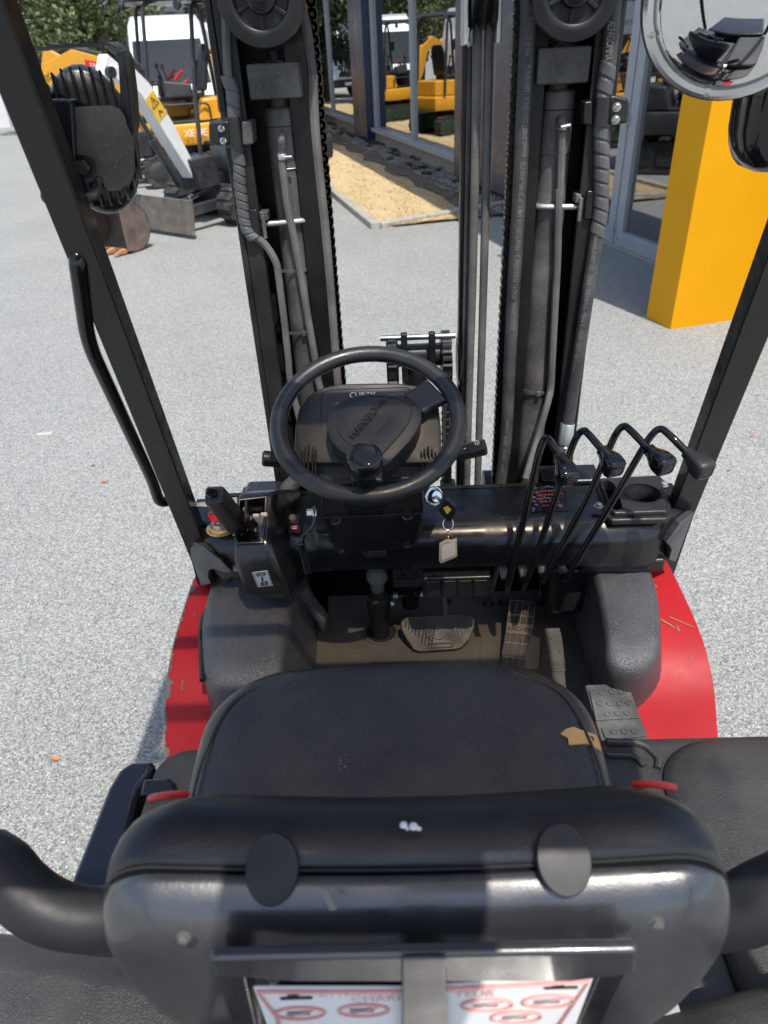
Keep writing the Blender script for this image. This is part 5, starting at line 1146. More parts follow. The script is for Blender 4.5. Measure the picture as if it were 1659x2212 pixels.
# ---- leaf chains: figure-of-eight plates pinned in turn
lk = MB()
for dx in (-.009, -.0045, 0, .0045, .009):
    pts = []
    for k in range(12): a = R(-90+30*k+15); pts.append((dx-.0017, .0105*math.cos(a), .0105*math.sin(a)))
    ring = [(dx-.0018, y, z) for y, z in [(.0108*math.cos(R(a)), .0108*math.sin(R(a))-.0108) for a in (200, 235, 270, 305, 340)]+[(.0078, 0)]+[(.0108*math.cos(R(a)), .0108*math.sin(R(a))+.0108) for a in (20, 55, 90, 125, 160)]+[(-.0078, 0)]]
    lk.prism(ring, (.0034, 0, 0))
lk.cyl((-.0125, 0, -.0108), (.0125, 0, -.0108), .0042, n=8)
link_me = lk.mesh('chain_link'); link_me.materials.append(M['chain'])
def chain(x, y, z0, z1, label, rot=0):
    n = int((z1-z0)/.0216); root = bpy.data.objects.new('leaf_chain', None); COL.objects.link(root); root.location = (x, y, z0); adopt(root, FK); root['label'] = label
    for k in range(n):
        o = bpy.data.objects.new('chain_link', link_me); COL.objects.link(o); o.parent = root; o.location = (0, 0, k*.0216); o.rotation_euler = (0, 0, rot)
    return root
cLx = (at(*z4(1215, 1200), y=1.73).x+at(*z3(1205, 1000), y=1.73).x)/2
chain(cLx+.0135, 1.722, .55, 2.2, 'oily leaf chain at the inner side of the left cylinder', rot=R(90))
cRx = at(*z2(565, 1200), y=1.72).x
chain(cRx-.003, 1.722, .55, 2.2, 'oily leaf chain at the inner side of the right cylinder', rot=R(90))
chain(at(*z4(320, 700), y=1.76).x, 1.76, 1.55, 2.2, 'oily leaf chain behind the left spiral wrap', rot=R(75))
chain(at(*z2(1290, 350), y=1.76).x, 1.76, 1.55, 2.2, 'oily leaf chain behind the right spiral wrap', rot=R(105))

# ---- hose pair hanging in the middle, with its pulley bracket
hx = [(1007, .006, 'hose'), (1021, .0085, 'hose_g'), (1046, .0088, 'hose_g')]
mhp = MB(); p = at(1012, 40, y=1.73); q = at(1072, 40, y=1.73)
mhp.span((p.x-.012, 1.70, p.z-.045), (p.x-.002, 1.78, 2.3)); mhp.span((q.x-.002, 1.70, p.z-.045), (q.x+.008, 1.78, 2.3)); mho = mhp.build('hose_pulley_bracket', M['zinc'], FK, bevel=.003)
MB().lathe(((p.x+q.x)/2, 1.75, p.z+.06), (1, 0, 0), [(.07, -.026), (.085, -.024), (.07, -.012), (.085, -.002), (.085, .002), (.07, .012), (.085, .024), (.07, .026)], 30).build('hose_pulley', M['plastic'], mho)
MB().tube([at(1013, 60, y=1.70), at(1010, 90, y=1.70), at(1012, 102, y=1.70), at(1014, 90, y=1.70)], .002, 6).build('split_pin', M['zinc'], mho)
mh1 = hose([at(1030, -40, y=1.745), at(1031, 100, y=1.745), at(1022, 560, y=1.745), at(1012, 900, y=1.745), at(1008, 1065, y=1.745)], .0098, 'hose_g', n=12, label='left of the two grey hoses hanging in the middle')
mh2 = hose([at(1056, -40, y=1.745), at(1056, 100, y=1.745), at(1046, 560, y=1.745), at(1036, 900, y=1.745), at(1031, 1065, y=1.745)], .0098, 'hose_g', n=12, label='right of the two grey hoses hanging in the middle')
hose([at(1018, 100, y=1.765), at(1008, 560, y=1.765), at(1003, 800, y=1.765), at(998, 1065, y=1.765)], .0075, 'hose', n=8)
MB().span((at(1004, 400, y=1.78).x-.010, 1.775, .6), (at(1004, 400, y=1.78).x+.004, 1.81, 2.3)).build('hose_guide_rail', M['mast_dk'], FK)
print_line('91A091 - 2019_13943 - 2019 - IC-152/16 MSHA - DN 8 - 1SC - EN857 - R17 - SAE 100', *z2(235, 1930), *z2(258, 1230), 1.7345, .0105, 'print_g', mh1)
print_line('exceeds (3120 PSI) 21.5 MPa - MAX UP 5/16" - MINETUFF-1B-05 - R13K - ALFAGOMMA', *z2(268, 1250), *z2(298, 80), 1.7345, .0125, 'print_g', mh1)
print_line('ALFAGOMMA - R13K MINETUFF', 1009, 1030, 1014, 800, 1.7345, .0115, 'print_g', mh1)

# ---- centre lift head with chain wheels
def zc(x, y): return zw(x, y)
yc = 1.80
pr_ = MB(); a_, b_ = at(*zc(860, 132), y=yc-.03), at(*zc(1378, 104), y=yc-.03); a_.z = b_.z = (a_.z+b_.z)/2; pr_.cyl(a_, b_, .0075, n=14)
head = MB(); z_ax = at(*zc(1170, 240), y=yc).z; x0, x1 = at(*zc(905, 240), y=yc).x, at(*zc(1290, 240), y=yc).x
head.cyl((x0, yc, z_ax), (x1, yc, z_ax), .030, n=24)
cl_ = head.build('chain_wheel_shaft', M['mast'], FK, label='centre lift head with chain wheels behind the steering wheel')
pr_.build('chrome_pin', M['steel'], cl_)
for xx in ((1000, 1045), (1192, 1240)):
    p, q = at(*zc(xx[0], 110), y=yc-.03), at(*zc(xx[1], 110), y=yc-.03); MB().span((p.x, yc-.04, z_ax-.06), (q.x, yc-.02, a_.z+.012)).build('lug', M['mast'], cl_, bevel=.003)
for xa, xb, r in ((900, 985, .058), (1275, 1350, .066)):
    p, q = at(*zc(xa, 250), y=yc).x, at(*zc(xb, 250), y=yc).x
    MB().lathe((p, yc, z_ax-.02), (1, 0, 0), [(r*.6, 0), (r*1.05, .001), (r*1.05, .005), (r*.85, .007), (r*.85, q-p-.007), (r*1.05, q-p-.005), (r*1.05, q-p-.001), (r*.6, q-p)], 30).build('chain_wheel', M['mast_dk'], cl_)
    w_ = bpy.data.objects.new('wheel_chain', None); COL.objects.link(w_); w_.location = ((p+q)/2, yc, z_ax-.02); adopt(w_, FK); w_['label'] = 'short run of oily chain over the %s chain wheel' % ('left' if xa == 900 else 'right')
    for k in range(11):
        a = R(180-18*k); o = bpy.data.objects.new('chain_link', link_me); COL.objects.link(o); o.parent = w_; o.location = (0, -math.cos(a)*-(r*.95), math.sin(a)*r*.95); o.rotation_euler = (-(a-math.pi)+0, 0, 0)
p = at(*zc(1400, 250), y=yc).x; MB().lathe((p, yc, z_ax-.02), (1, 0, 0), [(.03, -.004), (.062, -.003), (.066, 0), (.062, .003), (.03, .004)], 30).build('chain_guard_disc', M['mast_dk'], cl_)
chain(at(*zc(1312, 650), y=yc-.06).x, yc-.062, .72, z_ax-.03, 'oily chain hanging from the right chain wheel')
chain(at(*zc(942, 380), y=yc-.055).x, yc-.058, .72, z_ax-.03, 'oily chain hanging from the left chain wheel')
MB().cyl(((x0+x1)/2, yc+.02, .3), ((x0+x1)/2, yc+.02, z_ax-.03), .035, n=20).build('centre_cylinder', M['mast'], FK)
p = at(*zc(1325, 1110), y=1.70); an = MB(); an.cyl(p-V3((0, 0, .08)), p+V3((0, 0, .06)), .011, n=12); an.lathe(p-V3((0, 0, .02)), (0, 0, 1), [(.024, 0), (.024, .016)], 6); an.lathe(p-V3((0, 0, .06)), (0, 0, 1), [(.03, 0), (.03, .02)], 18); an.build('chain_anchor', M['mast_dk'], FK)

# ================================================================ steering column
TW = R(25); nW = V3((0, -math.sin(TW), math.cos(TW))); eX = V3((1, 0, 0)); eY = nW.cross(eX)
cW = at(795, 908, z=1.385)
def w3(a, b_, h=0): return cW + eX*a + eY*b_ + nW*h
def onw(u, v, h=0):
    p = hit(u, v, cW+nW*h, nW); return p
RW = (onw(1007, 905)-onw(583, 900)).length/2 - .0165
sw = MB(); sw.tube([w3(RW*math.cos(R(a)), RW*math.sin(R(a))) for a in range(0, 360, 6)], .0165, 16, closed=True)
wheel = sw.build('steering_wheel', M['vinyl'], FK)
# spoke and hub
hub_o = [(490, 740), (497, 680), (520, 625), (560, 580), (620, 545), (700, 520), (780, 512), (870, 514), (940, 524), (1010, 518), (1080, 560), (1145, 612), (1142, 690), (1110, 770), (1060, 840), (985, 920), (920, 985), (880, 1010), (800, 1010), (720, 985), (640, 940), (570, 890), (520, 830)]
hub_t = [(557, 730), (562, 690), (580, 645), (612, 600), (660, 560), (720, 535), (790, 525), (860, 527), (930, 537), (985, 545), (1040, 572), (1078, 612), (1075, 660), (1052, 715), (1010, 775), (955, 840), (905, 895), (868, 935), (800, 940), (730, 915), (670, 880), (610, 830), (572, 780)]
o3 = [onw(*zw(*q), h=.004) for q in hub_o]; t3 = [onw(*zw(*q), h=.012) for q in hub_t]
cH = sum(o3, V3())/len(o3)
hb = MB(); hb.loft([[p-nW*.075+(cH-p)*.14 for p in o3], [p-nW*.05+(cH-p)*.02 for p in o3], [p-nW*.012 for p in o3], o3, t3, [p+(cH-p)*.03+nW*.0002 for p in t3]])
hub = hb.build('wheel_hub', M['plastic'], wheel, sharp=50, bevel=.006, seg=3)
hl = MB(); hl.tube([p+nW*.0006 for p in t3], .0011, 6, closed=True); hl.build('hub_groove', M['ink'], hub)
hb = MB(); tt = [p+(cH-p)*.035+nW*.001 for p in t3]; hb.loft([[p+(cH-p)*.00 for p in tt], [p+(cH-p)*.25+nW*.0035 for p in tt], [p+(cH-p)*.6+nW*.0055 for p in tt], [p+(cH-p)*.9+nW*.0060 for p in tt]]); hb.build('hub_pad', M['vinyl'], hub, sharp=70)
tp0, tp1 = onw(*zw(676, 790), h=.019), onw(*zw(868, 565), h=.019); tc0 = onw(*zw(772, 678), h=.0172)
ex_ = (tp1-tp0).normalized()
text('embossed_name', 'HANGCHA', tc0, ex_, nW.cross(ex_), .0215, M['plastic'], hub, depth=.0013, lift=.0005, spacing=1.05)
spk = MB(); s0 = [onw(*zw(*q), h=.006) for q in ((1000, 520), (1150, 610), (1150, 640), (1000, 545))]
i0, i1 = onw(*zw(1010, 512), h=.003), onw(*zw(1152, 640), h=.003); j0, j1 = onw(*zw(1180, 395), h=.003), onw(*zw(1330, 545), h=.003)
spk.loft([[i0, i1, i1-nW*.022, i0-nW*.022], [(i0+j0)/2+(i1-i0)*.04, (i1+j1)/2-(i1-i0)*.06, (i1+j1)/2-(i1-i0)*.06-nW*.02, (i0+j0)/2+(i1-i0)*.04-nW*.02], [j0, j1, j1-nW*.018, j0-nW*.018]]); spk.build('spoke', M['vinyl'], wheel, bevel=.007, seg=3)
i0, i1, j0, j1 = onw(*zw(650, 985)), onw(*zw(880, 985)), onw(*zw(655, 1115)), onw(*zw(875, 1115))
MB().loft([[i0, i1, i1-nW*.02, i0-nW*.02], [j0, j1, j1-nW*.02, j0-nW*.02]]).build('spoke', M['vinyl'], wheel, bevel=.007, seg=3)
kb = onw(*zw(768, 1118), h=.012); kt = hit(*zw(765, 935), kb+nW*.055, nW); kx = (nW+V3((0, 0, .15))).normalized()
MB().lathe(kb, kx, [(.015, 0), (.0175, .006), (.0165, .020), (.0185, .026), (.0255, .034), (.0295, .044), (.0315, .058), (.0318, .068), (.0305, .075), (.0265, .0795), (.0222, .0805), (.0214, .0795), (.0205, .0805), (.006, .0812)], 32).build('spinner_knob', M['gloss'], wheel)
# bottom bracket shadowed side of the knob
MB().lathe(kb-kx*.012, kx, [(.018, 0), (.018, .014)], 20).build('knob_base', M['plastic_s'], wheel)

# instrument panel behind the wheel, tilted to the driver
nP = V3((0, -.62, .78)).normalized(); pP = at(795, 830, y=1.36)
def onp(u, v, h=0): return hit(u, v, pP+nP*h, nP)
po = [(636, 970), (638, 920), (645, 885), (665, 856), (695, 838), (730, 830), (800, 828), (860, 828), (905, 834), (935, 852), (948, 880), (953, 930), (953, 975)]
pn = MB(); out = [onp(u, v) for u, v in po]+[onp(940, 1000), onp(650, 1000)]
cp_ = sum(out, V3())/len(out); pn.loft([[p-nP*.035+(cp_-p)*.05 for p in out], [p-nP*.006 for p in out], out, [p+(cp_-p)*.05 +nP*.003 for p in out]])
panel = pn.build('instrument_panel', M['plastic'], FK, bevel=.004, seg=3)
rect = [zw(*q) for q in ((447, 740), (450, 560), (455, 510), (475, 490), (540, 480), (900, 470), (1040, 463), (1062, 480))]
MB().tube([onp(*q, h=.0035) for q in rect], .0013, 6).build('panel_groove', M['ink'], panel)
q0, q1 = onp(*zw(645, 522), h=.0042), onp(*zw(1000, 513), h=.0042); ex_ = (q1-q0).normalized()
text('display_name', 'CURTIS', q0, ex_, nP.cross(ex_), .0165, M['white'], panel, align='LEFT')
MB().prism([onp(*zw(*q), h=.004) for q in ((550, 575), (580, 572), (575, 605), (550, 612))], nP*.001).build('display_corner', M['print_g'], panel)
# column cowl: shroud below the wheel
fc = [(688, 988), (912, 980), (915, 1110), (908, 1170), (880, 1186), (760, 1204), (735, 1200), (712, 1172), (698, 1110)]
yc0 = 1.20
def onc(u, v, y): return at(u, v, y=y)
cow = MB()
f0_ = [onc(688, 1040, 1.235), onc(912, 1030, 1.235), onc(914, 1100, 1.225), onc(908, 1165, 1.235), onc(895, 1186, 1.245), onc(735, 1201, 1.245), onc(712, 1175, 1.235), onc(696, 1105, 1.225)]
def rg(yf, yo, k):
    return [V3((p.x*k+(1-k)*cW.x, p.y+yo, p.z)) for p in f0_]
cow.loft([f0_, [V3((cW.x+(p.x-cW.x)*1.10, p.y+.10, p.z+.02)) for p in f0_], [V3((cW.x+(p.x-cW.x)*1.10, p.y+.17, p.z+.02)) for p in f0_]])
cowl = cow.build('column_cowl', M['paint'], FK, bevel=.010, seg=3)
cu2 = MB(); a0, a1 = onc(672, 930, 1.30), onc(922, 925, 1.30); b0, b1 = onc(686, 1045, 1.236), onc(914, 1035, 1.236)
cu2.loft([[b0, b1, b1+V3((.012, .18, 0)), b0+V3((-.012, .18, 0))], [V3((a0.x, 1.255, 1.30)), V3((a1.x, 1.255, 1.30)), V3((a1.x, 1.42, 1.30)), V3((a0.x, 1.42, 1.30))], [V3((a0.x+.015, 1.30, 1.335)), V3((a1.x-.015, 1.30, 1.335)), V3((a1.x-.02, 1.40, 1.34)), V3((a0.x+.02, 1.40, 1.34))]]); cu2.build('upper_cowl', M['plastic'], cowl, bevel=.008, seg=3)
low = MB(); e0, e1 = onc(694, 1118, 1.2285), onc(912, 1108, 1.2285); low.bar(e0+V3((0, -.001, 0)), e1+V3((0, -.001, 0)), .003, .004, (0, 1, 0)); low.build('cowl_joint', M['ink'], cowl)
for u, v in ((724, 1122), (880, 1112)):
    MB().lathe(onc(u, v, 1.2265), (0, -1, .1), [(.0125, 0), (.0120, .002), (.0095, .001), (.0090, -.003), (.001, -.003)], 22).build('screw_hole', M['plastic_s'], cowl)
for u, v in ((735, 1186), (880, 1176)): MB().lathe(onc(u, v, 1.236), (0, -1, .1), [(.009, 0), (.0085, .002), (.006, .001), (.001, .0)], 18).build('screw_hole', M['plastic_s'], cowl)
sl = [onc(*z5(*q), 1.2375) for q in ((1100, 512), (1115, 500), (1225, 494), (1238, 504), (1228, 524), (1118, 530))]; MB().prism(sl, (0, -.002, 0)).build('cowl_slot', M['plastic_s'], cowl, bevel=.0008)
lg = [onc(*z5(*q), 1.2262) for q in ((1080, 298), (1108, 290), (1140, 290), (1160, 276), (1172, 290), (1210, 285), (1235, 293), (1200, 298), (1180, 308), (1160, 303), (1150, 316), (1128, 310), (1110, 312), (1095, 304))]; MB().tube(lg, .0007, 5, closed=True).build('embossed_emblem', M['plastic_s'], cowl)
# bellows at both sides under the wheel
for s, us in ((-1, (648, 656, 665, 674, 680)), (1, (914, 921, 929, 937, 944))):
    for k, u in enumerate(us):
        p = at(u, 985, y=1.245); MB().bar(p+V3((0, .0, -.045)), p+V3((-.004*s, .005, .022-.004*abs(k-2))), .0035, .05, (1, 0, 0)).build('bellows_fold', M['plastic'], cowl, bevel=.0012)
# stalk switches
p0, p1, p2 = at(700, 1000, y=1.30), at(602, 992, y=1.29), at(566, 990, y=1.285)
sk = MB(); ax = (p2-p0).normalized(); L_ = (p2-p0).length; sk.lathe(p0, ax, [(.011, 0), (.0125, L_*.60), (.0145, L_*.70), (.0165, L_*.73), (.0165, L_*.97), (.013, L_)], 16); so = sk.build('stalk_switch', M['plastic_s'], FK, label='left stalk switch with plain black tip')
p0, p1, p2 = at(900, 1000, y=1.30), at(1000, 976, y=1.29), at(1050, 965, y=1.285)
sk = MB(); ax = (p2-p0).normalized(); L_ = (p2-p0).length; sk.lathe(p0, ax, [(.011, 0), (.0125, L_*.55), (.0165, L_*.60), (.0165, L_*.74), (.0158, L_*.745), (.0158, L_*.755), (.0168, L_*.76), (.0168, L_*.98), (.014, L_)], 18); so = sk.build('stalk_switch', M['plastic_s'], FK, label='right stalk switch marked with a lamp symbol')
q = at(1030, 956, y=1.266); n = (CAM_POS-q).normalized(); e1 = (ax-n*ax.dot(n)).normalized(); e2 = n.cross(e1)
sy = MB(); sy.tube([q+(e1*math.cos(R(a))+e2*math.sin(R(a)))*.0030 for a in range(0, 360, 30)], .0005, 5, closed=True)
for a in range(0, 360, 45): d = e1*math.cos(R(a))+e2*math.sin(R(a)); sy.tube([q+d*.0042, q+d*.0058], .0005, 5)
sy.build('lamp_symbol', M['white'], so)
q = at(1004, 969, y=1.264); MB().tube([q-e1*.002, q+e1*.002], .0006, 5).build('mark', M['white'], so)
# ignition lock
ic = onc(936, 1072, 1.27); icn = V3((.45, -.78, .42)).normalized()
MB().lathe(ic, icn, [(.0215, 0), (.0215, .003), (.019, .0045), (.0155, .005), (.0145, .014), (.0125, .017), (.0115, .015), (.002, .015)], 28).build('ignition_lock', M['steel'], FK)
# tilt lever and its bolt
bc = onc(672, 1108, 1.25); tb = MB(); tb.lathe(bc+V3((.012, 0, 0)), (-1, 0, 0), [(.012, 0), (.012, .008), (.009, .010), (.009, .020), (.006, .022)], 6); tbo = tb.build('clamp_bolt', M['zinc'], FK)
tl = MB(); tl.tube(fillet([at(679, 1093, y=1.25), at(680, 1130, y=1.235), at(655, 1155, y=1.215), at(653, 1170, y=1.21)], .02), .0042, 8); tlo = tl.build('tilt_lever', M['paint'], FK)
gp = MB(); a_, b_ = at(650, 1172, y=1.21), at(667, 1240, y=1.195); gp.bar(a_, b_, .0155, .012); gp.build('lever_grip', M['gloss'], tlo, bevel=.004, seg=3)
# hazard switch on the beam
hz = [at(*zp(*q), z=1.102) for q in ((1185, 440), (1312, 440), (1298, 638), (1160, 634))]
hs = MB().prism(hz, (0, 0, .003)).build('hazard_switch', M['plastic_s'], dash, bevel=.0015)
q0 = [at(*zp(*q), z=1.1055) for q in ((1198, 452), (1280, 450), (1275, 535), (1190, 535))]; MB().prism(q0, (0, 0, .0035)).build('rocker', M['shell'], hs, bevel=.001)
q1 = [at(*zp(*q), z=1.1055) for q in ((1190, 540), (1275, 540), (1272, 610), (1186, 608))]; MB().prism(q1, (0, 0, .002)).build('rocker_lens', mat('dark_red_lens', (.16, .008, .012), .3), hs, bevel=.0006)
qc = at(*zp(1230, 575), z=1.1078); rt_ = (q1[1]-q1[0]).normalized(); ft = V3((0, 0, 1)).cross(rt_)
sy = MB()
for a, b_ in (((-.005, -.004), (.005, -.004)), ((-.003, -.004), (-.003, .003)), ((.003, -.004), (.003, .003)), ((-.003, .003), (0, .005)), ((0, .005), (.003, .003)), ((-.007, .002), (-.006, .002)), ((.006, .002), (.007, .002)), ((-.007, .005), (-.0055, .0045)), ((.0055, .0045), (.007, .005))):
    sy.tube([qc+rt_*a[0]+ft*a[1], qc+rt_*b_[0]+ft*b_[1]], .0006, 5)
sy.build('beacon_symbol', M['white'], hs)

# ================================================================ parking brake console
def oc_(x, y, yy): return at(*zp(x, y), y=yy)
cs = MB()
def cring(pts): return [V3(p) for p in pts]
tl_, tr_ = at(*zp(640, 270), z=1.185), at(*zp(960, 250), z=1.185)
fl_, frr = at(*zp(610, 745), z=1.13), at(*zp(930, 735), z=1.13)
bl0, br0 = at(*zp(870, 1340), y=1.20), at(*zp(1200, 1345), y=1.20)
yf = fl_.y
cs.loft([
    [V3((fl_.x-.004, fl_.y, 1.13)), V3((frr.x+.006, frr.y, 1.13)), V3((tr_.x+.012, tr_.y+.02, 1.185)), V3((tl_.x-.004, tl_.y+.02, 1.185))],
    [V3((fl_.x-.004, fl_.y-.022, 1.09)), V3((frr.x+.02, frr.y-.022, 1.09)), V3((tr_.x+.05, 1.44, 1.12)), V3((tl_.x-.004, 1.44, 1.12))],
    [V3((fl_.x+.004, fl_.y-.028, 1.02)), V3((frr.x+.04, frr.y-.028, 1.02)), V3((frr.x+.06, 1.42, 1.04)), V3((tl_.x+.004, 1.42, 1.04))],
    [V3((bl0.x, bl0.y, bl0.z+.004)), V3((br0.x-.004, br0.y, bl0.z+.004)), V3((br0.x+.01, 1.34, .92)), V3((bl0.x, 1.34, .92))]])
con = cs.build('brake_console', M['plastic_s'], FK, bevel=.014, seg=4)
# its open slot with dark well and cable guide
wq = [at(*zp(*q), z=1.187) for q in ((655, 285), (935, 268), (925, 500), (890, 735), (640, 745), (615, 690), (640, 500))]
def lift_to(p):                                   # lie on the console's sloping top
    t = (p.y-yf)/max(1e-6, (tl_.y+.02-yf)); return V3((p.x, p.y, 1.13+.055*t+.0012))
wl = [at(u, v, y=yf+k) for (u, v), k in []]
nT = (V3((fl_.x, fl_.y, 1.13))-V3((tl_.x, tl_.y+.02, 1.185))).cross(V3((1, 0, 0))).normalized()
if nT.z < 0: nT = -nT
slot = [hit(*zp(*q), V3((fl_.x, fl_.y, 1.13))+nT*.0015, nT) for q in ((655, 290), (935, 270), (925, 500), (892, 735), (645, 745), (618, 690), (645, 500))]
cut(con, MB().prism([p-nT*.06 for p in slot], nT*.09))
rim_ = MB(); rim_.tube([p+nT*.001 for p in slot], .0035, 8, closed=True); rim_.build('slot_rim', M['plastic_s'], con)
g_ = [hit(*zp(*q), V3((fl_.x, fl_.y, 1.13))+nT*.004, nT) for q in ((800, 480), (912, 462), (890, 720), (870, 715), (850, 540))]; MB().prism(g_, nT*.003).build('cable_guide', M['cyl'], con, bevel=.001)
for q in ((830, 455), (912, 442)): p = hit(*zp(*q), V3((fl_.x, fl_.y, 1.13))+nT*.006, nT); MB().box(p, (.014, .008, .008)).build('cable_clip', M['cream'], con, bevel=.002)
for k in range(16):
    p = hit(*zp(730+11*k, 385), V3((fl_.x, fl_.y, 1.13))+nT*.003, nT); MB().box(p, (.0012, .014, .003)).build('bristle_row', M['plastic'], con)
# flange and screws right of the console
fg = MB(); fg.tube(curve([at(*zp(1000, 300), z=1.104), at(*zp(1100, 298), z=1.104), at(*zp(1160, 340), z=1.104), at(*zp(1150, 400), z=1.104), at(*zp(1110, 450), z=1.104), at(*zp(1105, 600), z=1.104)], 6), .003, 6); fg.build('console_flange', M['plastic'], con)
for q, kw in (((1130, 355), dict(z=1.106)), ((630, 995), dict(y=1.27)), ((1190, 1018), dict(y=1.262))):
    MB().lathe(at(*zp(*q), **kw), (0, -.7, .7), [(.009, 0), (.008, .002), (.006, .0025), (.0045, .001), (.001, .001)], 18).build('flange_screw', M['chip'], con)
# parking lever with release button
la, lb2 = at(*zp(760, 720), y=1.31), at(*zp(655, 575), y=1.285); lt = at(*zp(395, 235), y=1.18)
ax = (lt-lb2).normalized(); e1 = V3((1, 0, 0)); e1 = (e1-ax*e1.dot(ax)).normalized(); e2 = ax.cross(e1)
lv = MB(); h1, h2 = .0205, .0225
lv.loft([[p+e1*a*k+e2*b_*k for a, b_ in rrect(.040, .040, .008, 3)] for p, k in ((lb2, .92), (lb2.lerp(lt, .15), 1.02), (lb2.lerp(lt, .5), 1.04), (lb2.lerp(lt, .9), 1.0), (lt, .95))])
plv = lv.build('parking_lever', M['plastic'], FK, bevel=.004, seg=2)
MB().bar(at(*zp(800, 760), y=1.33), lb2+ax*.02, .030, .026).build('lever_shaft', M['plastic_s'], plv, bevel=.003)
MB().bar(at(*zp(850, 640), y=1.31), at(*zp(720, 400), y=1.245), .006, .05, (1, 0, 0)).build('lever_side_plate', M['plastic_s'], plv, bevel=.002)
bt = lt-e2*0; MB().lathe(lt+e1*-.002, ax, [(.0125, -.002), (.0125, .001), (.0105, .002), (.0105, .010), (.009, .012), (.001, .012)], 24).build('release_button', M['gloss'], plv)
for q in ((715, 395), (765, 480), (835, 605)): MB().lathe(at(*zp(*q), y=1.262), (.8, -.4, .4), [(.006, 0), (.005, .003), (.001, .003)], 14).build('rivet', M['zinc'], plv)
wr = []
for k in range(22):
    a = 2*math.pi*k/21*1; wr.append(lb2+ax*(.004+.002*math.sin(5*a))+e1*.0215*math.cos(a)+e2*.0215*math.sin(a))
MB().tube(wr, .0012, 6).build('wire_binding', M['zinc'], plv)
# brake sticker
s4 = [oc_(788, 1042, 1.205), oc_(950, 1020, 1.205), oc_(1005, 1175, 1.205), oc_(848, 1192, 1.205)]
# project on the console front: sits just proud of it
frontn = V3((0, -1, -.10))
pf = V3((fl_.x, fl_.y-.028, 1.02)); pg = V3((bl0.x, bl0.y, bl0.z)); fdir = (pg-pf); nF = fdir.cross(V3((1, 0, 0))).normalized(); nF = nF if nF.y < 0 else -nF
nF = V3((0, nF.y, nF.z)).normalized()
def onf(x, y, h=.0015): return hit(*zp(x, y), V3((fl_.x, fl_.y-.028, 1.02))+nF*h, nF)
stk = MB().prism([onf(788, 1042), onf(950, 1020), onf(1005, 1175), onf(848, 1192)], nF*.0006).build('brake_sticker', M['white'], con, label='white sticker with two parking brake symbols')
def line(mb, pts, r=.0007, closed=False): mb.tube([onf(x, y, .0026) for x, y in pts], r, 5, closed=closed)
sy = MB()
for cx, cy_, k in ((880, 1063, 1), (915, 1156, 1)):
    line(sy, [(cx+19*math.cos(R(a)), cy_+17*math.sin(R(a))) for a in range(0, 360, 30)], .0008, True)
    off = 34 if cy_ < 1100 else 25
    for s in (-1, 1):
        line(sy, [(cx+s*(off+4-8*abs(t)), cy_+t*22-s*3) for t in (-1, -.5, 0, .5, 1)], .0012); line(sy, [(cx+s*(off+4), cy_-s*3), (cx+s*(off+22), cy_-s*5)], .001)
line(sy, [(890, 1096), (898, 1124)], .0018); line(sy, [(884, 1102), (890, 1094), (899, 1100)], .0011); line(sy, [(889, 1122), (898, 1128), (905, 1118)], .0011)
line(sy, [(800, 1048), (946, 1030), (994, 1168), (852, 1184)], .0004, True)
sy.build('brake_symbols', M['ink'], stk)
for cx, cy_ in ((880, 1063), (915, 1156)):
    p = onf(cx, cy_, .003); ex_ = (onf(cx+20, cy_-3, .003)-p).normalized(); text('sticker_letter', 'P', p, ex_, nF.cross(ex_), .0085, M['ink'], stk)
# emergency stop
ec = at(*zp(415, 470), z=1.125); e0 = V3((ec.x+.010, ec.y, 1.1))
ring = at(*zp(470, 575), z=1.103)
es = MB(); es.lathe((ring.x, ring.y, 1.1005), (0, 0, 1), [(.022, 0), (.034, .0002), (.034, .0018), (.022, .0018)], 32); eso = es.build('emergency_ring', M['gold'], dash)
MB().lathe((ring.x, ring.y, 1.1005), (0, 0, 1), [(.019, 0), (.019, .018), (.012, .02), (.011, .03)], 24).build('button_collar', M['zinc'], eso)
MB().lathe((ring.x, ring.y, 1.128), (0, 0, 1), [(.012, 0), (.022, .002), (.0245, .007), (.0235, .013), (.018, .016), (.001, .017)], 28).build('stop_button', M['red_s'], eso)
for k, chh in enumerate('EMERGENCY STOP'):
    a = R(200+15.5*k); d = V3((math.cos(a), math.sin(a), 0)); 
    if chh != ' ': text('ring_letter', chh, V3((ring.x, ring.y, 1.1026))+d*.0285, V3((-d.y, d.x, 0)), -d, .010, M['ink'], eso, lift=.0003)
# corrugated conduit, cables, small hardware under the beam
cp = curve([at(645, 1268, y=1.33), at(665, 1300, y=1.36), at(690, 1330, y=1.38), at(700, 1350, y=1.39)], 26); MB().tube(cp, [.0215 if (i//2) % 2 else .0185 for i in range(len(cp))], 14).build('corrugated_conduit', M['hose'], FK)
cab = MB()
for k in range(3): cab.tube(curve([at(618+6*k, 1298, y=1.33), at(650+5*k, 1320-4*k, y=1.35), at(690+4*k, 1338-4*k, y=1.38)], 6), .005, 6)
cab.build('cable_bundle', M['hose'], FK)
for u, v in ((632, 1118+0), (675, 1206), (706, 1178), (640, 1236)): MB().bolt(at(u, v, y=1.30), (0, -1, .3), .006, .005).build('panel_bolt', M['chip'], dash)

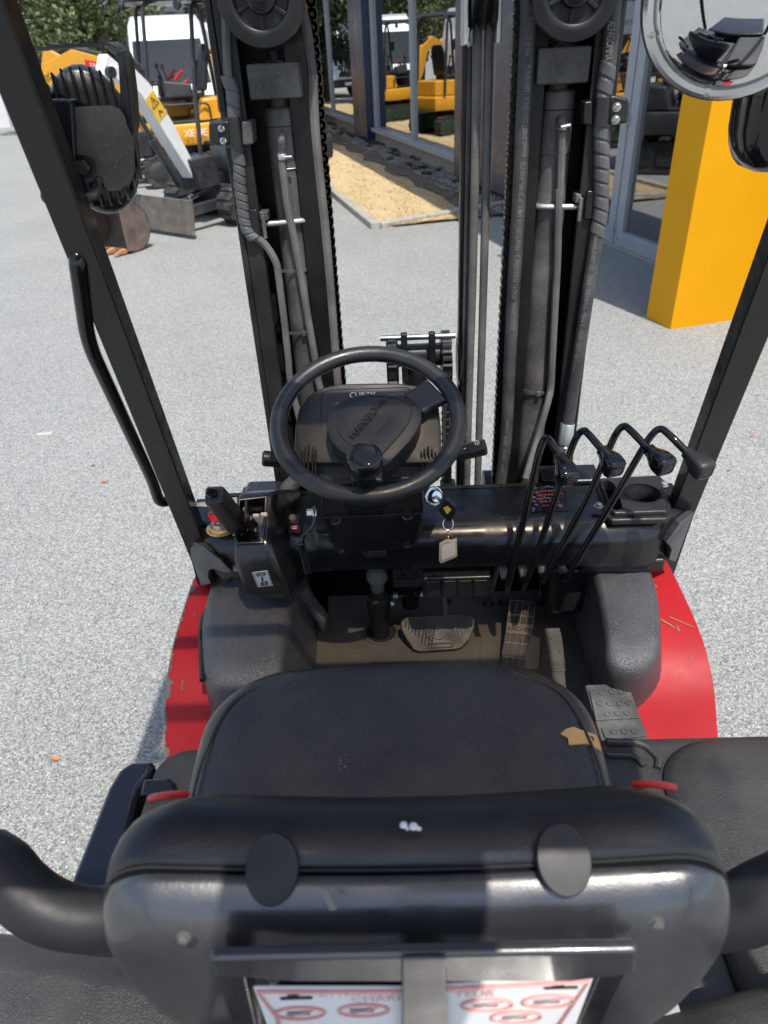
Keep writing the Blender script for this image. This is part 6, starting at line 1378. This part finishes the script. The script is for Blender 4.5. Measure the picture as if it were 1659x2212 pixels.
# steering shaft
ss = MB(); a0, a1, a2 = at(812, 1210, y=1.32), at(818, 1300, y=1.36), at(822, 1372, z=.715)
ss.lathe(a0, (a2-a0), [(.020, 0), (.022, .015), (.014, .03), (.024, .045), (.026, .06), (.018, .075), (.016, .10)], 16)
so = ss.build('steering_shaft', M['cyl'], FK)
ax = (a2-at(814, 1250, y=1.345)).normalized(); t0_ = at(814, 1250, y=1.345); L_ = (a2-t0_).length
MB().lathe(t0_, ax, [(.018, 0), (.018, L_*.30), (.027, L_*.32), (.029, L_*.38), (.029, L_*.52), (.0255, L_*.55), (.0255, L_*1.02)], 22).build('shaft_sleeve', M['mast'], so)
p = at(*z8(565, 400), y=1.34); MB().bolt(p, (1, -.2, 0), .006, .006).build('bolt', M['zinc'], so)
# brake master cylinder and push rods
bc_ = MB(); q = at(*z8(672, 250), y=1.42); bc_.box(q, (.085, .05, .022)); bo = bc_.build('brake_cylinder', M['cyl'], FK, bevel=.004)
MB().cyl(q-V3((0, 0, .01)), q-V3((0, 0, .09)), .026, .022, n=18).build('cylinder_body', M['mast'], bo)
MB().lathe(q+V3((0, 0, .011)), (0, 0, 1), [(.020, 0), (.020, .02), (.012, .022), (.012, .045)], 18).build('reservoir_neck', M['cyl'], bo)
r0, r1 = at(*z8(545, 358), y=1.40), at(*z8(860, 340), y=1.40); MB().cyl(r0, r1, .0035, n=8).build('push_rod', M['steel'], bo)
for q_ in (590, 750): p = at(*z8(q_, 355 if q_ == 590 else 346), y=1.40); MB().lathe(p-V3((.006, 0, 0)), (1, 0, 0), [(.009, 0), (.009, .012)], 6).build('rod_nut', M['zinc'], bo)
for q_ in ((795, 262), (300, 152), (622, 132)): MB().bolt(at(*z8(*q_), y=1.39), (0, -1, .2), .009, .008).build('bolt', M['zinc'], bo)
MB().bar(at(*z8(590, 130), y=1.39), at(*z8(585, 200), y=1.39), .022, .008).build('bracket', M['mast'], bo, bevel=.002)

# pedals
nB = V3((0, -.62, .78)).normalized(); pB = at(*z8(840, 580), y=1.315)
def onb(x, y, h=0): return hit(*z8(x, y), pB+nB*h, nB)
bo_ = [(640, 488), (660, 478), (990, 460), (1030, 468), (1058, 488), (1060, 540), (1030, 610), (985, 660), (950, 672), (730, 688), (695, 676), (650, 610), (620, 550), (618, 510)]
pt_ = [onb(*q) for q in bo_]; cB = sum(pt_, V3())/len(pt_)
bp_ = MB(); bp_.loft([[p-nB*.020 for p in pt_], [p-nB*.003 for p in pt_], [p+(cB-p)*.03 for p in pt_]]); bped = bp_.build('brake_pedal', M['pedal'], FK, bevel=.003)
rb_ = MB()
for k in range(9): rb_.tube([onb(655+22*k, 492-1*k, .0005), onb(640+19*k+8, 540+16*k if k < 5 else 600+8*k, .0005)], .0018, 5)
for k in range(9): rb_.tube([onb(1020-18*k, 478+1*k, .0005), onb(1045-14*k, 530+14*k if k < 5 else 590+8*k, .0005)], .0018, 5)
rb_.tube([onb(845+57*math.cos(R(a)), 560+50*math.sin(R(a)), .0005) for a in range(0, 360, 15)], .0022, 6, closed=True)
rb_.tube([onb(845+80*math.cos(R(a)), 560+70*math.sin(R(a)), .0005) for a in range(120, 250, 10)], .0018, 6); rb_.tube([onb(845+80*math.cos(R(a)), 560+70*math.sin(R(a)), .0005) for a in range(-70, 60, 10)], .0018, 6)
rb_.tube([onb(*q, .0005) for q in ((775, 665), (790, 640), (915, 635), (930, 658))], .0018, 6, closed=True); rb_.tube([onb(*q, .0005) for q in ((805, 497), (808, 482), (868, 478), (868, 494))], .0016, 6, closed=True)
rb_.build('pedal_tread', M['pedal'], bped)
MB().bar(onb(885, 470, -.012), at(*z8(872, 225), y=1.44), .012, .020).build('pedal_arm', M['cyl'], bped, bevel=.002)
nA = V3((0, -.42, .91)).normalized(); pA_ = at(*z8(1330, 500), z=.775)
def ona(x, y, h=0): return hit(*z8(x, y), pA_+nA*h, nA)
ac_ = [ona(*q) for q in ((1268, 372), (1345, 380), (1422, 396), (1402, 585), (1450, 600), (1440, 770), (1380, 860), (1200, 850), (1225, 690))]
ap = MB().prism(ac_, -nA*.010).build('accelerator_pedal', M['pedal_b'], FK, bevel=.002)
pads = []
def gridpads(x0, y0, dx, sk, rows, cols, w, hs):
    for r_ in range(rows):
        yy = y0+sum(hs[:r_])+8*r_
        for c_ in range(cols):
            xx = x0+dx*c_-sk*(yy-y0); MB().prism([ona(*q, .0) for q in ((xx, yy+c_*4), (xx+w, yy+4+c_*4), (xx+w-sk*hs[r_], yy+hs[r_]+c_*4), (xx-sk*hs[r_], yy+hs[r_]-4+c_*4))], nA*.0022).build('pedal_pad', M['plug'], ap, bevel=.0006, seg=1)
gridpads(1277, 384, 37, .16, 2, 4, 30, (78, 46)); gridpads(1240, 572, 38, .16, 3, 4, 31, (52, 78, 60))
p0_, p1_ = ona(1268, 548, .0002), ona(1392, 562, .0002); ex_ = (p1_-p0_).normalized(); text('pedal_name', 'JIACHEN', (p0_+p1_)/2, ex_, nA.cross(ex_), .0165, M['ink'], ap, depth=.0006)

# ================================================================ hydraulic levers
mid_sh = MB(); a0, a1 = at(1074, 1196, y=1.31), at(1232, 1180, y=1.31); mid_sh.cyl(a0, a1, .010, n=14)
shaft = mid_sh.build('lever_shaft', M['mast'], FK)
for u in (1098, 1140, 1180, 1232): p = a0.lerp(a1, (u-1074)/158); MB().lathe(p-V3((.003, 0, 0)), (1, 0, 0), [(.0125, 0), (.0125, .003)], 16).build('spacer_ring', M['zinc'], shaft)
LV = [([(75, 1180, 1.235), (130, 950, 1.233), (200, 700, 1.232), (258, 420, 1.235), (300, 235, 1.24), (332, 155, 1.245), (352, 150, 1.24), (390, 195, 1.215), (440, 285, 1.19)], (500, 425, 1.145), ((60, 1150), (30, 985))),
      ([(205, 1165, 1.235), (300, 900, 1.233), (430, 520, 1.233), (500, 285, 1.24), (545, 165, 1.245), (580, 112, 1.245), (612, 98, 1.24), (650, 135, 1.215), (738, 240, 1.19)], (820, 360, 1.145), ((190, 1135), (165, 975))),
      ([(330, 1140, 1.235), (450, 905, 1.233), (640, 560, 1.233), (770, 250, 1.24), (825, 130, 1.245), (860, 80, 1.245), (895, 68, 1.24), (940, 108, 1.215), (1060, 235, 1.19)], (1170, 345, 1.145), ((315, 1110), (300, 965))),
      ([(480, 1135, 1.235), (590, 950, 1.233), (800, 600, 1.233), (1000, 250, 1.24), (1060, 150, 1.245), (1110, 95, 1.245), (1150, 88, 1.24), (1210, 140, 1.215), (1325, 258, 1.19)], (1440, 372, 1.145), ((465, 1110), (430, 960)))]
syms = [((-.5, .6, -.5, -.6), (-.5, .6, .1, .6), (-.5, -.6, .1, -.6), (.3, .5, .3, .1), (.3, -.5, .3, -.1)), ((-.6, -.5, .0, -.7), (-.6, .5, .2, -.1), (-.2, .7, .6, .2), (.0, .1, .6, -.5)), ((-.6, -.6, .4, -.6), (-.6, .1, -.6, -.6), (-.2, .2, .5, .2), (.3, .7, .3, -.3), (-.1, .6, .5, .6)), ()]
for i, (path, kn, low_) in enumerate(LV):
    pts = [at(*zl(x, y), y=yy) for x, y, yy in path]
    base = at(*zl(*low_[1]), y=1.31); kc = at(*zl(kn[0], kn[1]), y=kn[2])
    lo_lab = ['first', 'second', 'third', 'fourth'][i]+' hydraulic lever counted from the steering wheel'
    lv = MB().tube(fillet([base, at(*zl(*low_[0]), y=1.25)]+[pts[0]]+pts[1:], .02, 3), .0072, 12).build('hydraulic_lever', M['gloss'], FK, label=lo_lab)
    MB().cyl(base, base.lerp(pts[0], .75), .0105, .0085, n=12).build('lever_root', M['cyl'], lv)
    ax = (kc-pts[-1]); L_ = ax.length; ax.normalize(); nrm = (CAM_POS-kc).normalized()
    # knob: narrow neck swelling to a square head whose end faces the driver
    e1 = (_rt-ax*_rt.dot(ax)).normalized(); e2 = ax.cross(e1)
    q0_ = pts[-1]-ax*.004
    kb_ = MB(); kb_.loft([[q0_+ax*(L_*t)+e1*a*k+e2*b_*k for a, b_ in rrect(1, 1, .22, 3)] for t, k in ((0, .019), (.25, .021), (.62, .034), (.8, .0375), (1.08, .0385), (1.2, .036), (1.26, .029))])
    kbo = kb_.build('lever_knob', M['gloss'] if i < 3 else M['plastic'], lv, sharp=70, bevel=0)
    fc_ = q0_+ax*L_*1.262
    rr_ = MB(); rr_.tube([fc_+e1*a+e2*b_ for a, b_ in rrect(.025, .027, .006, 3)], .0009, 5, closed=True)
    ux, uy = e1, (e2 if e2.dot(_up) > 0 else -e2)
    for (a, b_, c_, d_) in syms[i]: rr_.tube([fc_+ux*a*.011+uy*b_*.011, fc_+ux*c_*.011+uy*d_*.011], .0010, 5)
    rr_.build('knob_symbol', M['shell'], kbo)
# rods down to the valve
for (u0, v0, u1, v1) in ((1078, 1215, 1053, 1308), (1110, 1215, 1090, 1306), (1142, 1212, 1128, 1300), (1186, 1205, 1164, 1302)):
    MB().cyl(at(u0, v0, y=1.33), at(u1, v1, z=.722), .0068, n=10).build('valve_rod', M['cyl'], shaft)

# cup holder and tray on the beam
bt = [at(*zl(*q), z=1.112) for q in ((705, 432), (735, 425), (1130, 405), (1165, 440), (1215, 640), (1210, 690), (1180, 708), (800, 718), (765, 690), (690, 455))]
tr = MB().prism(bt, (0, 0, -.016)).build('cup_holder_tray', M['plastic'], dash, bevel=.005, seg=3)
bt2 = [at(*zl(*q), z=1.124) for q in ((712, 445), (740, 432), (1120, 412), (1150, 440), (1190, 630), (1180, 655), (820, 668), (790, 640))]
tr2 = MB().prism(bt2, (0, 0, -.012)).build('tray_top', M['plastic'], tr, bevel=.004, seg=3)
cc = at(*zl(1012, 532), z=1.1255); rx = (at(*zl(1142, 532), z=1.1255)-at(*zl(882, 532), z=1.1255)).length/2
MB().lathe((cc.x, cc.y, 1.1250), (0, 0, 1), [(rx*1.03, -.001), (rx*1.02, .001), (rx*.97, .0008)], 40, caps=False).build('cup_rim', M['plastic'], tr2)
for o_ in (tr, tr2, dash): cut(o_, MB().cyl((cc.x, cc.y, 1.04), (cc.x, cc.y, 1.16), rx, n=40))
MB().lathe((cc.x, cc.y, 1.1245), (0, 0, 1), [(rx*.999, 0), (rx*.99, -.012), (rx*.93, -.016), (rx*.90, -.070), (rx*.88, -.074), (rx*.3, -.0742)], 40, caps=False).build('cup_well', M['plastic'], tr2)
sl_ = [at(*zl(*q), z=1.1248) for q in ((738, 452), (775, 440), (822, 470), (872, 610), (872, 640), (835, 650), (805, 640), (745, 490))]; 
for o_ in (tr, tr2, dash): cut(o_, MB().prism([p-V3((0, 0, .07)) for p in sl_], (0, 0, .1)))
for q in ((708, 625), (1160, 480)): 
    p = at(*zl(*q), z=1.117); MB().bolt(p, (0, 0, 1), .0075, .006).build('tray_bolt', M['zinc'], tr)
# inspection sticker
i4 = [at(*zl(*q), z=1.1012) for q in ((262, 492), (470, 478), (505, 655), (247, 662))]
stk = MB().prism(i4, (0, 0, .0007)).build('inspection_sticker', M['navy'], dash, label='dark sticker with orange print, its top edge worn off')
ex_ = (i4[1]-i4[0]).normalized(); ey_ = V3((0, 0, 1)).cross(ex_)
for body, x, y, sz, mk in (('CONTRÔLE', 350, 521, .0118, 'orange_p'), ('TECHNIQUE', 372, 545, .0112, 'orange_p'), ('VERIFICATION ANNUELLE', 365, 570, .0052, 'orange_p'), ('06 06 72', 345, 592, .0082, 'orange_p'), ('PROCHAINE VISITE', 390, 618, .0056, 'orange_p'), ('.. .. ..', 375, 648, .0070, 'orange_p')):
    text('sticker_text', body, at(*zl(x, y), z=1.1021), ex_, ey_, sz, M[mk], stk)
wp = MB(); rn = random.Random(9)
for k in range(46):
    t = rn.random(); 
    if k < 22: q = i4[0].lerp(i4[1], t)-ey_*abs(rn.gauss(0, .006))
    elif k < 34: q = i4[0].lerp(i4[3], t)+ex_*abs(rn.gauss(0, .005))
    else: q = i4[0].lerp(i4[2], .62+.1*rn.gauss(0, 1))+ex_*rn.gauss(0, .006)
    w = rn.uniform(.002, .006); wp.poly([V3((q.x, q.y, 1.1024))+ex_*w*math.cos(a+rn.random())*rn.uniform(.5, 1)+ey_*w*math.sin(a)*rn.uniform(.5, 1) for a in (0, 1, 2, 3, 4, 5)])
wp.build('worn_patch', M['print_g'], stk, smooth=False)

# ================================================================ loose things
key = thing('ignition_key', 'ignition key with black and yellow fob and a clear square tag hanging from its ring', 'key', tuple(ic))
kf = [at(*q, y=1.20) for q in ((958, 1080), (966, 1078), (986, 1096), (987, 1106), (976, 1126), (967, 1128), (948, 1108), (947, 1100))]
MB().prism(kf, (0, .009, .004)).build('key_fob', M['plastic_s'], key, bevel=.003)
MB().prism([at(*q, y=1.199) for q in ((957, 1098), (967, 1094), (975, 1102), (966, 1112))], (0, .002, .001)).build('yellow_inset', M['yellow_p'], key, bevel=.001)
MB().cyl(ic+icn*.012, at(960, 1090, y=1.208), .0035, n=8).build('key_blade', M['steel'], key)
rc_ = at(968, 1132, y=1.20); e2_ = V3((0, .35, 1)).normalized(); MB().tube([rc_+V3((1, 0, 0))*.0105*math.cos(R(a))+e2_*.0135*math.sin(R(a)) for a in range(0, 360, 20)], .0011, 6, closed=True).build('key_ring', M['steel'], key)
lkc = MB()
for k in range(4): p = at(968.5, 1148+7*k, y=1.20); lkc.tube([p+V3((.0025*math.cos(R(a))*(1 if k % 2 else .4), .0025*math.cos(R(a))*(.4 if k % 2 else 1), .0042*math.sin(R(a)))) for a in range(0, 360, 45)], .0007, 5, closed=True)
lkc.build('key_chain', M['steel'], key)
tg = [at(*q, y=1.198) for q in ((949, 1177), (968, 1166), (974, 1170), (987, 1166), (988, 1202), (984, 1205), (953, 1218), (948, 1213))]
MB().prism(tg, (0, .006, .001)).build('tag_frame', mat('clear_tan_plastic', (.42, .34, .26), .3), key, bevel=.0015)
MB().prism([at(*q, y=1.1968) for q in ((954, 1180), (983, 1171), (984, 1199), (954, 1211))], (0, .001, 0)).build('tag_insert', mat('blotched_paper', (.55, .50, .46), .7, vary=.15), key)
pt = thing('paper_tag', 'cream paper tag wired to the foot of the left grab handle', 'tag', tuple(at(425, 1090, y=1.30)))
MB().sheet([[at(*q, y=yy) for q, yy in (((398, 1091), 1.335), ((470, 1079), 1.32), ((512, 1074), 1.315))], [at(*q, y=yy) for q, yy in (((402, 1093), 1.32), ((450, 1094), 1.29), ((512, 1090), 1.29))]]).build('tag_paper', M['cream'], pt, solid=.0012)
wr = MB()
for P_ in ([(345, 1088), (365, 1072), (385, 1080), (405, 1092)], [(352, 1078), (372, 1082), (392, 1085), (412, 1090)], [(366, 1085), (384, 1075), (404, 1076)], [(370, 1078), (390, 1089), (405, 1087)]):
    wr.tube(curve([at(u, v, y=1.365-.0004*(u-345)) for u, v in P_], 5), .0009, 5)
wr.build('tag_wire', M['zinc'], pt)
# printed safety sheet in the seat pocket
M['red_s2'] = mat('faded_red_print', (.66, .30, .27), .6); M['ink2'] = mat('faded_grey_print', (.22, .22, .24), .6)
sh_ = thing('safety_sheet', 'white safety notice with red border tucked behind the backrest pocket', 'notice', tuple(onsh(900, 2150)))
def ons(u, v, h=0): return at(u, v, y=.2405-h)
MB().prism([ons(548, 2134), ons(868, 2134), ons(1282, 2110), ons(1200, 2330), ons(620, 2330)], (0, .0015, 0)).build('sheet_paper', M['white'], sh_)
bd = MB(); bd.tube([ons(*q, .0012) for q in ((620, 2330), (600, 2200), (556, 2142), (870, 2142), (1272, 2119), (1200, 2225), (1170, 2330))], .0016, 5); bd.build('red_border', M['red_s2'], sh_)
exs = (ons(1200, 2120)-ons(600, 2139)).normalized(); eys = V3((0, 0, 1))
for body, u, v, sz in (('SÉCURITÉ', 1000, 2136, .011), ('ATTENTION', 770, 2146, .010), ('CHARI', 812, 2158, .0125), ('TEUR', 1025, 2147, .0125)):
    text('notice_text', body, ons(u, v, .0014), exs, eys, sz, M['red_s2'], sh_)
for u, v in ((648, 2190), (785, 2184), (1052, 2172), (1185, 2164), (1115, 2198)):
    c_ = ons(u, v, .0014); o_ = MB(); o_.tube([c_+exs*.019*math.cos(R(a))+eys*.010*math.sin(R(a)) for a in range(0, 360, 20)], .0010, 5, closed=True); o_.tube([c_-exs*.012-eys*.006, c_+exs*.012+eys*.006], .0007, 5); o_.build('prohibition_sign', M['red_s2'], sh_)
    q_ = MB(); q_.bar(c_-exs*.010, c_+exs*.008, .004, .0006, (0, 0, 1)); q_.build('sign_pictogram', M['ink2'], sh_)
for u, v in ((640, 2157), (1212, 2134)):
    c_ = ons(u, v, .0012); q_ = MB(); q_.bar(c_-exs*.012, c_+exs*.012, .003, .0006, (0, 0, 1)); q_.bar(c_-exs*.006+eys*.003, c_+exs*.002+eys*.003, .004, .0006, (0, 0, 1)); q_.build('truck_pictogram', M['ink'], sh_)
# dry leaves and a splinter on the stones
M['dleaf'] = mat('dry_leaf', (.42, .17, .06), .7, vary=.3)
lf = [(690, 752), (398, 1039), (226, 1041), (345, 845), (400, 808-0), (120, 1640), (130, 1895), (1625, 940), (1590, 1740), (1598, 1755), (1575, 1015), (430, 518), (805, 730), (200, 1005), (730, 470), (745, 480), (760, 490), (738, 478)]
lm_ = bpy.data.meshes.new('dry_leaf')
lbm = MB(); rows = [[V3((a, b_*w, .006*abs(b_)+.006*math.sin(a*60))) for b_ in (-1, 0, 1)] for a, w in ((-.028, .001), (-.015, .012), (0, .016), (.015, .011), (.028, .001))]; lbm.sheet(rows); lm_ = lbm.mesh('dry_leaf'); lm_.materials.append(M['dleaf'])
for i, (u, v) in enumerate(lf):
    p = at(u, v, z=.006)
    o = bpy.data.objects.new('fallen_leaf', lm_); COL.objects.link(o); o.location = p; o.rotation_euler = (0, 0, i*1.9); k = .38+.12*(i % 3)
    o.scale = (k, k, k); tag(o, 'small dry orange leaf lying on the pale chippings', 'leaf', 'dry leaves scattered on the chippings')
sp_ = MB(); a_, b_ = at(80, 938, z=.006), at(112, 935, z=.006); sp_.bar(a_, b_, .012, .004, (0, 0, 1)); so_ = sp_.build('wood_splinter', M['cream']); tag(so_, 'pale wood splinter lying on the chippings left of the guard pillar', 'splinter')
